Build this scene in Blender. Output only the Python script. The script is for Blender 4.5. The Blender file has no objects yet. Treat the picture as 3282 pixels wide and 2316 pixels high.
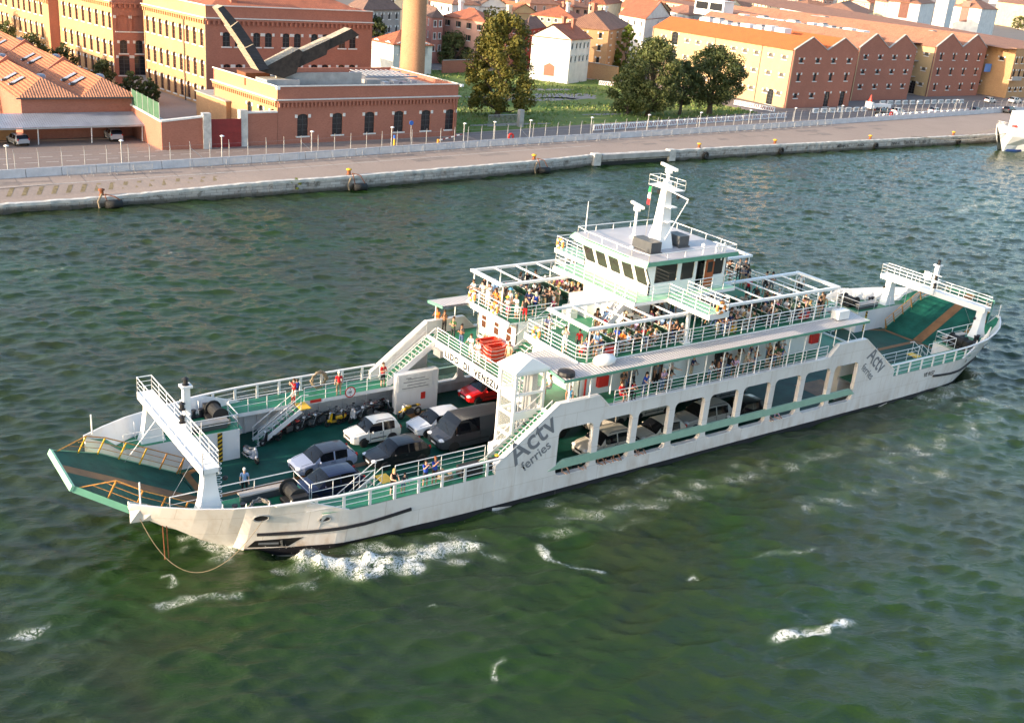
import bpy, bmesh, math, random
import numpy as np
from mathutils import Vector, Matrix
S = bpy.context.scene
rnd = random.Random(7)
PI = math.pi
R = math.radians
# ------------------------------------------------------------------ camera
CAM = Vector((-51.5135, -53.0053, 31.2858))
PAN, TILT, ROLL, FOC = R(36.50151), R(21.29958), R(4.97440), 3432.45     # focal length in pixels of a 3282 wide frame
fwd = Vector((math.sin(PAN)*math.cos(TILT), math.cos(PAN)*math.cos(TILT), -math.sin(TILT)))
_r0 = Vector((math.cos(PAN), -math.sin(PAN), 0)); _u0 = _r0.cross(fwd)
cright = math.cos(ROLL)*_r0 + math.sin(ROLL)*_u0
cup = -math.sin(ROLL)*_r0 + math.cos(ROLL)*_u0
cd = bpy.data.cameras.new('camera'); cam = bpy.data.objects.new('camera', cd)
S.collection.objects.link(cam); S.camera = cam
cam.matrix_world = Matrix(((cright.x, cup.x, -fwd.x, CAM.x), (cright.y, cup.y, -fwd.y, CAM.y), (cright.z, cup.z, -fwd.z, CAM.z), (0, 0, 0, 1)))
cd.sensor_width = 36; cd.lens = FOC/3282*36; cd.clip_start = .5; cd.clip_end = 6000
def at(px, py, z):            # where the sight line through a photo pixel meets the level z
    d = fwd + (px-1641)/FOC*cright - (py-1158)/FOC*cup
    return CAM + d*((z-CAM.z)/d.z)
# ------------------------------------------------------------------ light
SUN_EL, SUN_AZ = R(13.5), R(175.5)          # azimuth measured from +x towards +y : the sun stands over the bow
sdir = Vector((math.cos(SUN_AZ)*math.cos(SUN_EL), math.sin(SUN_AZ)*math.cos(SUN_EL), math.sin(SUN_EL)))
W = bpy.data.worlds.new('World'); S.world = W; W.use_nodes = True
wn = W.node_tree; bg = wn.nodes['Background']
sky = wn.nodes.new('ShaderNodeTexSky'); sky.sky_type = 'NISHITA'; sky.sun_disc = False
sky.sun_elevation = SUN_EL; sky.sun_rotation = math.atan2(sdir.x, sdir.y)
sky.air_density = 1.0; sky.dust_density = 2.2; sky.ozone_density = 1.3
wn.links.new(sky.outputs[0], bg.inputs[0]); bg.inputs[1].default_value = 0.15
sl = bpy.data.lights.new('sun', 'SUN'); sl.energy = 3.0; sl.angle = R(0.5); sl.color = (1.0, .80, .58)
so = bpy.data.objects.new('sun', sl); S.collection.objects.link(so)
so.rotation_euler = sdir.to_track_quat('Z', 'Y').to_euler(); so.location = (0, 0, 80)
S.view_settings.view_transform = 'Standard'; S.view_settings.look = 'None'
S.view_settings.exposure = 1.58; S.view_settings.gamma = 1.0
try: S.view_settings.use_curve_mapping = False
except Exception: pass
S.render.engine = 'CYCLES'
S.cycles.max_bounces = 6; S.cycles.diffuse_bounces = 3; S.cycles.glossy_bounces = 3
S.cycles.transmission_bounces = 4; S.cycles.transparent_max_bounces = 6
S.cycles.sample_clamp_indirect = 6; S.cycles.caustics_reflective = False; S.cycles.caustics_refractive = False

# ------------------------------------------------------------------ materials
M = {}
def nodes(name):
    m = bpy.data.materials.new(name); m.use_nodes = True
    nt = m.node_tree; b = nt.nodes['Principled BSDF']; M[name] = m
    return m, nt, b
def N(nt, t, **kw):
    n = nt.nodes.new(t)
    for k, v in kw.items():
        if k in n.inputs: n.inputs[k].default_value = v
        else: setattr(n, k, v)
    return n
def coords(nt, scale=(1, 1, 1), kind='Object', rot=(0, 0, 0)):
    tc = N(nt, 'ShaderNodeTexCoord'); mp = N(nt, 'ShaderNodeMapping')
    mp.inputs['Scale'].default_value = scale; mp.inputs['Rotation'].default_value = rot
    nt.links.new(tc.outputs[kind], mp.inputs[0]); return mp.outputs[0]
def ramp(nt, src, stops):
    r = N(nt, 'ShaderNodeValToRGB'); e = r.color_ramp.elements
    while len(e) > 1: e.remove(e[-1])
    e[0].position, e[0].color = stops[0][0], (*stops[0][1], 1)
    for p, c in stops[1:]:
        x = e.new(p); x.color = (*c, 1)
    nt.links.new(src, r.inputs[0]); return r.outputs[0]
def mixc(nt, f, a, b, mode='MIX'):
    m = N(nt, 'ShaderNodeMix', data_type='RGBA', blend_type=mode)
    for i, v in ((0, f), (6, a), (7, b)):
        if hasattr(v, 'is_linked') or hasattr(v, 'links'): nt.links.new(v, m.inputs[i])
        elif i == 0: m.inputs[0].default_value = v
        else: m.inputs[i].default_value = (*v[:3], 1)
    return m.outputs[2]
def mul(c, k): return tuple(x*k for x in c)
def simple(name, col, rough=.5, metal=0., var=.12, scale=1.5, bump=0., bscale=20, stretch=(1, 1, 1), spec=.5):
    m, nt, b = nodes(name)
    b.inputs['Roughness'].default_value = rough; b.inputs['Metallic'].default_value = metal
    b.inputs['Specular IOR Level'].default_value = spec
    co = coords(nt, stretch)
    nz = N(nt, 'ShaderNodeTexNoise', Scale=scale, Detail=5.0, Roughness=.6); nt.links.new(co, nz.inputs['Vector'])
    c = ramp(nt, nz.outputs[0], [(.3, mul(col, 1-var)), (.7, mul(col, 1+var*.6))])
    nt.links.new(c, b.inputs['Base Color'])
    if bump:
        n2 = N(nt, 'ShaderNodeTexNoise', Scale=bscale, Detail=4.0); nt.links.new(co, n2.inputs['Vector'])
        bp = N(nt, 'ShaderNodeBump', Strength=bump, Distance=.05); nt.links.new(n2.outputs[0], bp.inputs['Height'])
        nt.links.new(bp.outputs[0], b.inputs['Normal'])
    return m
def stained(name, col, stain, amount=.5, rough=.45, sc=(2.2, 2.2, .22), low=None, seams=False):
    """painted steel with soft vertical run marks"""
    m, nt, b = nodes(name); b.inputs['Roughness'].default_value = rough
    co = coords(nt, sc)
    nz = N(nt, 'ShaderNodeTexNoise', Scale=1.0, Detail=6.0, Roughness=.65); nt.links.new(co, nz.inputs['Vector'])
    f = ramp(nt, nz.outputs[0], [(.5, (0, 0, 0)), (.72, (amount,)*3)])
    n2 = N(nt, 'ShaderNodeTexNoise', Scale=.35, Detail=3.0); nt.links.new(coords(nt), n2.inputs['Vector'])
    base = ramp(nt, n2.outputs[0], [(.35, mul(col, .93)), (.65, mul(col, 1.03))])
    c = mixc(nt, f, base, stain)
    if low is not None:      # dirt gathers close to the water line
        g = N(nt, 'ShaderNodeNewGeometry'); sx = N(nt, 'ShaderNodeSeparateXYZ'); nt.links.new(g.outputs['Position'], sx.inputs[0])
        mr = N(nt, 'ShaderNodeMapRange'); nt.links.new(sx.outputs[2], mr.inputs[0])
        mr.inputs[1].default_value = .15; mr.inputs[2].default_value = low; mr.inputs[3].default_value = 1; mr.inputs[4].default_value = 0
        mm = N(nt, 'ShaderNodeMath', operation='MULTIPLY'); nt.links.new(mr.outputs[0], mm.inputs[0])
        n3 = N(nt, 'ShaderNodeTexNoise', Scale=1.0, Detail=5.0); nt.links.new(coords(nt, (1.3, 1.3, .5)), n3.inputs['Vector'])
        f3 = ramp(nt, n3.outputs[0], [(.45, (0, 0, 0)), (.75, (.55,)*3)])
        nt.links.new(f3, mm.inputs[1]); c = mixc(nt, mm.outputs[0], c, stain)
    if seams:                # welded plate seams, and the faint dishing of the plates between frames
        tc = N(nt, 'ShaderNodeTexCoord'); sx2 = N(nt, 'ShaderNodeSeparateXYZ'); cx2 = N(nt, 'ShaderNodeCombineXYZ'); nt.links.new(tc.outputs['Object'], sx2.inputs[0])
        nt.links.new(sx2.outputs[0], cx2.inputs[0]); nt.links.new(sx2.outputs[2], cx2.inputs[1])
        bk = N(nt, 'ShaderNodeTexBrick'); nt.links.new(cx2.outputs[0], bk.inputs['Vector']); bk.inputs['Scale'].default_value = 1.0
        for q, v in (('Brick Width', 4.3), ('Row Height', 1.32), ('Mortar Size', .022), ('Mortar Smooth', .5), ('Bias', 0)): bk.inputs[q].default_value = v
        bk.inputs['Color1'].default_value = (1, 1, 1, 1); bk.inputs['Color2'].default_value = (.955, .955, .96, 1); bk.inputs['Mortar'].default_value = (.80, .77, .74, 1)
        c = mixc(nt, 1.0, c, bk.outputs[0], 'MULTIPLY')
        wv = N(nt, 'ShaderNodeTexNoise', Scale=1.1, Detail=2.0); nt.links.new(tc.outputs['Object'], wv.inputs['Vector'])
        bp = N(nt, 'ShaderNodeBump', Strength=.25, Distance=.04); nt.links.new(wv.outputs[0], bp.inputs['Height']); nt.links.new(bp.outputs[0], b.inputs['Normal'])
    nt.links.new(c, b.inputs['Base Color']); return m
def tiled(name, col, dark, axis=0, pitch=.35, var=.3, vs=.5):
    """clay tile roof: rows of tiles as bump and tone"""
    m, nt, b = nodes(name); b.inputs['Roughness'].default_value = .85
    co = coords(nt)
    nz = N(nt, 'ShaderNodeTexNoise', Scale=vs, Detail=6.0, Roughness=.7); nt.links.new(co, nz.inputs['Vector'])
    c1 = ramp(nt, nz.outputs[0], [(.3, mul(col, 1-var)), (.5, col), (.72, mul(col, 1+var*.5))])
    n2 = N(nt, 'ShaderNodeTexNoise', Scale=3.0, Detail=3.0); nt.links.new(co, n2.inputs['Vector'])
    f2 = ramp(nt, n2.outputs[0], [(.52, (0, 0, 0)), (.68, (.7,)*3)])
    c2 = mixc(nt, f2, c1, dark)
    wv = N(nt, 'ShaderNodeTexWave', wave_type='BANDS', bands_direction='XYZ'[axis] if axis < 3 else 'DIAGONAL'); wv.inputs['Scale'].default_value = 1/pitch/3.2
    wv.inputs['Distortion'].default_value = .6; nt.links.new(co, wv.inputs['Vector'])
    bp = N(nt, 'ShaderNodeBump', Strength=.6, Distance=.12); nt.links.new(wv.outputs[1], bp.inputs['Height'])
    nt.links.new(bp.outputs[0], b.inputs['Normal']); nt.links.new(c2, b.inputs['Base Color']); return m
def bricky(name, col, alt, sc=1.0):
    m, nt, b = nodes(name); b.inputs['Roughness'].default_value = .9; b.inputs['Specular IOR Level'].default_value = .2
    co = coords(nt)
    n1 = N(nt, 'ShaderNodeTexNoise', Scale=.25*sc, Detail=6.0, Roughness=.7); nt.links.new(co, n1.inputs['Vector'])
    n2 = N(nt, 'ShaderNodeTexNoise', Scale=3.2*sc, Detail=3.0); nt.links.new(coords(nt, (1, 1, 2.5)), n2.inputs['Vector'])
    c1 = ramp(nt, n1.outputs[0], [(.32, mul(col, .86)), (.6, col), (.75, mul(col, 1.08))])
    f = ramp(nt, n2.outputs[0], [(.42, (0, 0, 0)), (.66, (.6,)*3)])
    c2 = mixc(nt, f, c1, alt)
    wv = N(nt, 'ShaderNodeTexWave', bands_direction='Z'); wv.inputs['Scale'].default_value = 2.2; wv.inputs['Distortion'].default_value = 1.5
    nt.links.new(co, wv.inputs['Vector'])
    bp = N(nt, 'ShaderNodeBump', Strength=.25, Distance=.03); nt.links.new(wv.outputs[1], bp.inputs['Height'])
    nt.links.new(bp.outputs[0], b.inputs['Normal']); nt.links.new(c2, b.inputs['Base Color']); return m
def tinted(name, prop, rough=.6, spec=.5, var=.15, coat=0., metal=0.):
    """colour comes from a custom property of the object, so that copies can share one mesh"""
    m, nt, b = nodes(name); b.inputs['Roughness'].default_value = rough; b.inputs['Specular IOR Level'].default_value = spec
    b.inputs['Coat Weight'].default_value = coat; b.inputs['Coat Roughness'].default_value = .06; b.inputs['Metallic'].default_value = metal
    a = N(nt, 'ShaderNodeAttribute', attribute_type='OBJECT', attribute_name=prop)
    nz = N(nt, 'ShaderNodeTexNoise', Scale=9.0, Detail=3.0); nt.links.new(coords(nt), nz.inputs['Vector'])
    k = ramp(nt, nz.outputs[0], [(.35, (1-var,)*3), (.65, (1+var*.4,)*3)])
    nt.links.new(mixc(nt, 1.0, a.outputs['Color'], k, 'MULTIPLY'), b.inputs['Base Color']); return m

stained('white_paint', (.80, .775, .755), (.50, .42, .34), .2)
stained('hull_white', (.77, .735, .715), (.38, .25, .15), .26, .42, (1.6, 1.6, .3), 1.7, True)
stained('bright_white', (.84, .84, .83), (.6, .56, .5), .10, .4)
simple('boot_black', (.016, .016, .022), .55, var=.3)
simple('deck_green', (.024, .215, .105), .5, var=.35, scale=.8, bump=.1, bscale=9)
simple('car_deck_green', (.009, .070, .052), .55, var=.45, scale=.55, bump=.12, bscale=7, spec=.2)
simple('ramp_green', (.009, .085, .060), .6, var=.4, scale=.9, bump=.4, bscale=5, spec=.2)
simple('lane_brown', (.21, .098, .030), .6, var=.35, scale=1.2)
simple('pale_green', (.30, .47, .37), .5, var=.1)
simple('mint_green', (.36, .66, .44), .5, var=.15)
simple('fascia_green', (.13, .34, .24), .5, var=.12)
simple('logo_grey', (.20, .205, .225), .5, var=.08)
simple('ink_black', (.012, .012, .014), .5, var=.1)
simple('orange_steel', (.55, .25, .045), .5, var=.35, scale=6)
simple('yellow_paint', (.75, .45, .03), .5, var=.15)
simple('red_paint', (.55, .025, .018), .4, var=.15)
simple('orange_red', (.68, .045, .02), .45, var=.2, scale=4)
simple('brown_door', (.095, .035, .018), .4, var=.2)
simple('orange_door', (.38, .095, .025), .35, var=.2)
simple('grey_roof', (.50, .475, .48), .45, var=.12, scale=.8)
simple('dark_grey', (.075, .08, .085), .5, var=.2)
simple('mid_grey', (.24, .24, .24), .55, var=.2)
simple('grey_lid', (.50, .43, .37), .6, var=.15)
simple('rubber', (.018, .018, .018), .75, var=.3)
simple('steel', (.42, .42, .42), .4, .5, var=.15)
simple('galvanised', (.40, .40, .40), .5, .3, var=.12)
simple('rope_tan', (.28, .215, .14), .9, var=.35, scale=14)
simple('rope_grey', (.30, .27, .23), .9, var=.4, scale=14)
simple('rust', (.22, .075, .03), .85, var=.4, scale=5, bump=.3)
simple('seat_green', (.018, .060, .034), .5, var=.2)
simple('seat_cover', (.62, .66, .56), .6, var=.1)
def glassy(name, col, rough=.05):
    m, nt, b = nodes(name); b.inputs['Base Color'].default_value = (*col, 1); b.inputs['Roughness'].default_value = rough
    b.inputs['Specular IOR Level'].default_value = .42; b.inputs['IOR'].default_value = 1.5; return m
glassy('car_glass', (.006, .007, .010)); glassy('ship_glass', (.035, .03, .026)); glassy('house_glass', (.028, .03, .035), .12)
glassy('lamp_glass', (.75, .76, .78), .1); glassy('red_glass', (.45, .012, .01), .15)
m, nt, b = nodes('clear_glass'); b.inputs['Base Color'].default_value = (.9, .95, .92, 1); b.inputs['Roughness'].default_value = .02
b.inputs['Alpha'].default_value = .16; b.inputs['Specular IOR Level'].default_value = .6
m, nt, b = nodes('corrugated_roof'); b.inputs['Roughness'].default_value = .45
co = coords(nt); wv = N(nt, 'ShaderNodeTexWave', bands_direction='X'); wv.inputs['Scale'].default_value = 1.25; nt.links.new(co, wv.inputs['Vector'])
bp = N(nt, 'ShaderNodeBump', Strength=.8, Distance=.06); nt.links.new(wv.outputs[1], bp.inputs['Height']); nt.links.new(bp.outputs[0], b.inputs['Normal'])
nt.links.new(ramp(nt, wv.outputs[1], [(0, (.46, .43, .42)), (.75, (.55, .515, .50)), (1, (.60, .56, .55))]), b.inputs['Base Color'])
tinted('car_paint', 'paint', .30, .45, .05, .5); tinted('cloth_top', 'top', .85, .2); tinted('cloth_legs', 'legs', .85, .2)
tinted('skin', 'skin', .6, .3, .1); tinted('hair', 'hair', .7, .3); tinted('bag_cloth', 'bag', .7, .3)
simple('shoe', (.06, .05, .045), .6, var=.3)
# ------------------------------------------------------------------ mesh helper
class MB:
    def __init__(s): s.v = []; s.f = []; s.m = []; s.k = 0
    def mat(s, k): s.k = k; return s
    def add(s, vs, fs, k=None):
        o = len(s.v); s.v += [tuple(x) for x in vs]; k = s.k if k is None else k
        for f in fs: s.f.append(tuple(i+o for i in f)); s.m.append(k)
        return s
    def quad(s, *p, k=None): return s.add(p, [tuple(range(len(p)))], k)
    def box(s, x0, x1, y0, y1, z0, z1, k=None, top=None):
        v = [(x0, y0, z0), (x1, y0, z0), (x1, y1, z0), (x0, y1, z0), (x0, y0, z1), (x1, y0, z1), (x1, y1, z1), (x0, y1, z1)]
        s.add(v, [(3, 2, 1, 0), (0, 1, 5, 4), (1, 2, 6, 5), (2, 3, 7, 6), (3, 0, 4, 7)], k)
        s.add(v, [(4, 5, 6, 7)], top if top is not None else k); return s
    def bar(s, a, b, w, h=None, k=None, up=(0, 0, 1)):
        a = Vector(a); b = Vector(b); h = w if h is None else h; d = b-a
        if d.length < 1e-6: return s
        d.normalize(); u = Vector(up)
        if abs(d.dot(u)) > .98: u = Vector((1, 0, 0))
        r = d.cross(u).normalized(); u = r.cross(d)
        v = [p+r*(w/2*i)+u*(h/2*j) for p in (a, b) for i, j in ((-1, -1), (1, -1), (1, 1), (-1, 1))]
        return s.add(v, [(3, 2, 1, 0), (4, 5, 6, 7), (0, 1, 5, 4), (1, 2, 6, 5), (2, 3, 7, 6), (3, 0, 4, 7)], k)
    def tube(s, pts, r, n=6, k=None, cap=True, closed=False):
        pts = [Vector(p) for p in pts]; rs = r if isinstance(r, (list, tuple)) else [r]*len(pts)
        L = len(pts); vs = []; fs = []; pu = None
        for i, p in enumerate(pts):
            a = pts[(i-1) % L] if closed or i else p; c = pts[(i+1) % L] if closed or i < L-1 else p
            d = (c-a)
            d = d.normalized() if d.length > 1e-9 else Vector((0, 0, 1))
            u = pu if pu is not None else (Vector((0, 0, 1)) if abs(d.z) < .9 else Vector((1, 0, 0)))
            x = d.cross(u)
            if x.length < 1e-6: x = d.cross(Vector((.3, .9, .2)))
            x.normalize(); y = x.cross(d); pu = y
            vs += [p+(x*math.cos(2*PI*j/n)+y*math.sin(2*PI*j/n))*rs[i] for j in range(n)]
        for i in range(L if closed else L-1):
            o, q = i*n, ((i+1) % L)*n
            fs += [(o+j, o+(j+1) % n, q+(j+1) % n, q+j) for j in range(n)]
        if cap and not closed: fs += [tuple(range(n))[::-1], tuple(range((L-1)*n, L*n))]
        return s.add(vs, fs, k)
    def cyl(s, c, r, h, n=12, k=None, r2=None, axis=2):
        c = Vector(c); e = Vector((0, 0, 0)); e[axis] = h
        return s.tube([c, c+e], [r, r if r2 is None else r2], n, k)
    def lathe(s, prof, c=(0, 0, 0), n=14, k=None):
        vs = []; fs = []; c = Vector(c)
        for r, z in prof: vs += [c+Vector((r*math.cos(2*PI*j/n), r*math.sin(2*PI*j/n), z)) for j in range(n)]
        for i in range(len(prof)-1): fs += [(i*n+j, i*n+(j+1) % n, (i+1)*n+(j+1) % n, (i+1)*n+j) for j in range(n)]
        fs += [tuple(range(n))[::-1], tuple(range((len(prof)-1)*n, len(prof)*n))]
        return s.add(vs, fs, k)
    def torus(s, c, R_, r, axis=0, n=20, m=8, k=None):
        ax = [(1, 2), (0, 2), (0, 1)][axis]; pts = []
        for i in range(n):
            p = Vector(c); p[ax[0]] += R_*math.cos(2*PI*i/n); p[ax[1]] += R_*math.sin(2*PI*i/n); pts.append(p)
        vs = []; fs = []
        for i in range(n):
            a = 2*PI*i/n; e = Vector((0, 0, 0)); e[ax[0]] = math.cos(a); e[ax[1]] = math.sin(a); z = Vector((0, 0, 0)); z[axis] = 1
            vs += [pts[i]+e*(r*math.cos(2*PI*j/m))+z*(r*math.sin(2*PI*j/m)) for j in range(m)]
        for i in range(n): fs += [(i*m+j, i*m+(j+1) % m, ((i+1) % n)*m+(j+1) % m, ((i+1) % n)*m+j) for j in range(m)]
        return s.add(vs, fs, k)
    def prism(s, poly, z0, z1, k=None, top=None):        # vertical prism over a plan polygon
        n = len(poly); v = [(x, y, z0) for x, y in poly]+[(x, y, z1) for x, y in poly]
        s.add(v, [tuple(range(n))[::-1]]+[(i, (i+1) % n, n+(i+1) % n, n+i) for i in range(n)], k)
        return s.add(v, [tuple(range(n, 2*n))], top if top is not None else k)
    def grid(s, rows, k=None, flip=False, closed=False):
        n = len(rows[0]); vs = [p for r in rows for p in r]; fs = []
        for i in range(len(rows)-1):
            for j in range(n if closed else n-1):
                q = (i*n+j, i*n+(j+1) % n, (i+1)*n+(j+1) % n, (i+1)*n+j); fs.append(q[::-1] if flip else q)
        return s.add(vs, fs, k)
    def blob(s, c, rx, ry, rz, n=8, m=6, k=None):
        pr = [(max(.02, math.sin(PI*i/m)), -math.cos(PI*i/m)) for i in range(m+1)]
        o = len(s.v); s.lathe(pr, (0, 0, 0), n, k)
        for i in range(o, len(s.v)): x, y, z = s.v[i]; s.v[i] = (c[0]+x*rx, c[1]+y*ry, c[2]+z*rz)
        return s
    def xf(s, mtx, start=0):
        for i in range(start, len(s.v)): s.v[i] = tuple(mtx @ Vector(s.v[i]))
        return s
    def mesh(s, name, mats, smooth=False):
        me = bpy.data.meshes.new(name); me.from_pydata(s.v, [], s.f)
        for q in (mats if isinstance(mats, (list, tuple)) else [mats]): me.materials.append(M[q] if isinstance(q, str) else q)
        me.polygons.foreach_set('material_index', s.m)
        if smooth: me.polygons.foreach_set('use_smooth', [True]*len(me.polygons))
        me.update(); return me
    def build(s, name, mats, parent=None, smooth=False, fix=False, label=None):
        me = s.mesh(name, mats, smooth)
        if fix:
            b = bmesh.new(); b.from_mesh(me); bmesh.ops.remove_doubles(b, verts=b.verts, dist=1e-4)
            bmesh.ops.recalc_face_normals(b, faces=b.faces); b.to_mesh(me); b.free()
        return link(name, me, parent, label)
def link(name, me, parent=None, label=None):
    o = bpy.data.objects.new(name, me); S.collection.objects.link(o)
    if parent is not None: o.parent = parent; KIDS.setdefault(parent.name, []).append(o)
    if label: o['label'] = label
    return o
def tag(o, label, cat, group=None, kind=None):
    if label: o['label'] = label
    if cat: o['category'] = cat
    if group: o['group'] = group
    if kind: o['kind'] = kind
    return o
def thing(name, label, cat, loc=(0, 0, 0), rz=0., group=None):
    o = bpy.data.objects.new(name, None); S.collection.objects.link(o); o.empty_display_size = .3
    o.location = loc; o.rotation_euler = (0, 0, rz); return tag(o, label, cat, group)
KIDS = {}
def kids(o):
    return KIDS.get(o.name, [])
def dup(root, loc=None, rz=None, label=None, props=None, scale=None):
    def cp(o, par):
        c = o.copy(); S.collection.objects.link(c)
        if par is not None: c.parent = par; KIDS.setdefault(par.name, []).append(c)
        for q, v in (props or {}).items():
            if q in c: c[q] = v
        for ch in kids(o): cp(ch, c)
        return c
    r = cp(root, None)
    if loc is not None: r.location = loc
    if rz is not None: r.rotation_euler = (0, 0, rz)
    if label: r['label'] = label
    if scale: r.scale = scale
    return r
def plate(mb, outer, holes, f, t, k=None):
    """sheet with holes: outline and holes in 2D, f maps (u,v,depth) to space"""
    bm = bmesh.new(); loops = []
    for lp in [outer]+holes:
        vs = [bm.verts.new((u, v, 0)) for u, v in lp]; loops.append(vs)
        for i in range(len(vs)): bm.edges.new((vs[i], vs[(i+1) % len(vs)]))
    bmesh.ops.triangle_fill(bm, use_beauty=True, use_dissolve=False, edges=bm.edges[:])
    bm.verts.index_update(); P = [(v.co.x, v.co.y) for v in bm.verts]; F = [[v.index for v in fc.verts] for fc in bm.faces]
    L = [[v.index for v in lp] for lp in loops]; bm.free(); n = len(P)
    vs = [f(u, v, 0) for u, v in P]+[f(u, v, t) for u, v in P]
    fs = F+[[i+n for i in q[::-1]] for q in F]
    for lp in L: fs += [(lp[i], lp[(i+1) % len(lp)], lp[(i+1) % len(lp)]+n, lp[i]+n) for i in range(len(lp))]
    return mb.add(vs, fs, k)
def rrect(x0, x1, z0, z1, r, n=4):
    o = []
    for cx, cz, a in ((x1-r, z0+r, -PI/2), (x1-r, z1-r, 0), (x0+r, z1-r, PI/2), (x0+r, z0+r, PI)):
        o += [(cx+r*math.cos(a+PI/2*i/n), cz+r*math.sin(a+PI/2*i/n)) for i in range(n+1)]
    return o
def railing(mb, pts, h=1.0, rails=3, gap=1.5, r=.028, post=.03, top=.035, closed=False, k=None):
    pts = [Vector(p) for p in pts]; up = Vector((0, 0, h))
    if closed: pts.append(pts[0])
    for a, b in zip(pts, pts[1:]):
        n = max(1, round((b-a).length/gap))
        for i in range(rails+1):
            q = up*(i/(rails+.0) if rails else 1)
            if i == 0: continue
            mb.tube([a+q, b+q], top if i == rails else r, 5, k)
        for i in range(n+1): 
            p = a.lerp(b, i/n); mb.tube([p, p+up], post, 5, k)
    return mb
def writing(text, size, f, mats='logo_grey', name='lettering', parent=None, bold=0., label=None, space=1.0):
    """real letter outlines, laid out in 2D and mapped by f(u,v) into space"""
    cu = bpy.data.curves.new('letters', 'FONT'); cu.body = text; cu.size = size; cu.offset = bold; cu.space_character = space; cu.resolution_u = 3
    o = bpy.data.objects.new('letters', cu); S.collection.objects.link(o)
    me = bpy.data.meshes.new_from_object(o.evaluated_get(bpy.context.evaluated_depsgraph_get()))
    bpy.data.objects.remove(o); bpy.data.curves.remove(cu)
    for v in me.vertices: v.co = f(v.co.x, v.co.y)
    me.materials.clear(); me.materials.append(M[mats]); me.update(); me.name = name
    return link(name, me, parent, label)
# ------------------------------------------------------------------ water
def seg_dist(X, Y, pts):
    d = np.full(X.shape, 1e9); tt = np.zeros(X.shape); L = 0; acc = []
    for a, b in zip(pts, pts[1:]): acc.append(L); L += math.dist(a[:2], b[:2])
    for (a, b), l0 in zip(zip(pts, pts[1:]), acc):
        ax, ay = a[:2]; bx, by = b[:2]; l2 = (bx-ax)**2+(by-ay)**2+1e-9
        t = np.clip(((X-ax)*(bx-ax)+(Y-ay)*(by-ay))/l2, 0, 1)
        q = np.hypot(X-ax-t*(bx-ax), Y-ay-t*(by-ay)); m = q < d
        d[m] = q[m]; tt[m] = (l0+t[m]*math.sqrt(l2))/L
    return d, tt
def spaced(stops):            # [(x0,step),(x1,step)...] -> coordinates with growing steps
    out = [stops[0][0]]
    for (a, sa), (b, sb) in zip(stops, stops[1:]):
        while out[-1] < b-1e-6:
            k = (out[-1]-a)/(b-a); out.append(min(b, out[-1]+sa+(sb-sa)*k))
    return np.array(out)
gx = spaced([(-320, 8), (-75, .9), (-52, .24), (44, .24), (110, .5), (190, .9), (460, 6)])
gy = spaced([(-260, 8), (-60, .9), (-38, .21), (20, .23), (84, .30)])
X, Y = np.meshgrid(gx, gy)
Z = np.zeros_like(X); DX = np.zeros_like(X); DY = np.zeros_like(X)
wr = np.random.default_rng(11)
near = np.ones_like(X)
for i in range(150):
    lam = .90*(7.0/.90)**(wr.random()**1.45)
    a = R(62)+wr.normal(0, .52) + (PI if wr.random() < .12 else 0)
    k = 2*PI/lam; ph = wr.random()*2*PI
    amp = .0090*lam**.32*(.55+.9*wr.random())
    if lam > 6.5: amp *= .6
    p = k*(X*math.cos(a)+Y*math.sin(a))+ph
    # patches where the chop is stronger or weaker
    env = .62+.38*np.sin(X*(.07+.05*wr.random())+wr.random()*6)*np.sin(Y*(.08+.05*wr.random())+wr.random()*6)
    Z += amp*env*np.cos(p); q = .85*amp*env*np.sin(p); DX -= q*math.cos(a); DY -= q*math.sin(a)
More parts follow.
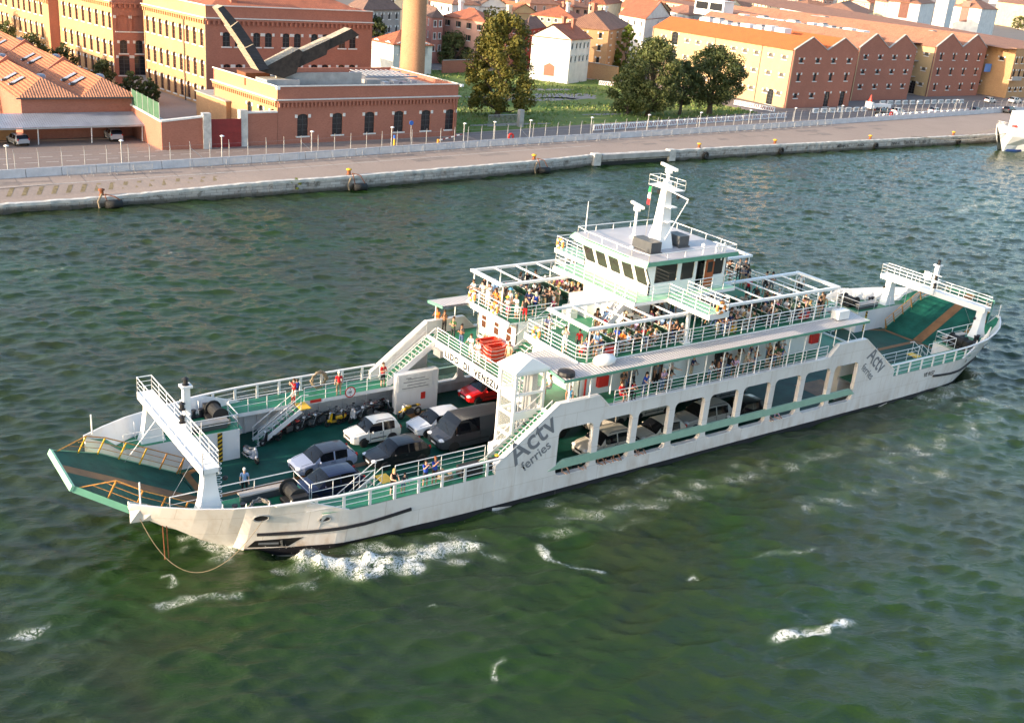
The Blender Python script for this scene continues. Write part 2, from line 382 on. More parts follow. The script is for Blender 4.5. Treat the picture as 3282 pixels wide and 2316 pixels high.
# foam: (points in the photograph put on the sea level, half width, strength, crest height)
def seapts(*pp): return [tuple(at(x, y, 0))[:2] for x, y in pp]
def nz(x, y): return (400+x/1.766, 1450+y/1.766)
foam_lines = [
 (seapts(nz(880, 540), nz(980, 600), nz(1080, 640), nz(1200, 650), nz(1330, 640), nz(1480, 640), nz(1640, 600), nz(1800, 560), nz(1940, 510), nz(2040, 460)), 1.55, .72, .20),
 (seapts(nz(940, 560), nz(1010, 585), nz(1060, 600), nz(1090, 570)), .9, .85, .26),
 (seapts(nz(1040, 530), nz(1060, 620), nz(1110, 690)), .7, .85, .18),
 (seapts(nz(1250, 530), nz(1400, 560), nz(1600, 540), nz(1750, 500)), .9, .5, .08),
 (seapts(nz(1320, 590), nz(1400, 650), nz(1500, 690)), .7, .9, .3),
 (seapts(nz(300, 470), nz(430, 520), nz(560, 540), nz(660, 530)), 1.1, .66, .05),
 (seapts(nz(480, 610), nz(540, 580), nz(600, 550)), .9, .5, .0),
 (seapts((1715, 1740), (1760, 1790), (1850, 1815), (1960, 1830)), .34, .62, .04),
 (seapts((1690, 1690), (1800, 1660), (1950, 1650), (2100, 1600), (2300, 1545), (2500, 1480)), 1.8, .36, .0),
 (seapts((1600, 1620), (1800, 1600), (2000, 1560), (2200, 1500)), 1.1, .26, .0),
 (seapts((1700, 1720), (1900, 1700), (2100, 1660)), .7, .3, .0),
 (seapts((2300, 1560), (2500, 1500), (2700, 1440), (2900, 1390)), 1.4, .30, .0),
 (seapts((2500, 1640), (2700, 1590), (2900, 1540), (3100, 1470)), 1.7, .28, .0),
 (seapts((2750, 1500), (2950, 1440), (3150, 1360), (3260, 1330)), 2.2, .34, .0),
 (seapts((2900, 1330), (3020, 1270), (3130, 1200), (3220, 1130)), 1.8, .40, .05),
 (seapts((3060, 1230), (3160, 1290), (3270, 1310)), 1.6, .32, .0),
 (seapts((2460, 2045), (2540, 2040), (2620, 2025), (2690, 2010), (2735, 1985)), .42, .85, .14),
 (seapts((2690, 2010), (2730, 1990), (2740, 1975)), .5, .6, .06),
 (seapts((500, 1850), (540, 1845), (560, 1880)), .25, .55, .03),
 (seapts((1585, 2180), (1600, 2130), (1620, 2110)), .24, .58, .04),
 (seapts((450, 1945), (560, 1930), (700, 1905), (800, 1910)), .6, .48, .0),
 (seapts((820, 1890), (930, 1870), (1060, 1850)), .5, .36, .0),
 (seapts((20, 2035), (90, 2030), (160, 2010)), .45, .48, .0),
 (seapts((2200, 1850), (2230, 1840), (2240, 1855)), .18, .6, .02),
 (seapts((1370, 1935), (1390, 1925), (1400, 1940)), .16, .55, .02),
 (seapts((1440, 1730), (1560, 1780), (1640, 1800)), .25, .5, .0),
 (seapts((2380, 1790), (2520, 1780), (2640, 1760)), .35, .42, .0),
 (seapts((30, 885), (140, 870), (280, 845)), .5, .34, .0),
 (seapts((520, 820), (560, 805), (590, 800)), .3, .5, .0),
 (seapts((3020, 700), (3120, 660), (3220, 640)), 1.4, .40, .0),
 (seapts((280, 975), (340, 965), (400, 955)), .4, .3, .0),
]
foam = np.zeros_like(X); calm = np.zeros_like(X)
for pts, w, s, h in foam_lines:
    wq = min(1., w*1.1); d, t = seg_dist(X+wq*.34*np.sin(Y*2.1+X*.7)+wq*.22*np.sin(X*4.3-Y*1.1), Y+wq*.34*np.sin(X*1.9-Y*.6)+wq*.24*np.sin(Y*4.7+X*1.3)*np.sin(X*2.9), pts)
    wob = w*(.75+.5*np.sin(X*1.7+Y*2.3)*np.sin(X*.9-Y*1.3+1))
    end = np.clip(np.minimum(t, 1-t)*7+.15, 0, 1)
    prof = np.exp(-(d/wob)**2)*end
    foam = np.maximum(foam, s*prof)
    if h: Z += h*prof*(.62+.38*np.sin(X*3.3+Y*1.2)*np.sin(Y*4.1-X*1.1)) + .30*h*prof*np.sin(X*6.1+Y*4.3)*np.sin(Y*7.3-X*3.1)
# no waves inside the hull
inside = np.clip((7.3-np.abs(Y))*2, 0, 1)*np.clip((32.5-np.abs(X))*.7, 0, 1)
Z = Z*(1-inside)-.75*inside; foam *= 1-inside
Xd, Yd = X+DX*(1-inside), Y+DY*(1-inside)
ny, nx = X.shape
co = np.stack([Xd, Yd, Z], -1).reshape(-1, 3).astype(np.float32)
ii = np.arange(ny*nx).reshape(ny, nx)
qd = np.stack([ii[:-1, :-1], ii[:-1, 1:], ii[1:, 1:], ii[1:, :-1]], -1).reshape(-1, 4)
me = bpy.data.meshes.new('water'); me.vertices.add(ny*nx); me.vertices.foreach_set('co', co.ravel())
me.loops.add(qd.size); me.loops.foreach_set('vertex_index', qd.ravel().astype(np.int32))
me.polygons.add(len(qd)); me.polygons.foreach_set('loop_start', np.arange(0, qd.size, 4, dtype=np.int32))
me.polygons.foreach_set('use_smooth', np.ones(len(qd), bool)); me.update(); me.validate()
at_ = me.attributes.new('foam', 'FLOAT', 'POINT'); at_.data.foreach_set('value', foam.ravel().astype(np.float32))
m, nt, b = nodes('lagoon_water'); L_ = nt.links.new
pos = coords(nt); swell = coords(nt, (1, 1, 1), rot=(0, 0, R(-62)))
st = N(nt, 'ShaderNodeMapping'); st.inputs['Scale'].default_value = (1.0, .42, 1); L_(swell, st.inputs[0])
big = N(nt, 'ShaderNodeTexNoise', Scale=.050, Detail=3.0, Roughness=.55, Distortion=.6); L_(pos, big.inputs['Vector'])
med = N(nt, 'ShaderNodeTexNoise', Scale=.30, Detail=4.0, Roughness=.6); L_(st.outputs[0], med.inputs['Vector'])
deep = ramp(nt, big.outputs[0], [(.28, (.020, .034, .013)), (.44, (.017, .043, .008)), (.55, (.026, .036, .014)), (.63, (.021, .038, .013)), (.76, (.016, .050, .006))])
murk = mixc(nt, ramp(nt, med.outputs[0], [(.42, (0, 0, 0)), (.70, (.55,)*3)]), deep, (.025, .043, .017))
fa = N(nt, 'ShaderNodeAttribute', attribute_name='foam')
f1 = N(nt, 'ShaderNodeTexNoise', Scale=2.3, Detail=9.0, Roughness=.74, Distortion=2.2); L_(pos, f1.inputs['Vector'])
f2 = N(nt, 'ShaderNodeTexVoronoi', Scale=2.6, feature='DISTANCE_TO_EDGE'); L_(pos, f2.inputs['Vector'])
# thin lacy threads where the foam is sparse, solid where it is dense
lace = N(nt, 'ShaderNodeMath', operation='SUBTRACT'); lace.inputs[0].default_value = 1.0
ab = N(nt, 'ShaderNodeMath', operation='ABSOLUTE'); sb = N(nt, 'ShaderNodeMath', operation='SUBTRACT'); sb.inputs[1].default_value = .5
L_(f1.outputs[0], sb.inputs[0]); L_(sb.outputs[0], ab.inputs[0])
ab4 = N(nt, 'ShaderNodeMath', operation='MULTIPLY'); ab4.inputs[1].default_value = 8.0; L_(ab.outputs[0], ab4.inputs[0]); L_(ab4.outputs[0], lace.inputs[1])
fs = N(nt, 'ShaderNodeMath', operation='ADD'); L_(lace.outputs[0], fs.inputs[0]); L_(fa.outputs['Fac'], fs.inputs[1])
brk = N(nt, 'ShaderNodeTexNoise', Scale=.7, Detail=3.0); L_(pos, brk.inputs['Vector'])
bs = N(nt, 'ShaderNodeMath', operation='MULTIPLY_ADD'); bs.inputs[1].default_value = 1.0; L_(brk.outputs[0], bs.inputs[0]); L_(fs.outputs[0], bs.inputs[2])
gate = ramp(nt, fa.outputs['Fac'], [(.05, (0, 0, 0)), (.22, (1, 1, 1))])
fm = ramp(nt, bs.outputs[0], [(.0, (0, 0, 0)), (1.0, (0, 0, 0))])
mr = N(nt, 'ShaderNodeMapRange'); mr.interpolation_type = 'SMOOTHSTEP'; L_(bs.outputs[0], mr.inputs[0])
mr.inputs[1].default_value = 1.66; mr.inputs[2].default_value = 2.10
fk = N(nt, 'ShaderNodeMath', operation='MULTIPLY'); L_(mr.outputs[0], fk.inputs[0]); L_(gate, fk.inputs[1])
aer = ramp(nt, fa.outputs['Fac'], [(.10, (0, 0, 0)), (.9, (.75,)*3)]); murk = mixc(nt, aer, murk, (.13, .19, .11))
L_(mixc(nt, fk.outputs[0], murk, (.80, .81, .79)), b.inputs['Base Color'])
rg = N(nt, 'ShaderNodeMapRange'); L_(fk.outputs[0], rg.inputs[0]); rg.inputs[3].default_value = .07; rg.inputs[4].default_value = .75; L_(rg.outputs[0], b.inputs['Roughness'])
b.inputs['IOR'].default_value = 1.333; b.inputs['Specular IOR Level'].default_value = .5
r1 = N(nt, 'ShaderNodeTexNoise', Scale=2.2, Detail=8.0, Roughness=.62, Distortion=.4); L_(st.outputs[0], r1.inputs['Vector'])
r2 = N(nt, 'ShaderNodeTexNoise', Scale=5.0, Detail=6.0, Roughness=.7); L_(st.outputs[0], r2.inputs['Vector'])
bp1 = N(nt, 'ShaderNodeBump', Strength=.55, Distance=.15); L_(r1.outputs[0], bp1.inputs['Height'])
bp2 = N(nt, 'ShaderNodeBump', Strength=.8, Distance=.055); L_(r2.outputs[0], bp2.inputs['Height']); L_(bp1.outputs[0], bp2.inputs['Normal'])
L_(bp2.outputs[0], b.inputs['Normal'])
me.materials.append(m)
tag(link('water', me), None, None, kind='structure')
# a spatter of thrown drops over the bow wave
sp = MB(); r3 = random.Random(3)
for pts, w, s, h in foam_lines[:3]:
    for i in range(36):
        j = r3.randrange(len(pts)-1); t = r3.random(); x = pts[j][0]+(pts[j+1][0]-pts[j][0])*t; y = pts[j][1]+(pts[j+1][1]-pts[j][1])*t
        x += r3.gauss(0, w*.45); y += r3.gauss(0, w*.45); z = .12+abs(r3.gauss(0, .22)); q = .008+.012*r3.random()
        sp.blob((x, y, z), q*1.4, q, q*.8, 5, 3)
simple('foam_white', (.82, .82, .80), .7, var=.03)
tag(sp.build('bow_spray', 'foam_white'), 'white drops of spray thrown up along the bow wave', 'spray', kind='stuff')

# ------------------------------------------------------------------ land
GZ = 1.7
EDGE = [(-330, 66, 1.0), (-60, 68.6, .9), (-31, 68.9, .95), (-20, 69.0, 1.05), (-8, 69.3, 1.45), (0, 69.5, 1.65), (11, 69.9, 1.7), (28, 71.4, 1.7), (43, 73.0, 1.7), (56, 75.1, 1.7), (93, 75.8, 1.7), (165, 75.6, 1.7), (330, 74.6, 1.7), (520, 74, 1.7)]
FENCE = [(-330, 56+4.0), (-60, 76.2), (-28.75, 78.1), (4.3, 80.6), (42.7, 84.7), (108, 89.9), (195.8, 98.4), (262, 104.6), (420, 120), (520, 130)]
def along(tab, x, c=1):
    for a, q in zip(tab, tab[1:]):
        if a[0] <= x <= q[0]: return a[c]+(q[c]-a[c])*(x-a[0])/(q[0]-a[0])
    return tab[-1][c]
def ground_mat(name, col, patch, amt=.5, sc=.12, rough=.9, lit=None):
    m, nt, b = nodes(name); b.inputs['Roughness'].default_value = rough; b.inputs['Specular IOR Level'].default_value = .25
    n1 = N(nt, 'ShaderNodeTexNoise', Scale=sc, Detail=8.0, Roughness=.68); nt.links.new(coords(nt), n1.inputs['Vector'])
    n2 = N(nt, 'ShaderNodeTexNoise', Scale=4.0, Detail=5.0); nt.links.new(coords(nt), n2.inputs['Vector'])
    c = mixc(nt, ramp(nt, n1.outputs[0], [(.42, (0, 0, 0)), (.64, (amt,)*3)]), col, patch)
    c = mixc(nt, .35, c, ramp(nt, n2.outputs[0], [(.3, mul(col, .7)), (.7, mul(col, 1.15))]))
    nt.links.new(c, b.inputs['Base Color'])
    bp = N(nt, 'ShaderNodeBump', Strength=.3, Distance=.03); nt.links.new(n2.outputs[0], bp.inputs['Height']); nt.links.new(bp.outputs[0], b.inputs['Normal'])
ground_mat('quay_paving', (.36, .285, .24), (.27, .21, .18)); ground_mat('yard_asphalt', (.26, .205, .18), (.19, .15, .135))
ground_mat('city_paving', (.22, .19, .17), (.16, .14, .13)); ground_mat('field_grass', (.125, .200, .040), (.27, .27, .085), .9, .09)
ground_mat('gravel', (.36, .32, .30), (.24, .22, .19), .6, .3); ground_mat('road_asphalt', (.235, .20, .185), (.19, .16, .15), .5, .1)
simple('stone_edge', (.60, .58, .54), .8, var=.3, scale=1.2, bump=.5, bscale=3)
simple('line_white', (.62, .59, .55), .7, var=.3, scale=3); simple('line_yellow', (.27, .20, .10), .7, var=.5, scale=2.5)
# stone quay face: courses of weathered blocks, dark and wet towards the water
m, nt, b = nodes('quay_stone'); b.inputs['Roughness'].default_value = .85
bk = N(nt, 'ShaderNodeTexBrick'); bk.inputs['Scale'].default_value = 1.0; bk.inputs['Brick Width'].default_value = 1.5; bk.inputs['Row Height'].default_value = .38
bk.inputs['Mortar Size'].default_value = .02; bk.inputs['Mortar Smooth'].default_value = .4; bk.inputs['Bias'].default_value = .1
bk.inputs['Color1'].default_value = (.60, .57, .54, 1); bk.inputs['Color2'].default_value = (.42, .385, .36, 1); bk.inputs['Mortar'].default_value = (.09, .075, .06, 1)
tc = N(nt, 'ShaderNodeTexCoord'); sx = N(nt, 'ShaderNodeSeparateXYZ'); cx = N(nt, 'ShaderNodeCombineXYZ')
nt.links.new(tc.outputs['Object'], sx.inputs[0]); nt.links.new(sx.outputs[0], cx.inputs[0]); nt.links.new(sx.outputs[2], cx.inputs[1]); nt.links.new(cx.outputs[0], bk.inputs['Vector'])
n1 = N(nt, 'ShaderNodeTexNoise', Scale=.9, Detail=6.0, Roughness=.7); nt.links.new(tc.outputs['Object'], n1.inputs['Vector'])
c = mixc(nt, ramp(nt, n1.outputs[0], [(.5, (0, 0, 0)), (.66, (.8,)*3)]), bk.outputs[0], (.10, .085, .065))
zz = N(nt, 'ShaderNodeMath', operation='MULTIPLY_ADD'); zz.inputs[1].default_value = .7; nt.links.new(n1.outputs[0], zz.inputs[0]); nt.links.new(sx.outputs[2], zz.inputs[2])
wet = ramp(nt, zz.outputs[0], [(.58, (.85,)*3), (1.0, (0, 0, 0))])
c = mixc(nt, wet, c, (.032, .030, .018)); nt.links.new(c, b.inputs['Base Color'])
bp = N(nt, 'ShaderNodeBump', Strength=.8, Distance=.06); nt.links.new(bk.outputs[1], bp.inputs['Height']); nt.links.new(n1.outputs[0], bp.inputs['Height']); nt.links.new(bp.outputs[0], b.inputs['Normal'])
xs = [e[0] for e in EDGE]
fine = sorted(set([round(x, 2) for x in np.arange(-64, 200, 2.0)]+xs))
# one ground sheet from the quay edge to the horizon
g = MB(); rows = []
for x in fine:
    e, z = along(EDGE, x), along(EDGE, x, 2); fy = along(FENCE, x)
    rows.append([(x, e+.45, z+.0), (x, e+2.2, z+.02), (x, e+5.0, GZ), (x, fy, GZ), (x, 130, GZ), (x, 1500, GZ)])
g.grid(rows, flip=True)
g.quad((-2500, 66, GZ), (-330, 66, GZ), (-330, 2500, GZ), (-2500, 2500, GZ)); g.quad((520, 74, GZ), (2500, 74, GZ), (2500, 2500, GZ), (520, 2500, GZ)); g.quad((-330, 1500, GZ), (520, 1500, GZ), (520, 2500, GZ), (-330, 2500, GZ))
tag(g.build('ground', 'quay_paving'), None, None, kind='structure')
qw = MB(); prev = None; rq = random.Random(5)
qs = [round(x, 2) for x in np.arange(-64, 200, .7)]
top_r = []; rows = []; rows2 = []
for x in [-330]+qs+[260, 330, 520]:
    e, z = along(EDGE, x), along(EDGE, x, 2); jz = rq.uniform(-.05, .03); jy = rq.uniform(-.06, .06)
    rows.append([(x, e+.1+jy*.3, -1.5), (x, e+jy, .25), (x, e-.05+jy, z-.28+jz)]); rows2.append([(x, e-.12+jy*1.2, z-.28+jz), (x, e-.12+jy*1.2, z+.05+jz), (x, e+.55+jy, z+.06+jz), (x, e+.56+jy, z-.1)])
qw.grid(rows, 0, True); qw.grid(rows2, 1, True)
tag(qw.build('quay_edge', ['quay_stone', 'stone_edge']), None, None, kind='structure')
def sheet(name, mat, poly, z=GZ+.006):
    return tag(MB().quad(*[(x, y, z) for x, y in poly]).build(name, mat), None, None, kind='structure')
sheet('yard', 'yard_asphalt', [(-62, along(FENCE, -60)+.6), (4.3, 81.2), (42.7, 85.3), (42.7, 93), (4, 90.6), (-7, 90.5), (-7, 100.2), (-62, 100.2)])
sheet('access_road', 'road_asphalt', [(42.9, 85.3), (108, 90.5), (195.8, 99), (262, 105.2), (262, 117), (240, 118), (140, 107.5), (44, 94.5)])
sheet('field', 'field_grass', [(42.6, 95.2), (126, 106.5), (126, 150), (114, 158), (111, 169), (62, 172), (44.5, 150)], GZ+.012)
sheet('city_square', 'city_paving', [(-60, 172.5), (-60, 1200), (900, 1200), (900, 128), (240, 128), (136, 172.5)], GZ+.006)
sheet('warehouse_yard', 'road_asphalt', [(128, 107), (140, 108), (244, 119), (244, 127.9), (128, 127.9)], GZ+.010)
# bare gravel patches in the grass
gp = MB(); rg_ = random.Random(2)
for cx_, cy_, rx, ry in ((82, 128, 12, 2.6), (93, 131, 9, 4.5), (96, 140, 8, 1.4), (72, 131, 6, 1.0), (58, 101.5, 9, 1.1), (86, 109, 6, .8)):
    n = 26; gp.quad(*[(cx_+rx*math.cos(2*PI*i/n)*rg_.uniform(.75, 1.1), cy_+ry*math.sin(2*PI*i/n)*rg_.uniform(.7, 1.15), GZ+.018) for i in range(n)])
tag(gp.build('gravel_patch', 'gravel'), None, None, kind='structure')
# painted lines
ln = MB()
for i in range(14):
    x = -27+i*2.45; y = along(FENCE, x)+4.0+.02*i
    for yy in (y, y+3.1, y+6.2): ln.box(x, x+1.5, yy, yy+.12, GZ+.010, GZ+.014)
for a, c, o in ((-64, 12, 9.6), (12, 40, 4.0), (-64, 60, -4.6)):
    for x in np.arange(a, c, 1.0): 
        y0, y1 = along(FENCE, x)+o, along(FENCE, x+1)+o
        if o < 0 or x > 12: ln.quad((x, y0, GZ+.014), (x+1, y1, GZ+.014), (x+1, y1+.14, GZ+.014), (x, y0+.14, GZ+.014))
tag(ln.build('road_marking', 'line_white'), None, None, kind='structure')
yl = MB()
for i in range(17):
    x = -31+i*1.55; y = along(EDGE, x)+3.6; z = along(EDGE, x, 2); za, zb = (z+.02+(GZ-z-.02)*f+.014 for f in (.18, .857))
    yl.quad((x, y-.9, za), (x+.5, y-.9, za), (x+1.3, y+1.0, zb), (x+.8, y+1.0, zb))
for i in range(12):
    x = 2.2+i*.34; y = 82.6-i*.30+1.2; yl.box(x, x+.18, y-.7, y+.7, GZ+.012, GZ+.018)
tag(yl.build('hatched_marking', 'line_yellow'), None, None, kind='structure')
# repairs, joints and covers in the paving
pp = MB(); rp2 = random.Random(8)
for i in range(46):
    x = rp2.uniform(-50, 150); f = along(FENCE, x); e = along(EDGE, x)+5.4; y = rp2.uniform(e, f-2.2); a, b_ = rp2.uniform(.5, 3.4), rp2.uniform(.25, .9)
    z = GZ+.0045+i*.0002; pp.quad((x-a, y-b_, z), (x+a, y-b_+.1*a, z), (x+a, y+b_+.1*a, z), (x-a, y+b_, z), k=i % 2)
for i in range(60):
    x = -60+i*3.6; pp.quad((x, along(EDGE, x)+5.2, GZ+.016), (x+.07, along(EDGE, x)+5.2, GZ+.016), (x+.37, along(FENCE, x)-.5, GZ+.016), (x+.30, along(FENCE, x)-.5, GZ+.016), k=1)
simple('patch_dark', (.27, .22, .19), .9, var=.2); simple('joint_dark', (.235, .19, .165), .9, var=.2)
tag(pp.build('paving_repair', ['patch_dark', 'joint_dark']), None, None, kind='structure')
# standing grass catches the low sun
gt_ = MB(); rgz = random.Random(17); poly_ = [(42.6, 95.2), (126, 106.5), (126, 150), (114, 158), (111, 169), (62, 172), (44.5, 150)]
def in_poly(x, y):
    c = False
    for (x0, y0), (x1, y1) in zip(poly_, poly_[1:]+poly_[:1]):
        if (y0 > y) != (y1 > y) and x < (x1-x0)*(y-y0)/(y1-y0)+x0: c = not c
    return c
n_ = 0
while n_ < 6500:
    x, y = rgz.uniform(43, 126), rgz.uniform(96, 170)
    if not in_poly(x, y) or (math.sin(x*.21+y*.13)+math.sin(y*.37-x*.11)) < rgz.uniform(-1.6, .6): continue
    h, a, w_ = rgz.uniform(.14, .42), rgz.uniform(0, PI), rgz.uniform(.10, .26); dx, dy = math.cos(a)*w_, math.sin(a)*w_
    gt_.quad((x-dx, y-dy, GZ), (x+dx, y+dy, GZ), (x+dx*.4+.1, y+dy*.4, GZ+h), (x-dx*.6, y-dy*.6, GZ+h*.8), k=n_ % 3 == 0); n_ += 1
simple('grass_blade', (.17, .24, .05), .8, var=.3); simple('grass_dry', (.27, .27, .10), .8, var=.3)
tag(gt_.build('grass', ['grass_blade', 'grass_dry']), 'tufts of long grass on the field behind the quay', 'grass', kind='stuff')
# ------------------------------------------------------------------ town
bricky('brick_red', (.44, .185, .128), (.33, .13, .092)); bricky('brick_ochre', (.55, .335, .175), (.43, .22, .115))  # the ochre also paints low sun onto west faces of red brick buildings
bricky('brick_chimney', (.50, .27, .15), (.34, .16, .09), 1.3)
bricky('brick_yellow', (.57, .42, .235), (.48, .31, .17)); tiled('tile_new', (.56, .135, .032), (.40, .10, .04), 1, .5, .12); tiled('tile_old', (.38, .175, .105), (.19, .095, .065), 1, .45, .3)  # first brick here paints warm sun onto the warehouses' long west sides
tiled('tile_red', (.40, .13, .065), (.20, .07, .045), 0, .42, .3); tiled('tile_brown', (.30, .15, .095), (.17, .085, .06), 0, .42, .3)
tiled('tile_dark', (.20, .115, .085), (.11, .07, .06), 0, .42, .3); tiled('tile_orange', (.46, .165, .075), (.25, .10, .06), 0, .42, .2)
tiled('tile_ribbed', (.52, .23, .13), (.13, .07, .05), 0, .36, .2, 1.0)
for nme, c in dict(white=(.80, .77, .72), cream=(.74, .62, .42), pink=(.68, .42, .30), rose=(.48, .20, .155), salmon=(.60, .33, .25), yellow=(.74, .58, .32), red=(.33, .055, .045), grey=(.36, .33, .31), ochre=(.60, .40, .20), stone=(.66, .60, .52)).items():
    simple('plaster_'+nme, c, .9, var=.16, scale=.5)
simple('white_stone', (.74, .72, .68), .75, var=.15, scale=3); simple('concrete', (.42, .40, .38), .85, var=.25, scale=.7)
simple('pane_grey', (.16, .15, .145), .7, var=.5, scale=.25); simple('shutter', (.045, .055, .035), .6, var=.3); simple('window_bar', (.26, .12, .09), .6, var=.2)
simple('gate_red', (.24, .022, .022), .5, var=.2); simple('roof_gravel', (.45, .42, .38), .9, var=.3, scale=1.5)
simple('sheet_metal', (.33, .35, .40), .4, .2, var=.2, scale=.6); simple('weathered_plank', (.050, .050, .058), .85, var=.5, scale=1.2, stretch=(.4, .4, 5))  # plank tone: bluish shade painted on the left arm's broad faces
simple('plank_edge', (.40, .34, .26), .85, var=.4, scale=1.0, stretch=(1, 1, 8)); simple('plank_under', (.055, .042, .035), .9, var=.4)  # narrow faces painted as sunlit, right arm's broad faces painted as shaded
simple('net_green', (.05, .13, .075), .7, var=.3)
PROTO = {}
def wframe(p0, p1):
    a = Vector((p0[0], p0[1], 0)); d = Vector((p1[0]-p0[0], p1[1]-p0[1], 0)); L = d.length; d.normalize()
    return a, d, L, Vector((-d.y, d.x, 0))          # origin, along, length, inward normal (wall runs with its outside to the right)
def arch(u, z0, w, h, rise, n=5):
    """outline of an opening with a segmental or round head"""
    pts = [(u-w/2, z0), (u+w/2, z0), (u+w/2, z0+h-rise)]
    if rise > 1e-6:
        r = (w*w/4+rise*rise)/(2*rise); cz = z0+h-r; a0 = math.asin(min(1, w/2/r))
        if rise > w/2-1e-6: a0 = PI/2
        pts += [(u+r*math.sin(a0*(1-2*i/(2*n))), cz+r*math.cos(a0*(1-2*i/(2*n)))) for i in range(1, 2*n)]
    pts.append((u-w/2, z0+h-rise)); return pts
def win_proto(key, w, h, rise, style):
    """window in local axes: x along the wall, y inwards, z up from the sill"""
    if key in PROTO: return PROTO[key]
    a = arch(0, 0, w, h, rise); b = MB()
    fr, gl, si = dict(brick=('window_bar', 'house_glass', 'white_stone'), dark=('dark_grey', 'house_glass', 'white_stone'), house=('white_stone', 'house_glass', 'white_stone'), shut=('shutter', 'house_glass', 'white_stone'), blind=('brick_red', 'brick_red', 'white_stone'), pale=('plaster_grey', 'pane_grey', 'white_stone'))[style]
    b.quad(*[(u, .24, z) for u, z in a], k=1)
    nb = 2 if w > 1.1 else 1
    for i in range(nb+1 if style in ('brick', 'dark') else 0):
        x = -w/2+w*i/nb; b.box(x-.04, x+.04, .17, .235, 0, h-rise, 0)
    for i in range(1, max(2, round(h/.75))):
        if style in ('brick', 'dark'): b.box(-w/2, w/2, .19, .232, h*i/max(2, round(h/.75))-.025, h*i/max(2, round(h/.75))+.025, 0)
    if style == 'house': b.box(-.03, .03, .17, .235, 0, h, 0)
    wm = b.mesh('window', [fr, gl]); parts = []
    sb = MB(); sb.box(-w/2-.22, w/2+.22, -.14, .10, -.2, 0); parts.append(('sill', sb.mesh('sill', si)))
    if style in ('brick', 'dark', 'pale', 'blind'):
        for sg in (-1, 1):
            c = MB(); x = sg*(w/2+.20); c.box(x-.20, x+.20, -.09, .10, h-rise-.22, h-rise+.26); parts.append(('impost', c.mesh('impost', si)))
    if style == 'house':
        c = MB(); 
        for sg in (-1, 1): c.box(sg*(w/2+.07)-.07, sg*(w/2+.07)+.07, -.03, .1, 0, h)
        c.box(-w/2-.14, w/2+.14, -.04, .1, h, h+.14); parts.append(('surround', c.mesh('surround', si)))
    if style == 'shut':
        for sg in (-1, 1):
            c = MB(); x = sg*(w/2+w*.26); c.box(x-w*.24, x+w*.24, -.08, -.02, 0, h); parts.append(('shutter', c.mesh('shutter', 'shutter')))
    PROTO[key] = (wm, parts, w, h, rise); return PROTO[key]
def put_window(par, p0, p1, u, z, key, small=False):
    wm, parts, w, h, rise = PROTO[key]; a, d, L, n = wframe(p0, p1)
    o = link('window', wm, par); o.location = a+d*u+Vector((0, 0, z))-par.location; o.rotation_euler = (0, 0, math.atan2(d.y, d.x))
    if not small:
        for nm, me in parts: link(nm, me, o)
    return o
def wall(mb, p0, p1, z0, z1, wins=(), t=.32, k=0, top=None):
    """wall panel with real openings. wins = (u, z, key); top = list of (u,z) for a gabled upper edge"""
    a, d, L, n = wframe(p0, p1)
    outer = [(0, z0), (L, z0)]+(top(L) if top else [(L, z1), (0, z1)])
    holes = [arch(u, z, *PROTO[q][2:5]) for u, z, q in wins]
    plate(mb, outer, holes, lambda u, v, e: tuple(a+d*u+n*e+Vector((0, 0, v))), t, k)
def cornice(mb, p0, p1, z, k, out=.3, h=.35, teeth=0., tk=None, ext=.0):
    a, d, L, n = wframe(p0, p1); q = [a-d*ext, a+d*(L+ext)]
    v = [p-n*o+Vector((0, 0, e)) for p in q for o, e in ((-.05, z), (out, z), (out, z+h), (-.05, z+h))]
    mb.add(v, [(0, 1, 5, 4), (1, 2, 6, 5), (2, 3, 7, 6), (0, 3, 2, 1), (4, 5, 6, 7)], k)
    if teeth:
        m_ = int(L/teeth)
        for i in range(m_):
            c = a+d*((i+.5)*L/m_)-n*(out*.45); mb.bar(c+Vector((0, 0, z-.62)), c+Vector((0, 0, z)), out*.8, teeth*.42, tk if tk is not None else k, up=tuple(d))
def place(mb_list): pass
win_proto('tall', 1.15, 2.75, .5, 'brick'); win_proto('mid', 1.3, 2.3, .34, 'dark'); win_proto('pair', 1.15, 2.35, .22, 'dark'); win_proto('big', 1.75, 3.15, .32, 'dark')
win_proto('slot', 1.25, .85, .22, 'pale'); win_proto('slotd', 1.3, 1.0, .12, 'dark'); win_proto('slott', 1.1, 1.7, .10, 'dark'); win_proto('blind', 2.2, 2.7, .28, 'blind')
win_proto('loft', 2.3, 3.0, .35, 'dark'); win_proto('door', 1.9, 3.4, .2, 'dark')
win_proto('hw', .85, 1.35, .02, 'house'); win_proto('hs', .8, 1.3, .02, 'shut'); win_proto('hp', .75, 1.25, .02, 'dark'); win_proto('ha', .95, 2.7, .47, 'dark'); win_proto('hq', .8, .8, .02, 'house')
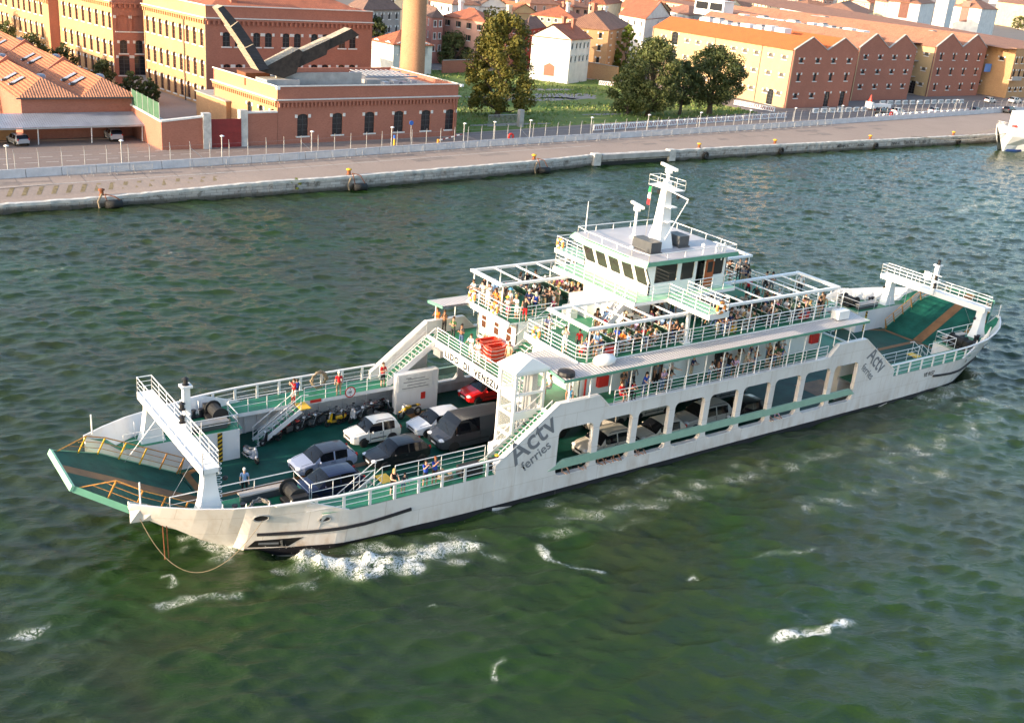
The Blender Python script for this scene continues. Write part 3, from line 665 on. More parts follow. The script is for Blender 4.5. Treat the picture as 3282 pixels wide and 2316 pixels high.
# ---- the long brick mill
ml = thing('brick_mill', 'long four storey brick mill with arched windows, its corner behind the plank sculpture', 'building', (11.8, 123.5, GZ))
def P_(o): return MB().xf if 0 else None
def rel(mb, o):       # shift a mesh modelled in world axes under its parent
    l = Vector(o.location)
    mb.v = [(x-l.x, y-l.y, z-l.z) for x, y, z in mb.v]; return mb
A0, A1 = (9.0, 147.0), (11.8, 123.4); B0, B1 = (11.8, 123.4), (42.4, 124.2)
w1 = [(u, z, 'tall') for z in (2.3, 6.5, 11.4) for u in np.linspace(1.6, 22.2, 9)]
w2 = []
for z, key in ((2.5, 'pair'), (6.4, 'mid'), (11.5, 'mid')):
    for c in (3.6, 8.9, 14.2, 19.5, 24.8):
        w2 += [(c-1.05+.9, z, key), (c+1.05+.9, z, key)]
mb = MB(); wall(mb, A0, A1, GZ, 17.8, w1, k=1); wall(mb, B0, B1, GZ, 17.8, w2, k=0); wall(mb, B1, (44, 150), GZ, 17.8, k=0)
rel(mb, ml).build('wall', ['brick_red', 'brick_ochre'], ml)
for p0, p1, ws in ((A0, A1, w1), (B0, B1, w2)):
    for u, z, q in ws: put_window(ml, p0, p1, u, z, q)
mb = MB(); cornice(mb, A0, A1, 15.55, 1, .35, .28, .85); cornice(mb, B0, B1, 15.55, 0, .35, .28, .85)
rel(mb, ml).build('brick_frieze', ['brick_red', 'brick_ochre'], ml)
mb = MB(); cornice(mb, A0, A1, 15.9, 0, .42, .14, ext=.2); cornice(mb, B0, B1, 15.9, 0, .42, .14, ext=.2); cornice(mb, A0, A1, 17.8, 0, .12, .16, ext=.1); cornice(mb, B0, B1, 17.8, 0, .12, .16, ext=.1)
rel(mb, ml).build('stone_cornice', 'white_stone', ml)
mb = MB(); zr = 17.3; q = [(12.3, 124.0, zr), (42, 124.6, zr), (43.6, 149.6, zr), (9.6, 148.8, zr)]; c = [(20, 134.5, 20.4), (35, 134.8, 20.4)]
mb.quad(q[0], q[1], c[1], c[0]); mb.quad(q[1], q[2], c[1]); mb.quad(q[2], q[3], c[0], c[1]); mb.quad(q[3], q[0], c[0])
rf = rel(mb, ml).build('roof', 'tile_red', ml)
mb = MB(); 
for x, y in ((18, 127.5), (31.5, 131)): mb.box(x-.5, x+.5, y-.5, y+.5, 17.5, 20.3); mb.box(x-.65, x+.65, y-.65, y+.65, 20.3, 20.5)
rel(mb, ml).build('chimney', 'brick_red', ml)
for x, y, n_ in ((10.85, 131.2, 0), (11.9, 123.6, 1), (9.2, 146.6, 0)): rel(MB().tube([(x-.12, y-.12, GZ), (x-.12, y-.12, 15.5)], .09, 6), ml).build('drainpipe', 'dark_grey', ml)
# south front of the next wing, with the two glazed doors and stairs
w3 = thing('brick_wing', 'red brick wing with two glazed doors, blind windows and a stair in the yard corner', 'building', (4.2, 149, GZ))
C0, C1 = (4.0, 148.6), (10.3, 148.6); D0, D1 = (.6, 172), (4.0, 148.6)
ws = [(u, 11.0, 'blind') for u in (1.75, 4.5)]+[(u, 3.4, 'door') for u in (1.75, 4.5)]+[(u, 7.2, 'mid') for u in (1.75, 4.5)]
wd = [(u, z, 'tall') for z in (3.0, 6.6, 11.4) for u in (2.5, 5.4, 8.3, 11.2, 14.2, 17.1, 20.0, 22.6)]
mb = MB(); wall(mb, C0, C1, GZ, 18, ws, k=0); wall(mb, D0, D1, GZ, 18, wd, k=1); rel(mb, w3).build('wall', ['brick_red', 'brick_ochre'], w3)
for p0, p1, wl in ((C0, C1, ws), (D0, D1, wd)):
    for u, z, q in wl: put_window(w3, p0, p1, u, z, q)
mb = MB(); cornice(mb, D0, D1, 15.6, 0, .35, .28, .85); cornice(mb, C0, C1, 15.6, 1, .3, .3, .9); rel(mb, w3).build('brick_frieze', ['brick_ochre', 'brick_red'], w3)
mb = MB(); cornice(mb, D0, D1, 15.95, 0, .42, .14, ext=.2); rel(mb, w3).build('stone_cornice', 'white_stone', w3)
mb = MB(); mb.box(.5, 14, 149.2, 172, 17.4, 17.7); rel(mb, w3).build('roof', 'tile_red', w3)
mb = MB()
for i in range(12): mb.box(7.2, 9.4, 142.0+i*.5, 148.5, GZ+i*.14, GZ+(i+1)*.14)
rel(mb, w3).build('stair', 'concrete', w3)
for j, (x, y, L, h) in enumerate(((-1.2, 172.2, 20, 15.0), (-3.8, 192.5, 19, 15.5), (-6.8, 212, 21, 16), (-9.5, 233.5, 60, 16.5))):
    wg = thing('brick_wing', ['ochre brick wing behind the glazed door wing, with tall arched windows', 'brick wing with a white niche on its red end, second beyond the door wing', 'brick wing with a small white plaque high on its end, third beyond the door wing', 'farthest brick wing at the left edge of the view, above the hedge'][j], 'building', (x, y, GZ), group='wings of the brick mill')
    p0, p1, p2 = (x-L*.145, y+L), (x, y), (x+5.5, y)
    wl = [(u, z, 'tall') for z in (3.0, 6.7, 10.9) for u in np.arange(2, L-1, 2.9)]
    mb = MB(); wall(mb, p0, p1, GZ, h, wl, k=1); wall(mb, p1, p2, GZ, h, (), k=0); rel(mb, wg).build('wall', ['brick_red', 'brick_ochre'], wg)
    for u, z, q in wl: put_window(wg, p0, p1, u, z, q)
    mb = MB(); cornice(mb, p0, p1, h-1.1, 0, .3, .25, .85); rel(mb, wg).build('brick_frieze', 'brick_ochre', wg)
    mb = MB(); cornice(mb, p0, p1, h, 0, .4, .15, ext=.3); cornice(mb, p1, p2, h, 0, .3, .15); rel(mb, wg).build('stone_cornice', 'white_stone', wg)
    mb = MB(); mb.quad((x-.2, y+.3, h-.3), (x+14, y+.3, h-.3), (x+14-L*.145, y+L, h-.3), (x-.2-L*.145, y+L, h-.3)); rel(mb, wg).build('roof', 'tile_red', wg)
    mb = MB(); mb.box(x+2.2, x+3.2, y-.06, y+.02, 9.5, 11.3); rel(mb, wg).build('niche', 'white_stone', wg)
# ---- low brick boiler house in front
bh = thing('boiler_house', 'low red brick building with six dark arched windows facing the quay', 'building', (10.4, 91.5, GZ))
E0, E1, E2, E3 = (10.4, 91.4), (41.7, 93.4), (40.3, 113), (8.4, 111)
wl = [(u, 2.75, 'big') for u in (4.0, 9.7, 15.2, 20.4, 25.4, 30.0)]; wv = [(u, 4.2, 'mid') for u in (11.5, 15.0, 18.4)]
mb = MB(); wall(mb, E0, E1, GZ, 9.75, wl, k=0); wall(mb, E3, E0, GZ, 9.75, wv, k=1); wall(mb, E1, E2, GZ, 9.75, k=0); wall(mb, E2, E3, GZ, 9.75, k=0)
rel(mb, bh).build('wall', ['brick_red', 'brick_ochre'], bh)
for u, z, q in wl: put_window(bh, E0, E1, u, z, q)
for u, z, q in wv: put_window(bh, E3, E0, u, z, q)
mb = MB(); cornice(mb, E0, E1, 7.55, 0, .34, .3, .62); cornice(mb, E3, E0, 7.55, 1, .34, .3, .62); rel(mb, bh).build('brick_frieze', ['brick_red', 'brick_ochre'], bh)
mb = MB(); cornice(mb, E0, E1, 7.9, 0, .44, .13, ext=.35); cornice(mb, E3, E0, 7.9, 0, .44, .13, ext=.35)
for p0, p1 in ((E0, E1), (E3, E0), (E1, E2)): cornice(mb, p0, p1, 9.75, 0, .14, .15, ext=.14)
rel(mb, bh).build('stone_cornice', 'white_stone', bh)
mb = MB(); mb.prism([(10.7, 91.8), (41.3, 93.8), (39.9, 112.6), (8.8, 110.6)], 8.6, 8.9); rel(mb, bh).build('roof', 'roof_gravel', bh)
mb = MB(); mb.prism([(13.5, 99.0), (28.0, 100.0), (28.0, 100.5), (13.5, 99.5)], 8.9, 10.6); mb.prism([(28.8, 99.7), (37.0, 100.5), (36.4, 107), (28.2, 106.4)], 8.9, 9.5); mb.prism([(11.2, 97.0), (16.5, 97.4), (16.2, 102), (10.8, 101.6)], 8.9, 9.9)
rel(mb, bh).build('roof_parapet', 'concrete', bh)
mb = MB()
for i in range(9): mb.tube([(29.2+i*.9, 99.4, 10.1), (28.8+i*.9, 105.5, 10.3)], .09, 5)
for y in (99.5, 102, 105): mb.tube([(28.4, y, 10.0), (38, y+.6, 10.0)], .12, 5)
for i in range(4): mb.box(30+i*1.6, 30.9+i*1.6, 96.2, 97.6, 8.9, 9.7+.2*(i % 2))
rel(mb, bh).build('roof_duct', 'sheet_metal', bh)
mb = MB()
for x, y in ((10.2, 91.0), (41.9, 93.1)): mb.bar((x, y, 9.4), (x, y-.1, 9.4), .1); mb.box(x-.25, x+.25, y-.5, y-.1, 9.5, 9.85)
rel(mb, bh).build('camera_housing', 'bright_white', bh)
for p in ((40.9, 93.1), (41.2, 93.15)): rel(MB().tube([(p[0], p[1], GZ), (p[0], p[1], 7.5)], .07, 6), bh).build('drainpipe', 'brick_red', bh)
# plank sculpture on its roof
sc = thing('plank_sculpture', 'huge V of stepped dark planks rising from the low brick roof', 'sculpture', (10.6, 100, 10.2))
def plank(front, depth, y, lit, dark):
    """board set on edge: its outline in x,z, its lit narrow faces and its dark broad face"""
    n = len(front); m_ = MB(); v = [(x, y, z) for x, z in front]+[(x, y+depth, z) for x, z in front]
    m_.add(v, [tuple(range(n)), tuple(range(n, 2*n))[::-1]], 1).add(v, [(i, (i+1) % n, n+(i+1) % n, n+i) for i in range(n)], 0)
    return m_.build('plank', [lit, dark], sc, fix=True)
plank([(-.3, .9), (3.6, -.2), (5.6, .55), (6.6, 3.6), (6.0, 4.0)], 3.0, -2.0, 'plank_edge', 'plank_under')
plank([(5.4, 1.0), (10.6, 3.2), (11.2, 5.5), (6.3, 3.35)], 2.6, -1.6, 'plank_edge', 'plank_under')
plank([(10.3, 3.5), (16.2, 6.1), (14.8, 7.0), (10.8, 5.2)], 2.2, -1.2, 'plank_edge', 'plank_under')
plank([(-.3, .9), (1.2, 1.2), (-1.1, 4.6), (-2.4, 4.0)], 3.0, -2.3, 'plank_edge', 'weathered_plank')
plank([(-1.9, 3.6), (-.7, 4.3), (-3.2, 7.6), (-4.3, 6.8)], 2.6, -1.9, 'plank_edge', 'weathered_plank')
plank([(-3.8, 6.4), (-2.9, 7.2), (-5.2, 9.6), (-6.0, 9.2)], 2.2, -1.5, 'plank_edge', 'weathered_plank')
MB().box(-1.2, 2.6, .6, 4, -1.6, .2).build('foot', 'rust', sc)
# small flat roofed annexes, wall and gate along the yard
an = thing('brick_annex', 'small flat roofed brick shed between the mill corner and the red gate', 'building', (8.2, 108, GZ))
mb = MB(); ap = [(8.2, 105.4), (11.2, 105.8), (10.6, 116.5), (7.4, 116.2)]; mb.prism(ap, GZ, 5.5); rel(mb, an).build('wall', 'brick_ochre', an)
mb = MB(); mb.prism([(8.0, 105.2), (11.4, 105.6), (10.8, 116.7), (7.2, 116.4)], 5.5, 5.65); rel(mb, an).build('roof', 'roof_gravel', an)
mb = MB(); mb.box(10.0, 10.9, 106.5, 107.3, 5.65, 7.6); rel(mb, an).build('vent_box', 'bright_white', an)
for y in (107, 110, 113): put_window(an, (7.4, 116.2), (8.2, 105.4), 116.2-y, 2.6, 'hp', True)
def yard_wall(label, p0, p1, h0, h1, pier=None):
    o = thing('brick_wall', label, 'wall', (*p0, GZ)); a, d, L, n = wframe(p0, p1); m_ = MB()
    v = [a+n*e+Vector((0, 0, z)) for e in (0, .5) for z in (GZ, h0)]+[a+d*L+n*e+Vector((0, 0, z)) for e in (0, .5) for z in (GZ, h1)]
    m_.add(v, [(0, 4, 5, 1), (2, 3, 7, 6), (1, 5, 7, 3), (0, 1, 3, 2), (4, 6, 7, 5)]); rel(m_, o).build('wall', 'brick_red', o, fix=True)
    m_ = MB(); m_.bar(a+n*.25+Vector((0, 0, h0+.12)), a+d*L+n*.25+Vector((0, 0, h1+.12)), .75, .22); rel(m_, o).build('coping', 'white_stone', o)
    if pier is not None:
        c = a+d*pier+n*.25; m_ = MB(); m_.box(c.x-.55, c.x+.55, c.y-.5, c.y+.5, GZ, h1+.5); rel(m_, o).build('gate_pier', 'stone_edge', o)
    return o
yard_wall('brick yard wall with a pale coping left of the red gate', (-6.4, 90.3), (.0, 90.2), 5.4, 6.0, 6.1)
yard_wall('brick yard wall between the red gate and the low brick building', (4.75, 91.0), (10.35, 91.35), 6.2, 6.2, .5)
yard_wall('sunlit brick return wall beside the open carport', (-7.2, 101), (-6.4, 90.3), 5.9, 5.4)
gt = thing('yard_gate', 'dark red steel gate between two brick yard walls', 'gate', (.1, 90.6, GZ))
MB().box(0, 4.65, 0, .12, .05, 3.9).build('gate_leaf', 'gate_red', gt); MB().box(0, 4.65, -.05, .0, 1.9, 2.0).build('rail', 'gate_red', gt)
nf = thing('mesh_fence', 'green netted fence on top of the brick wall by the carport', 'fence', (-7.1, 100.6, 5.9))
MB().quad((0, 0, .1), (.72, -9.6, -.35), (.72, -9.6, 1.9), (0, 0, 2.3)).build('net', 'net_green', nf)
for i in range(6): f = i/5; MB().tube([(.72*f, -9.6*f, -.4*f), (.72*f, -9.6*f, 2.4-.4*f)], .05, 5).build('post', 'galvanised', nf)
# ---- tiled hall on the left and the carport leaning on it
hb = thing('tiled_hall', 'low brick hall with twin hipped tile roofs and skylights at the left edge', 'building', (-21.4, 100.4, GZ))
mb = MB(); hp = [(-21.5, 100.4), (-6.5, 100.9), (-8.6, 165), (-24, 165)]; mb.prism(hp, GZ, 7.2); rel(mb, hb).build('wall', 'brick_red', hb)
for y_, h_ in ((100.4, 4.4), (112, 6.8)): rel(MB().box(-36, -22.4, y_, y_+.4, GZ, h_), hb).build('court_wall', 'brick_ochre', hb)
for j, (xl, xr) in enumerate(((-21.9, -14.1), (-14.0, -6.2))):
    xm = (xl+xr)/2; sh = -.033; y0 = 100.1; dy = 22; z0, z1 = 7.2, 9.3
    for s_ in range(3):
        ya, yb = y0+s_*dy, y0+(s_+1)*dy-.5; o = sh*(ya-y0); p = sh*(yb-y0); hip = 3.6 if s_ == 0 else 0
        mb = MB(); mb.quad((xl+o, ya, z0), (xm+o, ya+hip, z1), (xm+p, yb, z1), (xl+p, yb, z0)); mb.quad((xr+o, ya, z0), (xr+p, yb, z0), (xm+p, yb, z1), (xm+o, ya+hip, z1))
        rf = rel(mb, hb).build('roof', 'tile_orange', hb)
        if hip: mb = MB(); mb.quad((xl, ya, z0), (xr, ya, z0), (xm, ya+hip, z1+.01)); rel(mb, hb).build('roof_hip', 'tile_ribbed', hb)
        else:
            mb = MB(); mb.add([(xl+o, ya-.45, z0-.3), (xr+o, ya-.45, z0-.3), (xm+o, ya-.45, z1+.55), (xl+o, ya, z0-.3), (xr+o, ya, z0-.3), (xm+o, ya, z1+.55)], [(0, 1, 2), (5, 4, 3), (1, 4, 5, 2), (2, 5, 3, 0)]); rel(mb, hb).build('fire_wall', 'brick_red', hb)
        for k_ in (0, 1):
            y = ya+7+k_*4; f = .42; x = xl+(xm-xl)*f+sh*(y-y0); z = z0+(z1-z0)*f
            mb = MB(); mb.quad((x-1, y, z-.47), (x+1, y, z+.62), (x+1, y+1.3, z+.62), (x-1, y+1.3, z-.47)); mb.v = [(a, b, c+.14) for a, b, c in mb.v]; mb.box(x-1, x+1, y-.08, y, z-.3, z+.05, 1)
            rel(mb, hb).build('skylight', ['sheet_metal', 'dark_grey'], hb)
        mb = MB(); x = xm+1.2+sh*(ya+5-y0); mb.lathe([(.7, 0), (.7, .35), (.5, .6), (.05, .7)], (x, ya+9, z1-.9), 10); rel(mb, hb).build('roof_vent', 'sheet_metal', hb)
mb = MB(); mb.box(-22.1, -6.1, 99.95, 100.2, 7.0, 7.15); rel(mb, hb).build('gutter', 'dark_grey', hb)
cp = thing('carport', 'long open carport with a corrugated metal roof against the tiled hall', 'carport', (-62, 95.4, GZ))
mb = MB(); rows = []
for i in range(372):
    x = i*.1496; z = .018*(1 if i % 2 else -1); rows.append([(x, -.1+x*.018, 2.35+z), (x, 4.8+x*.004, 3.45+z)])
mb.grid(rows); cr = mb.build('roof', 'sheet_metal', cp)
mb = MB(); mb.bar((0, -.1, 2.22), (55.5, .9, 2.22), .1, .18); mb.build('gutter', 'galvanised', cp)
for i in range(9): x = 1.0+i*6.75; MB().tube([(x, .55+x*.018, 0), (x, .3+x*.018, 2.3)], .075, 6).build('post', 'bright_white', cp)
# ---- tall round chimney
ch = thing('mill_chimney', 'tall round brick chimney cut by the top of the view', 'chimney', (44.2, 112.6, GZ))
MB().lathe([(2.6, 0), (2.6, 3), (2.22, 3.4), (1.95, 22), (1.85, 40), (2.1, 40.5), (2.1, 41.5), (1.6, 41.5)], (0, 0, 0), 36).build('shaft', 'brick_chimney', ch, smooth=True)
MB().box(-3, 3, -3, 3, 0, 2.2).build('base', 'brick_red', ch)
# ---- warehouses on the right
def warehouse(label, x0, y0, x1, depth, eave, peak, wtab, roofm, name='brick_warehouse'):
    o = thing(name, label, 'warehouse', (x0, y0, GZ), group='gabled brick warehouses'); w = x1-x0
    F0, F1 = (x0, y0), (x1, y0+.9); G0 = (x0+.3, y0+depth)
    top = lambda L: [(L, eave), (L*.75, peak), (L*.5, eave), (L*.25, peak), (0, eave)]
    front = [(w*(i+.5)/4, z, k) for z, ks in wtab for i, k in enumerate(ks) if k]
    side = []
    if name == 'brick_warehouse' and depth > 30:
        us = [depth-u for u in (2.6, 6.6, 11, 14.6, 18.2, 22.2, 26.2, 30.2, 34, 42.6, 46.5) if u < depth-1]
        side = [(u, z, 'slot') for z in (4.2, 8.2, 12.0) for u in us]+[(depth-38.6, z, 'loft') for z in (6.9, 11.0)]+[(depth-5.0, GZ+.1, 'door')]
    m_ = MB(); wall(m_, F0, F1, GZ, eave, front, k=0, top=top); wall(m_, G0, F0, GZ, eave, side, k=1); wall(m_, F1, (x1+.3, y0+.9+depth), GZ, eave, k=0)
    rel(m_, o).build('wall', ['brick_red', 'brick_yellow'], o)
    for u, z, k in front: put_window(o, F0, F1, u, z, k)
    for u, z, k in side: put_window(o, G0, F0, u, z, k)
    a, d, L, n = wframe(F0, F1); dv = Vector((G0[0]-F0[0], G0[1]-F0[1], 0))
    for i in range(2):
        q0, q1, q2 = a+d*(L*(.5*i))+Vector((0, 0, eave+.05)), a+d*(L*(.5*i+.25))+Vector((0, 0, peak+.05)), a+d*(L*(.5*i+.5))+Vector((0, 0, eave+.05))
        b = n*.25
        m_ = MB(); m_.quad(q0+b-d*.4*(i == 0)-Vector((0, 0, .2*(i == 0))), q1+b, q1+dv, q0+dv-d*.4*(i == 0)-Vector((0, 0, .2*(i == 0)))); m_.quad(q1+b, q2+b, q2+dv, q1+dv); rel(m_, o).build('roof', roofm, o)
    m_ = MB(); up = Vector((0, 0, .1))
    T_ = [a+d*u+Vector((0, 0, z)) for u, z in top(L)]
    for p, q in zip(T_, T_[1:]): m_.bar(p+n*.12+up, q+n*.12+up, .5, .16)
    rel(m_, o).build('gable_coping', 'concrete', o)
    a2, d2, L2, n2 = wframe(G0, F0)
    for u in (L2-.3, L2-9.5, L2-24.5, .4): rel(MB().tube([a2+d2*u-n2*.1+Vector((0, 0, GZ)), a2+d2*u-n2*.1+Vector((0, 0, eave-.2))], .08, 5), o).build('drainpipe', 'dark_grey', o)
    return o
s4 = ['slotd']*4; t4 = ['slott']*4
wa = warehouse('bright orange roofed warehouse with a long sunlit side of small arched windows', 139.5, 111.1, 162.4, 47, 14.3, 17.0, ((3.9, ['slotd', 'slotd', None, None]), (GZ+.1, [None, None, 'door', 'door']), (7.6, t4), (11.6, s4)), 'tile_new')
wb = warehouse('second twin gabled warehouse with square windows, a step back from the orange roofed one', 172.2, 119.3, 196.0, 58, 14.3, 17.6, ((4.6, s4), (8.2, s4), (11.7, s4)), 'tile_old')
wc = warehouse('third twin gabled warehouse with taller windows at the far right', 209.6, 123.8, 234.2, 84, 14.6, 18.0, ((3.4, ['slott', 'slotd', 'slott', 'slott']), (7.4, t4), (11.3, t4)), 'tile_old')
lk = thing('link_building', 'shaded loading bay with a white curved column between two gabled warehouses', 'building', (196, 131, GZ))
mb = MB(); wl = [(4.2, 11.0, 'door'), (9.6, 11.3, 'mid'), (9.6, 8.0, 'slotd'), (9.6, 4.2, 'slotd')]; wall(mb, (196.2, 131), (210, 131.4), GZ, 15.2, wl); rel(mb, lk).build('wall', 'brick_red', lk)
for u, z, q in wl: put_window(lk, (196.2, 131), (210, 131.4), u, z, q)
mb = MB(); mb.quad((196, 128.2, 15.0), (210.2, 128.6, 15.0), (210.4, 245, 18.5), (196.4, 245, 18.5)); rel(mb, lk).build('roof', 'tile_old', lk)
mb = MB(); mb.box(196.3, 210, 128.4, 130.9, 10.3, 10.6); mb.box(196.3, 210, 128.4, 130.9, 6.2, 6.4); rel(mb, lk).build('balcony', 'concrete', lk)
mb = MB(); mb.tube([(202.6, 128.6, GZ), (202.6, 128.6, 8.6), (202.2, 128.6, 9.7), (200.8, 128.6, 10.2), (197, 128.6, 10.3)], .32, 8); rel(mb, lk).build('column', 'bright_white', lk)
wd_ = thing('brick_depot', 'brick depot with a balcony cut by the right edge of the view', 'building', (240.4, 119.6, GZ))
ws = [(u, z, q) for z, q in ((3.6, 'slotd'), (7.4, 'mid'), (11.2, 'slott')) for u in (1.6, 4.6, 7.6)]; wt = [(4, 11.6, 'slotd'), (9, 11.6, 'slotd'), (4, 4.5, 'slotd')]
mb = MB(); wall(mb, (238.5, 132), (240.4, 119.6), GZ, 15.2, wt, k=1); wall(mb, (240.4, 119.6), (275, 121.6), GZ, 15.2, ws, k=1); rel(mb, wd_).build('wall', ['brick_red', 'brick_ochre'], wd_)
for u, z, q in wt: put_window(wd_, (238.5, 132), (240.4, 119.6), u, z, q)
for u, z, q in ws: put_window(wd_, (240.4, 119.6), (275, 121.6), u, z, q)
mb = MB(); mb.quad((234.4, 119.2, 15.1), (276, 121.2, 15.1), (276, 240, 19.5), (234.6, 240, 19.5)); rel(mb, wd_).build('roof', 'tile_old', wd_)
mb = MB(); mb.box(239.2, 244, 118.2, 119.6, 6.7, 6.85); mb.box(239.2, 244, 118.2, 118.3, 6.85, 7.8); rel(mb, wd_).build('balcony', 'concrete', wd_)
mb = MB(); mb.box(235, 238, 124.5, 124.6, 8.2, 10.4); rel(mb, wd_).build('window_cover', simple('tarp_blue', (.10, .25, .60), .6), wd_)
# plant on the warehouse roofs
for o, x, ys, lab in ((wa, 151.0, (124, 150), 'row of white roof units in the valley of the orange roof'), (wb, 184.1, (124, 170), 'white ducts and machines along the valley of the second warehouse roof'), (wc, 221.9, (130, 180), 'white ducts and machines along the valley of the third warehouse roof')):
    rp = thing('roof_plant', lab, 'machinery', (x, ys[0], 14.6)); r_ = random.Random(int(x)); y = 0; 
    while y < ys[1]-ys[0]:
        L = r_.uniform(1.6, 3.6); h = r_.uniform(2.2, 3.3); MB().box(-1.2, 1.2, y, y+L, 0, h).build('unit', 'bright_white', rp)
        if r_.random() < .5: MB().box(-.9, .9, y+.3, y+L-.3, h, h+.35).build('grille', 'mid_grey', rp)
        y += L+r_.uniform(.3, 1.6)
gh = thing('roof_cabin', 'white glazed cabin on the ridge of the second warehouse roof', 'cabin', (186, 178, 16))
MB().box(-2, 2, 0, 12, 0, 4.2).build('wall', 'bright_white', gh); MB().box(-2.04, -2.0, .6, 5.6, 1.6, 3.6).build('window', 'house_glass', gh); MB().box(-2.04, -2.0, 6.4, 11.4, 1.6, 3.6).build('window', 'house_glass', gh); MB().box(-2.3, 2.3, -.3, 12.3, 4.2, 4.4).build('roof', 'bright_white', gh)
# ------------------------------------------------------------------ houses of the town, placed by their eave corners
hrnd = random.Random(21)
def house(label, a, c, b, h, wallm, roofm, kind='hip', rise=None, rows=2, cols=(4, 2), key='hw', chim=1, name='town_house', cat='house', group=None, ground=GZ):
    """a, c, b: photo pixels of three eave corners (far left, nearest, far right) at the height h"""
    A, C, B = (at(p[0], p[1], h) for p in (a, c, b))
    return house3(label, A, C, B, h, wallm, roofm, kind, rise, rows, cols, key, chim, name, cat, group, ground)
def house3(label, A, C, B, h, wallm, roofm, kind='hip', rise=None, rows=2, cols=(4, 2), key='hw', chim=1, name='town_house', cat='house', group=None, ground=GZ):
    A, C, B = Vector(A), Vector(C), Vector(B); D = A+B-C
    o = thing(name, label, cat, (C.x, C.y, ground), group=group); l = Vector(o.location)
    q = [Vector((p.x, p.y, 0)) for p in (A, C, B, D)]; e1 = (q[0]-q[1]); e2 = (q[2]-q[1]); L1, L2 = e1.length, e2.length
    rise = rise or min(L1, L2)*.26; w = MB(); faces = []
    wins = []
    for (p0, p1, L, n) in ((q[0], q[1], L1, cols[0]), (q[1], q[2], L2, cols[1])):
        for r_ in range(rows):
            for i in range(n):
                z = h-(1.35 if key == 'hq' else 2.1)-2.9*r_
                if z > ground+.6: wins.append((p0, p1, L*(i+.5)/n+hrnd.uniform(-.12, .12), z))
    for p0, p1, L in ((q[0], q[1], L1), (q[1], q[2], L2), (q[2], q[3], L1), (q[3], q[0], L2)):
        ws = [(u, z, key) for a_, b_, u, z in wins if a_ is p0 and b_ is p1]
        ridge_ac = kind == 'gable_c' ; top = None
        if (kind == 'gable_a' and L == L1 and (p0 is q[0] or p0 is q[2])) or (kind == 'gable_c' and (p0 is q[1] or p0 is q[3])):
            top = lambda L, h=h, r=rise: [(L, h), (L/2, h+r), (0, h)]
        wall(w, p0, p1, ground, h, ws, .25, 0, top)
    rel(w, o).build('wall', wallm, o)
    for p0, p1, u, z in wins: put_window(o, p0, p1, u, z, key)
    Z = Vector((0, 0, 1)); ov = .35; d1, d2 = e1.normalized(), e2.normalized()
    k = [q[0]+d1*ov-d2*ov, q[1]-d1*ov-d2*ov, q[2]-d1*ov+d2*ov, q[3]+d1*ov+d2*ov]; k = [p+Z*(h+.04) for p in k]
    m_ = MB(); mid = lambda p, r: (p+r)/2
    if kind == 'flat': m_.quad(*[p+Z*.15 for p in k]); m_.quad(*k)
    else:
        if kind == 'gable_a': r0, r1 = mid(k[0], k[1])+Z*rise, mid(k[2], k[3])+Z*rise; sides = ((k[1], k[2], r1, r0), (k[3], k[0], r0, r1)); tri = ()
        elif kind == 'gable_c': r0, r1 = mid(k[1], k[2])+Z*rise, mid(k[3], k[0])+Z*rise; sides = ((k[0], k[1], r0, r1), (k[2], k[3], r1, r0)); tri = ()
        elif L1 >= L2:
            m0, m1 = mid(k[1], k[2]), mid(k[0], k[3]); f = min(.5, L2*.5/L1); r0 = m0.lerp(m1, f)+Z*rise; r1 = m1.lerp(m0, f)+Z*rise
            sides = ((k[0], k[1], r0, r1), (k[2], k[3], r1, r0)); tri = ((k[1], k[2], r0), (k[3], k[0], r1))
        else:
            m0, m1 = mid(k[0], k[1]), mid(k[2], k[3]); f = min(.5, L1*.5/L2); r0 = m0.lerp(m1, f)+Z*rise; r1 = m1.lerp(m0, f)+Z*rise
            sides = ((k[1], k[2], r1, r0), (k[3], k[0], r0, r1)); tri = ((k[0], k[1], r0), (k[2], k[3], r1))
        for s_ in sides: m_.quad(*s_); m_.quad(*[p-Z*.14 for p in s_[::-1]])
        for s_ in tri: m_.quad(*s_)
        for p, r_ in zip(k, k[1:]+k[:1]): m_.bar(p-Z*.08, r_-Z*.08, .06, .16)
        m_.bar(r0+Z*.04, r1+Z*.04, .28, .16)
    rf = rel(m_, o).build('roof', roofm, o)
    for i in range(chim):
        f, g_ = hrnd.uniform(.2, .8), hrnd.uniform(.25, .75); p = q[1]+e1*f+e2*g_; s_ = hrnd.uniform(.35, .5); t = h+rise*hrnd.uniform(.9, 1.25)+.8
        m_ = MB(); m_.box(p.x-s_, p.x+s_, p.y-s_, p.y+s_, h-.2, t); m_.box(p.x-s_-.16, p.x+s_+.16, p.y-s_-.16, p.y+s_+.16, t, t+.5)
        x = rel(m_, o).build('chimney', hrnd.choice(['plaster_cream', 'brick_ochre', 'plaster_white', 'brick_red']), rf)
    return o
W_ = 'plaster_'
house('pink three storey house with a red hipped roof and paired shutters, behind the bushes', (1421, 51), (1556, 71), (1600, 64), 12.6, W_+'salmon', 'tile_red', 'hip', 2.2, 4, (4, 2), 'hs', 2)
house('dark rose house front in shade beside the pink house', (1325, 30), (1386, 57), (1421, 57), 12.6, W_+'rose', 'tile_dark', 'hip', 2.0, 3, (3, 2), 'hw', 1)
house('white chapel with tall arched windows behind the round chimney', (1190, 128), (1262, 143), (1386, 146), 8.2, W_+'white', 'tile_red', 'hip', 2.6, 1, (2, 3), 'ha', 0, 'chapel', 'chapel')
house('dark roofed old palace in shade behind the mill', (1120, 16), (1165, 33), (1284, 31), 14.5, W_+'grey', 'tile_dark', 'hip', 4.5, 2, (2, 5), 'hp', 1)
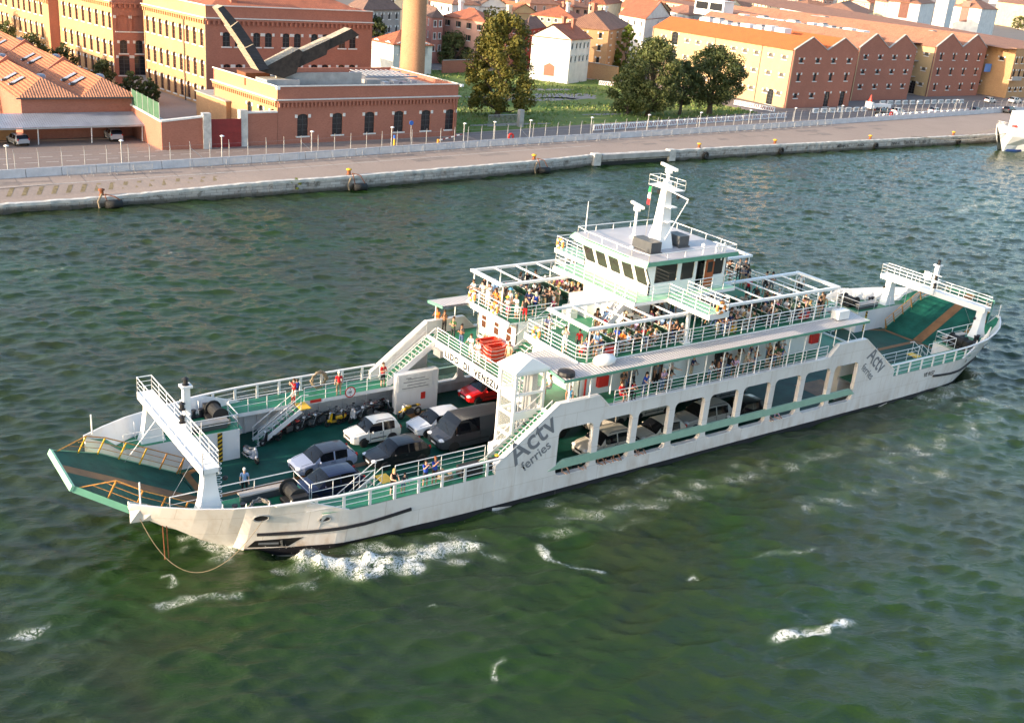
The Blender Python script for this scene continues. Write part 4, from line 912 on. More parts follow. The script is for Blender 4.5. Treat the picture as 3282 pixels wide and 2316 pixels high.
house('grey outbuilding with a sloping dark roof left of the round chimney', (1185, 62), (1190, 74), (1248, 72), 10.0, W_+'grey', 'tile_dark', 'gable_c', 2.0, 1, (1, 2), 'hp', 1)
house('white gabled house with a bricked up arch, on the edge of the grass field', (1706.6, 113.8), (1831, 128), (1893.5, 123.4), 11.6, W_+'white', 'tile_red', 'gable_a', 2.9, 2, (0, 5), 'hp', 2)
house('brick house with a broad hipped roof and laundry, behind the white gabled house', (1801, 83), (1952, 97), (2025, 84), 13.2, 'brick_ochre', 'tile_brown', 'hip', 3.6, 3, (3, 4), 'hp', 2)
house('long yellow house with a hipped red roof and two tall chimneys', (1705, 47), (1840, 61), (1873, 55), 13.0, W_+'yellow', 'tile_red', 'hip', 2.6, 2, (6, 1), 'hq', 3)
house('rose house with grouped windows beside the tall plane tree', (1598, 66), (1622, 80), (1689, 75), 12.4, W_+'rose', 'tile_dark', 'hip', 2.4, 2, (2, 4), 'hp', 1)
house('dark red house left of the white gabled house', (1662, 84), (1690, 95), (1750, 87), 11.4, W_+'red', 'tile_dark', 'hip', 2.4, 3, (2, 4), 'hw', 0)
house('tall white house with a gable end and dormers beside the orange roof', (1985, 47), (2068, 62), (2151, 55), 14.0, W_+'white', 'tile_red', 'gable_c', 4.6, 3, (4, 1), 'hp', 1)
house('cream house with an arcade cornice and a blank purple end wall', (1889, 11), (1942, 15), (1992, 8), 15.5, W_+'cream', 'tile_red', 'hip', 2.2, 2, (3, 0), 'hp', 1)
house('house with a wide orange roof and attic windows left of the tall white gable', (1985, 22), (2105, 38), (2150, 33), 13.0, W_+'ochre', 'tile_orange', 'gable_c', 2.6, 2, (4, 2), 'hw', 2)
house('long white house under a low orange roof at the top of the view', (2233, 8), (2346, 21), (2375, 15), 12.5, W_+'white', 'tile_old', 'hip', 1.6, 2, (4, 1), 'hq', 1)
house('white house with a hipped orange roof behind the bright orange roof', (2126, 31), (2208, 50), (2318, 44), 12.0, W_+'white', 'tile_old', 'hip', 3.0, 2, (3, 4), 'hw', 2)
house('cream gabled house with a small bay, behind the long warehouse roofs', (2322, 26), (2386, 29), (2420, 27), 13.0, W_+'cream', 'tile_old', 'gable_a', 3.4, 2, (2, 1), 'hp', 0)
house('low cream gabled house behind the warehouse roofs', (2385, 42), (2432, 53), (2519, 55), 9.8, W_+'cream', 'tile_old', 'gable_a', 2.2, 1, (0, 3), 'hw', 0)
house('white walled block in front of the brown hipped roofs', (2502, 17), (2592, 27), (2700, 34), 13.0, W_+'white', 'tile_brown', 'hip', 3.4, 1, (0, 0), 'hp', 0)
house('wide house with a brown hipped roof and a white dormer', (2600, 30), (2756, 52), (2800, 38), 13.0, W_+'cream', 'tile_brown', 'hip', 4.2, 2, (5, 2), 'hw', 1)
house('cream tower house with three rows of small windows', (2806, 3), (2846, 9), (2872, 4), 18.0, W_+'cream', 'tile_old', 'hip', 2.0, 3, (2, 1), 'hw', 0)
house('high white church transept with one barred window', (2849.6, 4), (2951, 13), (2996, 10), 21.5, W_+'white', 'tile_old', 'hip', 3.0, 0, (0, 0), 'hp', 0, 'church', 'church')
house3('white bell tower cut by the top of the view', at(2985, 80, 16)+Vector((0, 0, 0)), at(3022, 86, 16), at(3044, 82, 16), 42.0, W_+'white', 'tile_old', 'hip', 5.0, 0, (0, 0), 'hp', 0, 'bell_tower', 'tower')
house('high white church choir with a dark window beside the bell tower', (3058, 20), (3147, 29), (3198, 31), 20.5, W_+'white', 'tile_old', 'hip', 3.4, 0, (0, 0), 'hp', 0, 'church', 'church')
house('pale yellow church front with a half round window at the top right corner', (3196, 6), (3330, 22), (3380, 16), 18.5, W_+'yellow', 'tile_old', 'gable_c', 4.5, 0, (0, 0), 'hp', 0, 'church', 'church')
house('low tiled house in front of the yellow church at the right edge', (3190, 40), (3290, 62), (3340, 58), 9.5, W_+'cream', 'tile_orange', 'hip', 2.0, 1, (4, 2), 'hw', 1)
# more of the roofscape: rows of houses receding behind the ones above
TINTS = ['white', 'cream', 'pink', 'salmon', 'yellow', 'ochre', 'rose', 'stone', 'white', 'white']
ROOFS = ['tile_red', 'tile_old', 'tile_brown', 'tile_red', 'tile_orange', 'tile_dark']
back = [(1450, 14, 14), (1530, 22, 13.5), (1600, 20, 12.5), (1635, 42, 11.5), (1700, 12, 13), (1770, 20, 12.5), (1840, 24, 12), (1480, -12, 13.5), (1560, -8, 13), (1640, 4, 13), (1720, -10, 14),
        (1800, -6, 13), (1880, -12, 14), (1960, -14, 13), (2040, 4, 12), (2110, -8, 13), (2190, 14, 12), (2180, -14, 13), (2260, -6, 13), (2330, -10, 13), (2400, 2, 12), (2460, 12, 11.5), (2480, -10, 13), (2560, -6, 13), (2640, 0, 12.5), (2720, -4, 13), (2790, 10, 12), (2900, -14, 13), (3100, -12, 13), (3200, -8, 12), (1400, 2, 13), (1350, -10, 14), (1240, -10, 14), (2030, 70, 9), (1560, 40, 11)]
for i, (px, py, h) in enumerate(back):
    c = at(px, py, h); an_ = R(hrnd.uniform(82, 100)); w1_, w2_ = hrnd.uniform(9, 17), hrnd.uniform(8, 14); t = TINTS[hrnd.randrange(len(TINTS))]; rf_ = ROOFS[hrnd.randrange(len(ROOFS))]
    d1 = Vector((math.cos(an_), math.sin(an_), 0)); d2 = Vector((d1.y, -d1.x, 0)); kd = hrnd.choice(['hip', 'gable_a', 'gable_c', 'hip'])
    house3('%s town house under a %s %s roof, far roof %d from the left' % (dict(white='white', cream='cream', pink='pink', salmon='salmon', yellow='yellow', ochre='ochre', rose='rose', stone='stone grey')[t], rf_[5:].replace('old', 'worn'), 'gabled' if 'gable' in kd else 'hipped', 1+sum(q[0] < px for q in back)),
           c+d1*w1_, c, c+d2*w2_, h, W_+t, rf_, kd, None, 2, (max(2, int(w1_/3)), max(1, int(w2_/4))), hrnd.choice(['hw', 'hs', 'hp']), hrnd.choice([1, 1, 2]), group='far houses of the town')
# barred window, clock-like lunette and bricked arch that single out some of them
def patch(o_name, lab_part, pts, mat_, kidname):
    for o in S.objects:
        if o.get('label', '').startswith(lab_part):
            m_ = MB(); m_.quad(*pts); return rel(m_, o).build(kidname, mat_, o)
def on_wall(px, py, h, a, c, w, hgt):      # rectangle lying on the a-c wall of a house
    A, C = at(*a, h), at(*c, h); d = Vector((C.x-A.x, C.y-A.y, 0)).normalized(); n = Vector((-d.y, d.x, 0)); A0_ = Vector((A.x, A.y, 0))
    v = fwd+(px-1641)/FOC*cright-(py-1158)/FOC*cup; t = (A0_-CAM).dot(n)/v.dot(n); p = CAM+v*t-n*.05
    return [p-d*w/2, p+d*w/2, p+d*w/2+Vector((0, 0, hgt)), p-d*w/2+Vector((0, 0, hgt))]
patch('', 'high white church transept', on_wall(2891, 58, 21.5, (2849.6, 4), (2951, 13), 3.6, 9.5), 'window_bar', 'window')
patch('', 'high white church choir', on_wall(3085, 70, 20.5, (3058, 20), (3147, 29), 3.6, 9), 'window_bar', 'window')
ar = on_wall(1758, 243, 11.6, (1706.6, 113.8), (1831, 128), 2.6, 2.9); patch('', 'white gabled house with a bricked', ar[:2]+[ar[2]-Vector((0, 0, .7)), (ar[2]+ar[3])/2, ar[3]-Vector((0, 0, .7))], 'brick_red', 'bricked_arch')
for o in S.objects:
    if o.get('label', '').startswith('pale yellow church'):
        p = on_wall(3254, 35, 18.5, (3196, 6), (3330, 22), 9, 4.4); b0 = (p[0]+p[1])/2; d_ = (p[1]-p[0])/2; m_ = MB(); m_.quad(*[b0+d_*math.cos(PI*i/12)+Vector((0, 0, 4.4*math.sin(PI*i/12))) for i in range(13)]); rel(m_, o).build('lunette', 'concrete', o)
# brick garden wall along the field
gw = thing('garden_wall', 'sunlit ochre brick garden wall between the white gabled house and the trees', 'wall', (116, 160, GZ))
p0, p1 = at(1821, 240, GZ), at(1976, 266, GZ); m_ = MB(); wall(m_, p0, p1, GZ, 5.4, (), .4); rel(m_, gw).build('wall', 'brick_ochre', gw); m_ = MB(); cornice(m_, p0, p1, 5.4, 0, .15, .15); rel(m_, gw).build('coping', 'concrete', gw)
gw2 = thing('garden_wall', 'low shaded brick garden wall below the pink house', 'wall', (70, 170, GZ))
p0, p1 = at(1418, 236, GZ), at(1522, 232, GZ); m_ = MB(); wall(m_, p0, p1, GZ, 4.6, (), .4); rel(m_, gw2).build('wall', 'brick_red', gw2); m_ = MB(); cornice(m_, p0, p1, 4.6, 0, .15, .15); rel(m_, gw2).build('coping', 'concrete', gw2)
# ------------------------------------------------------------------ trees and bushes
def leaf_mat(name, c0, c1):
    m, nt, b = nodes(name); b.inputs['Roughness'].default_value = .6; b.inputs['Specular IOR Level'].default_value = .3
    g = N(nt, 'ShaderNodeNewGeometry'); nzz = N(nt, 'ShaderNodeTexNoise', Scale=.9, Detail=4.0); nt.links.new(coords(nt), nzz.inputs['Vector'])
    c = mixc(nt, g.outputs['Random Per Island'], ramp(nt, nzz.outputs[0], [(.35, c0), (.65, mul(c0, 1.5))]), c1)
    nt.links.new(c, b.inputs['Base Color'])
    t = N(nt, 'ShaderNodeBsdfTranslucent'); nt.links.new(c, t.inputs[0]); mx = N(nt, 'ShaderNodeMixShader', Fac=.25)
    nt.links.new(b.outputs[0], mx.inputs[1]); nt.links.new(t.outputs[0], mx.inputs[2]); nt.links.new(mx.outputs[0], nt.nodes['Material Output'].inputs[0])
leaf_mat('leaf_olive', (.075, .085, .018), (.19, .155, .030)); leaf_mat('leaf_dark', (.045, .066, .022), (.105, .115, .036)); leaf_mat('leaf_mid', (.075, .100, .030), (.165, .170, .060)); leaf_mat('leaf_bright', (.13, .17, .02), (.20, .24, .03))
simple('bark', (.085, .065, .045), .9, var=.4, scale=4)
def tree(label, x, y, h, w, trunk, leafm, n, seed, shape='round', leaf=.42, name='broadleaf_tree', cat='tree', group=None, clumps=46):
    r = random.Random(seed); o = thing(name, label, cat, (x, y, GZ), group=group); t = MB(); cl = []
    if trunk > 0: t.tube([(0, 0, -.1), (.1, .05, trunk*.6), (.05, -.1, trunk+(h-trunk)*.55)], [w*.045+.06, w*.036+.05, w*.012+.03], 8)
    else: t.tube([(0, 0, 0), (0, 0, h*.5)], [.1, .04], 6)
    for i in range(clumps):
        f = (i+.5)/clumps; zz = trunk+(h-trunk)*f
        if shape == 'round': rad = w/2*math.sqrt(max(.04, 1-(2*f-.9)**2*.9))
        elif shape == 'egg': rad = w/2*min(1, .72+f*1.6)*(1.0-.62*max(0, f-.12)**1.25)
        elif shape == 'cone': rad = w/2*(1.0-.80*f)*min(1, .55+f*2.4)
        elif shape == 'column': rad = w/2*min(1, .5+f*3, (1-f)*3+.15)
        else: rad = w/2*math.sqrt(max(.05, 1-f**2))
        a = i*2.4+r.uniform(-.5, .5); q = rad*math.sqrt(r.uniform(.25, 1.05)); p = Vector((q*math.cos(a), q*math.sin(a), zz+r.uniform(-.4, .4))); s_ = w*r.uniform(.085, .165)
        cl.append((p, s_))
        if trunk > 0 and i % 3 == 0: t.tube([(0, 0, max(trunk*.7, zz-rad*.9)), p*.5+Vector((0, 0, zz*.5-.6*rad*.3)), p], [w*.016+.02, w*.010+.015, .015], 5)
    t.build('trunk', 'bark', o)
    P = []; nr = np.random.default_rng(seed)
    ci = nr.integers(0, len(cl), n); cp_ = np.array([tuple(c[0]) for c in cl])[ci]; cs = np.array([c[1] for c in cl])[ci]
    d = nr.normal(size=(n, 3)); d /= np.linalg.norm(d, axis=1)[:, None]; rr = cs*(nr.random(n)**.4)*1.05
    c0 = cp_+d*rr[:, None]*np.array([1, 1, .8]); nn = d+nr.normal(size=(n, 3))*.55; nn /= np.linalg.norm(nn, axis=1)[:, None]
    u = np.cross(nn, nr.normal(size=(n, 3))); u /= np.linalg.norm(u, axis=1)[:, None]; v = np.cross(nn, u); s2 = leaf*(.55+.75*nr.random(n))[:, None]
    V = np.stack([c0-u*s2*.5, c0+v*s2*.33, c0+u*s2*.5, c0-v*s2*.33], 1).reshape(-1, 3)
    V[:, 2] = np.maximum(V[:, 2], .05)
    me = bpy.data.meshes.new('crown'); me.from_pydata([tuple(q) for q in V], [], [(4*i, 4*i+1, 4*i+2, 4*i+3) for i in range(n)]); me.materials.append(M[leafm]); me.update()
    link('crown', me, o); return o
def gp_(px, py): p = at(px, py, GZ); return p.x, p.y
tree('tall sunlit olive plane tree alone on the grass beside the low brick building', 60.0, 108.6, 17.6, 12.4, 1.6, 'leaf_olive', 16500, 1, 'egg', .52, clumps=84)
tree('pale grey green poplar group left of the dark round tree', *gp_(2075, 372), 14.2, 11.5, 1.5, 'leaf_mid', 14000, 2, 'round', .5, clumps=90)
tree('low leafy tree at the foot of the poplar', *gp_(2010, 365), 8.5, 8.0, .8, 'leaf_mid', 6500, 12, 'round', .48)
tree('dark round tree standing in front of the sunlit warehouse wall', *gp_(2272, 365), 12.6, 12.5, 2.8, 'leaf_dark', 14000, 3, 'round', .5, clumps=90)
tree('slim dark tree between the poplar group and the dark round tree', *gp_(2178, 368), 10.0, 7.0, 2.4, 'leaf_dark', 6000, 4, 'round', .45)
tree('bright green narrow poplar beside the garden wall', *gp_(1998, 245), 12.0, 4.6, .8, 'leaf_bright', 3500, 5, 'column', .5)
tree('yellowish bush at the end of the garden wall', *gp_(1958, 240), 6.0, 5.5, .3, 'leaf_olive', 2200, 6, 'dome', .5, 'bush', 'bush')
tree('large round bush in front of the pink house', *gp_(1455, 205), 7.2, 9.5, .3, 'leaf_mid', 4500, 7, 'dome', .5, 'bush', 'bush')
tree('smaller bush right of the large round one below the pink house', *gp_(1530, 200), 5.2, 7.5, .3, 'leaf_mid', 3000, 8, 'dome', .5, 'bush', 'bush')
tree('dark tree squeezed between the mill and the white chapel', *gp_(1205, 220), 11.0, 6.5, 1.0, 'leaf_dark', 4200, 9, 'column', .5)
for i, (x, y, h, w) in enumerate(((1.6, 130.0, 4.6, 3.6), (3.6, 127.2, 3.8, 3.0), (-.2, 141, 5.0, 4.6), (-3.6, 153, 6.0, 5.5), (-6.5, 164, 6.6, 6), (-8.5, 176, 7.6, 7), (-11, 190, 9.5, 9))):
    tree(['dark bush beside the stair of the brick wing, nearest the mill corner', 'small cypress shaped bush below the stair', 'low hedge bush between the tiled hall and the mill', 'hedge bush half way along the tiled hall', 'sunlit hedge tree beyond the skylights', 'larger hedge tree under the far brick wings', 'tallest olive coloured hedge tree at the left edge'][i], x, y, h, w, .4, 'leaf_dark' if i < 4 else 'leaf_mid', 1800 if i < 4 else 3200, 30+i, 'dome' if i > 1 else 'column', .42, 'bush', 'bush', 'hedge along the brick mill')
tree('small bush in the yard behind the mesh fence', -3.2, 113, 3.6, 3.8, .3, 'leaf_dark', 1500, 41, 'dome', .4, 'bush', 'bush')
tree('weed growing out of the quay wall', 3.5, 69.55, 1.2, 1.6, 0, 'leaf_bright', 260, 42, 'dome', .22, 'wall_weed', 'plant', clumps=8)
bpy.data.objects[[o.name for o in S.objects if o.get('label') == 'weed growing out of the quay wall'][0]].location.z = .55
tree('far dark tree crown between the roofs at the top of the view', *gp_(2225, 60), 13.5, 13, 2, 'leaf_dark', 3500, 43, 'round', .8); tree('green tree behind the church at the right edge', *gp_(3262, 96), 9, 10, 1.5, 'leaf_mid', 3200, 44, 'round', .6)
tree('second far dark tree crown near the top edge above the warehouses', *gp_(2480, 30), 14, 14, 2, 'leaf_dark', 3500, 45, 'round', .8)
# ------------------------------------------------------------------ cars (front towards -x)
def interp(tab, x):
    for (a, va), (b, vb) in zip(tab, tab[1:]):
        if x <= b: return va+(vb-va)*max(0, (x-a)/(b-a)) if b > a else vb
    return tab[-1][1]
CARS = {}
def car_parts(key, L, W, H, kind='hatch', rails=False):
    if key in CARS: return CARS[key]
    w = W/2; wr = .31 if kind != 'van' else .34; xf, xr = (.80, L-.72) if kind != 'van' else (.95, L-1.15)
    if kind == 'hatch': st = dict(ws=.255*L, rs=.43*L, re=.86*L, rg=.975*L, hood=.60*H+.02, tail=.66*H); hp = [(0, .44*H), (.10, .50*H), (.55, .575*H), (.255*L, .635*H)]
    elif kind == 'suv': st = dict(ws=.27*L, rs=.42*L, re=.90*L, rg=.985*L, hood=.60*H, tail=.64*H); hp = [(0, .46*H), (.10, .54*H), (.5, .595*H), (.27*L, .63*H)]
    elif kind == 'sedan': st = dict(ws=.27*L, rs=.43*L, re=.70*L, rg=.85*L, hood=.6*H, tail=.67*H); hp = [(0, .44*H), (.10, .5*H), (.6, .58*H), (.27*L, .635*H)]
    else: st = dict(ws=.13*L, rs=.285*L, re=.985*L, rg=.995*L, hood=.5*H, tail=.5*H); hp = [(0, .33*H), (.10, .40*H), (.35, .47*H), (.13*L, .52*H)]
    belt = .615*H if kind != 'van' else .55*H
    def topz(x):
        if x <= st['ws']: return interp(hp, x)
        if x <= st['rs']: return interp([(st['ws'], interp(hp, st['ws'])), ((st['ws']+st['rs'])/2, interp(hp, st['ws'])*.42+H*.57), (st['rs'], H*.985)], x)
        if x <= st['re']: m = (st['rs']+st['re'])/2; return interp([(st['rs'], H*.985), (m-.3, H), (m+.3, H), (st['re'], H*(.965 if kind != 'van' else .99))], x)
        if x <= st['rg']: return interp([(st['re'], H*(.965 if kind != 'van' else .99)), (st['rg'], st['tail'] if kind != 'van' else H*.97)], x)
        return interp([(st['rg'], st['tail'] if kind != 'van' else H*.97), (L, st['tail']*.94 if kind != 'van' else H*.93)], x)
    def hw(x): return w*interp([(0, .74), (.12, .86), (.45, .97), (1.0, 1.0), (L-.8, 1.0), (L-.25, .955), (L-.05, .90), (L, .84)], x)
    def low(x): return interp([(0, .34), (.2, .22), (1, .2), (L-.9, .2), (L-.25, .26), (L, .40)], x)
    bp_ = st['rs']+(st['re']-st['rs'])*.40
    cabin = [st['ws']+.10, st['ws']+.45, st['rs']+.06, bp_-.04, bp_+.05, st['re']-.30 if kind != 'sedan' else st['re']-.06, st['re']-.16 if kind != 'sedan' else st['re']+.1]
    xs = sorted(set([0, .05, .12, .3, .55, xf-.36, xf, xf+.36, st['ws'], st['rs'], st['re'], st['rg'], xr-.36, xr, xr+.36, L-.08, L-.02, L]+cabin+[st['rs']+(st['re']-st['rs'])*f for f in (.2, .6, .8)]))
    xs = [x for i, x in enumerate(xs) if i == 0 or x-xs[i-1] > .012 or x == L]
    B, GW, GR, GS, RF = MB(), MB(), MB(), [MB(), MB()], MB()
    def ring(x):
        t = topz(x); h = hw(x); lo = low(x); cab = t > belt+.06
        bz = min(belt, t-.035) if cab else t-.075; tum = (.62+.0*t) if kind != 'van' else .40
        tw = h-(t-bz)*tum*.46 if cab else h-.055; tw = max(tw, h*.6)
        y = [(h*.80, lo-.02), (h*.985, lo+.05), (h, lo+(bz-lo)*.55), (h*.985, bz), (tw, t-.05 if cab else t-.02), (tw*.80, t-.008 if cab else t), (tw*.40, t+.015 if cab else t+.015), (0, t+.02)]
        return [(x, -a, z) for a, z in y]+[(x, a, z) for a, z in y[-2::-1]]
    for i in range(len(xs)-1):
        a, b = ring(xs[i]), ring(xs[i+1]); xm = (xs[i]+xs[i+1])/2; n = len(a)
        for j in range(n-1):
            jj = min(j, n-2-j); f = [a[j], b[j], b[j+1], a[j+1]]
            scr = st['ws']+.02 < xm < st['rs']; rear = st['re'] < xm < st['rg'] and kind != 'van'
            side = jj == 3 and topz(xm) > belt+.14 and (st['ws']+.3 < xm < bp_-.04 or (bp_+.05 < xm < (st['re']-.16 if kind not in ('van', 'sedan') else (st['re']-.04 if kind == 'sedan' else bp_+.0))))
            if jj >= 4 and scr: GW.quad(*f)
            elif jj >= 4 and rear: GR.quad(*f)
            elif side: GS[0 if j < n/2 else 1].quad(*f)
            elif jj >= 4 and st['rs'] <= xm <= st['re']: RF.quad(*f)
            else: B.quad(*f)
    B.quad(*ring(0)[::1]); B.quad(*ring(L)[::-1])
    D = MB()
    for sx in (st['ws']+.28, bp_, min(st['re']-.18, xr-.1)):
        for sg in (-1, 1): D.box(sx-.010, sx+.010, *sorted((sg*(hw(sx)-.02), sg*(hw(sx)+.006))), .34, belt-.02)
    for sg in (-1, 1): D.bar((.30, sg*w*.72, topz(.30)+.012), (st['ws']-.05, sg*w*.80, topz(st['ws']-.05)+.012), .012, .012)
    D.bar((st['ws']+.05, -w*.55, topz(st['ws']+.05)+.02), (st['ws']+.30, w*.25, topz(st['ws']+.30)+.03), .02, .02)          # dark trim: wheel arches, grille, sills
    for x in (xf, xr):
        for sg in (-1, 1):
            y = sg*(hw(x)+.004); D.quad(*[(x+(wr+.065)*math.cos(PI*k/10), y, wr+(wr+.065)*math.sin(PI*k/10)) for k in range(11)][::sg])
    gz = .40*H if kind != 'van' else .30*H
    D.box(-.012, .06, -w*.42, w*.42, gz-.10, gz+.04); D.box(-.006, .10, -w*.55, w*.55, .30, .40); D.box(L-.06, L+.012, -w*.66, w*.66, .36, .44)
    for sg in (-1, 1): D.bar((xf+.5, sg*(w+.006), .52 if kind != 'van' else .62), (xr-.45, sg*(w+.006), .52 if kind != 'van' else .62), .02, .06)
    out = [('body', B, 'car_paint', True), ('trim', D, 'rubber', False), ('windscreen', GW, 'car_glass', True), ('roof_panel', RF, 'car_paint', True)]
    if GR.f: out.append(('rear_window', GR, 'car_glass', True))
    for g in GS:
        if g.f: out.append(('side_window', g, 'car_glass', True))
    for sg in (-1, 1):
        lz = topz(.25)-.13; m_ = MB(); m_.blob((.19, sg*w*.68, lz+.02), .25, w*.24, .10, 8, 5); out.append(('headlight', m_, 'lamp_glass', True))
        m_ = MB(); tz = st['tail']*.93 if kind != 'van' else H*.42; m_.blob((L-.06, sg*w*.80, tz), .09, w*.12, .15 if kind != 'van' else .25, 8, 5); out.append(('tail_light', m_, 'red_glass', True))
        m_ = MB(); m_.blob((st['ws']+.42, sg*(w+.09), belt+.04), .07, .10, .075, 6, 4); out.append(('wing_mirror', m_, 'car_paint', True))
        m_ = MB(); m_.bar((bp_-.25, sg*(w+.012), belt-.12), (bp_-.10, sg*(w+.012), belt-.12), .03); out.append(('door_handle', m_, 'dark_grey', False))
    m_ = MB(); m_.box(-.02, .03, -.26, .26, .42, .53); out.append(('number_plate', m_, 'white_stone', False))
    if rails:
        for sg in (-1, 1): m_ = MB(); m_.tube([(st['rs']+.25, sg*w*.66, H+.0), (st['rs']+.4, sg*w*.66, H+.06), (st['re']-.35, sg*w*.66, H+.05), (st['re']-.2, sg*w*.66, H-.02)], .025, 5); out.append(('roof_rail', m_, 'dark_grey', False))
    T = MB(); T.lathe([(wr*.55, -.10), (wr*.96, -.10), (wr, -.06), (wr, .06), (wr*.96, .10), (wr*.55, .10)], (0, 0, 0), 16); Rm_ = MB()
    Rm_.lathe([(wr*.15, .09), (wr*.16, .095), (wr*.60, .075), (wr*.62, .07)], (0, 0, 0), 14)
    for k in range(5): Rm_.bar((0, 0, .088), (wr*.6*math.cos(k*1.2566), wr*.6*math.sin(k*1.2566), .088), .09, .02)
    meshes = [(nm, m_.mesh(nm, mt, sm)) for nm, m_, mt, sm in out]
    CARS[key] = (meshes, T.mesh('wheel', 'rubber', True), Rm_.mesh('rim', 'steel'), xf, xr, w, wr, L); return CARS[key]
def car(key, label, x, y, z, paint, rz=0., name='parked_car', cat='car', group=None, roof=None, open_door=False):
    """x,y: the near front wheel's contact point for cars on the ferry"""
    meshes, tm, rm, xf, xr, w, wr, L = CARS[key]
    o = thing(name, label, cat, (x, y, z), rz, group)
    for nm, me in meshes:
        c = link(nm, me, o); c.location = (-L/2, 0, 0)
        if 'car_paint' in [q.name for q in me.materials]: c['paint'] = [*(roof if roof and nm == 'roof_panel' else paint), 1.0]
    for xx in (xf, xr):
        for sg in (-1, 1):
            k = link('wheel', tm, o); k.location = (xx-L/2, sg*(w-.10), wr); k.rotation_euler = (R(90)*(-sg), 0, 0); q = link('rim', rm, k)
    if open_door:
        m_ = MB(); m_.box(0, .95, -.05, .02, .28, .95); m_.bar((0, -.02, .95), (.35, -.02, 1.42), .05); m_.bar((.35, -.02, 1.42), (.95, -.02, 1.42), .05); m_.bar((.95, -.02, .95), (.95, -.02, 1.42), .05); c = m_.build('door', 'car_paint', o); c['paint'] = [*paint, 1.0]; c.location = (1.15-L/2, -w, 0); c.rotation_euler = (0, 0, R(-62))
    return o
car_parts('panda', 3.54, 1.58, 1.54, 'suv', True); car_parts('hatch', 3.98, 1.72, 1.45); car_parts('hatch2', 4.1, 1.72, 1.50); car_parts('mpv', 4.25, 1.75, 1.64, 'suv', True); car_parts('sedan', 4.5, 1.75, 1.45, 'sedan'); car_parts('wagon', 4.6, 1.78, 1.62, 'suv', True); car_parts('van', 5.2, 2.05, 2.15, 'van')
# ------------------------------------------------------------------ two wheelers (front towards -x)
def scooter(label, x, y, z, rz, paint, helmet=False):
    o = thing('scooter', label, 'scooter', (x, y, z), rz, 'scooters and motorbikes on the car deck')
    for xx in (-.62, .60): MB().torus((xx, 0, .24), .18, .07, 1, 16, 7).build('wheel', 'rubber', o, True)
    b = MB(); b.grid([[(-.42, -.19, .30), (-.48, 0, .28), (-.42, .19, .30)], [(-.40, -.21, .62), (-.50, 0, .62), (-.40, .21, .62)], [(-.33, -.15, .92), (-.42, 0, .95), (-.33, .15, .92)]]); b.grid([[(-.38, -.19, .30), (-.38, .19, .30)], [(.18, -.17, .27), (.18, .17, .27)]])
    b.blob((.42, 0, .50), .46, .20, .22, 10, 7); b.blob((-.56, 0, .40), .17, .10, .12, 8, 5); c = b.build('bodywork', 'car_paint', o, True); c['paint'] = [*paint, 1]
    s_ = MB(); s_.blob((.35, 0, .74), .42, .15, .09, 10, 5); s_.build('seat', 'dark_grey', o, True)
    h = MB(); h.tube([(-.40, 0, .95), (-.34, 0, 1.02)], .05, 6); h.tube([(-.30, -.33, 1.05), (-.36, 0, 1.0), (-.30, .33, 1.05)], .022, 6); h.tube([(-.62, 0, .26), (-.40, 0, .95)], .035, 6); h.build('handlebar', 'steel', o, True)
    MB().blob((-.44, 0, .93), .07, .09, .07, 8, 5).build('headlight', 'lamp_glass', o, True)
    m_ = MB(); m_.tube([(.15, .16, .2), (.75, .2, .28)], .05, 6); m_.build('exhaust', 'steel', o, True); MB().blob((.80, 0, .62), .05, .09, .05, 6, 4).build('tail_light', 'red_glass', o, True)
    return o
def motorbike(label, x, y, z, rz, paint):
    o = thing('motorbike', label, 'motorbike', (x, y, z), rz, 'scooters and motorbikes on the car deck')
    for xx in (-.72, .70):
        k = MB().torus((xx, 0, .31), .25, .065, 1, 18, 7).build('wheel', 'rubber', o, True); MB().cyl((xx, -.04, .31), .10, .08, 10, axis=1).build('rim', 'steel', k)
    t = MB(); t.blob((-.16, 0, .80), .32, .15, .15, 10, 7); t.blob((.60, 0, .78), .28, .12, .09, 8, 5); t.blob((-.72, 0, .58), .22, .07, .05, 8, 4); t.blob((-.46, 0, .74), .15, .19, .2, 8, 5); c = t.build('bodywork', 'car_paint', o, True); c['paint'] = [*paint, 1]
    MB().blob((.36, 0, .80), .36, .13, .07, 10, 5).build('seat', 'rubber', o, True)
    e = MB(); e.box(-.25, .25, -.15, .15, .28, .62); e.tube([(-.3, 0, .5), (-.4, .14, .3), (.1, .17, .24), (.8, .18, .42)], .045, 6); e.build('engine', 'dark_grey', o)
    f = MB(); 
    for sg in (-1, 1): f.tube([(-.74, sg*.09, .31), (-.46, sg*.09, .98)], .028, 6)
    f.tube([(-.30, -.36, 1.02), (-.42, 0, 1.0), (-.30, .36, 1.02)], .02, 6); f.build('fork', 'steel', o, True); MB().blob((-.56, 0, .88), .10, .11, .10, 8, 5).build('headlight', 'lamp_glass', o, True)
    MB().blob((.86, 0, .74), .04, .08, .04, 6, 4).build('tail_light', 'red_glass', o, True)
    return o
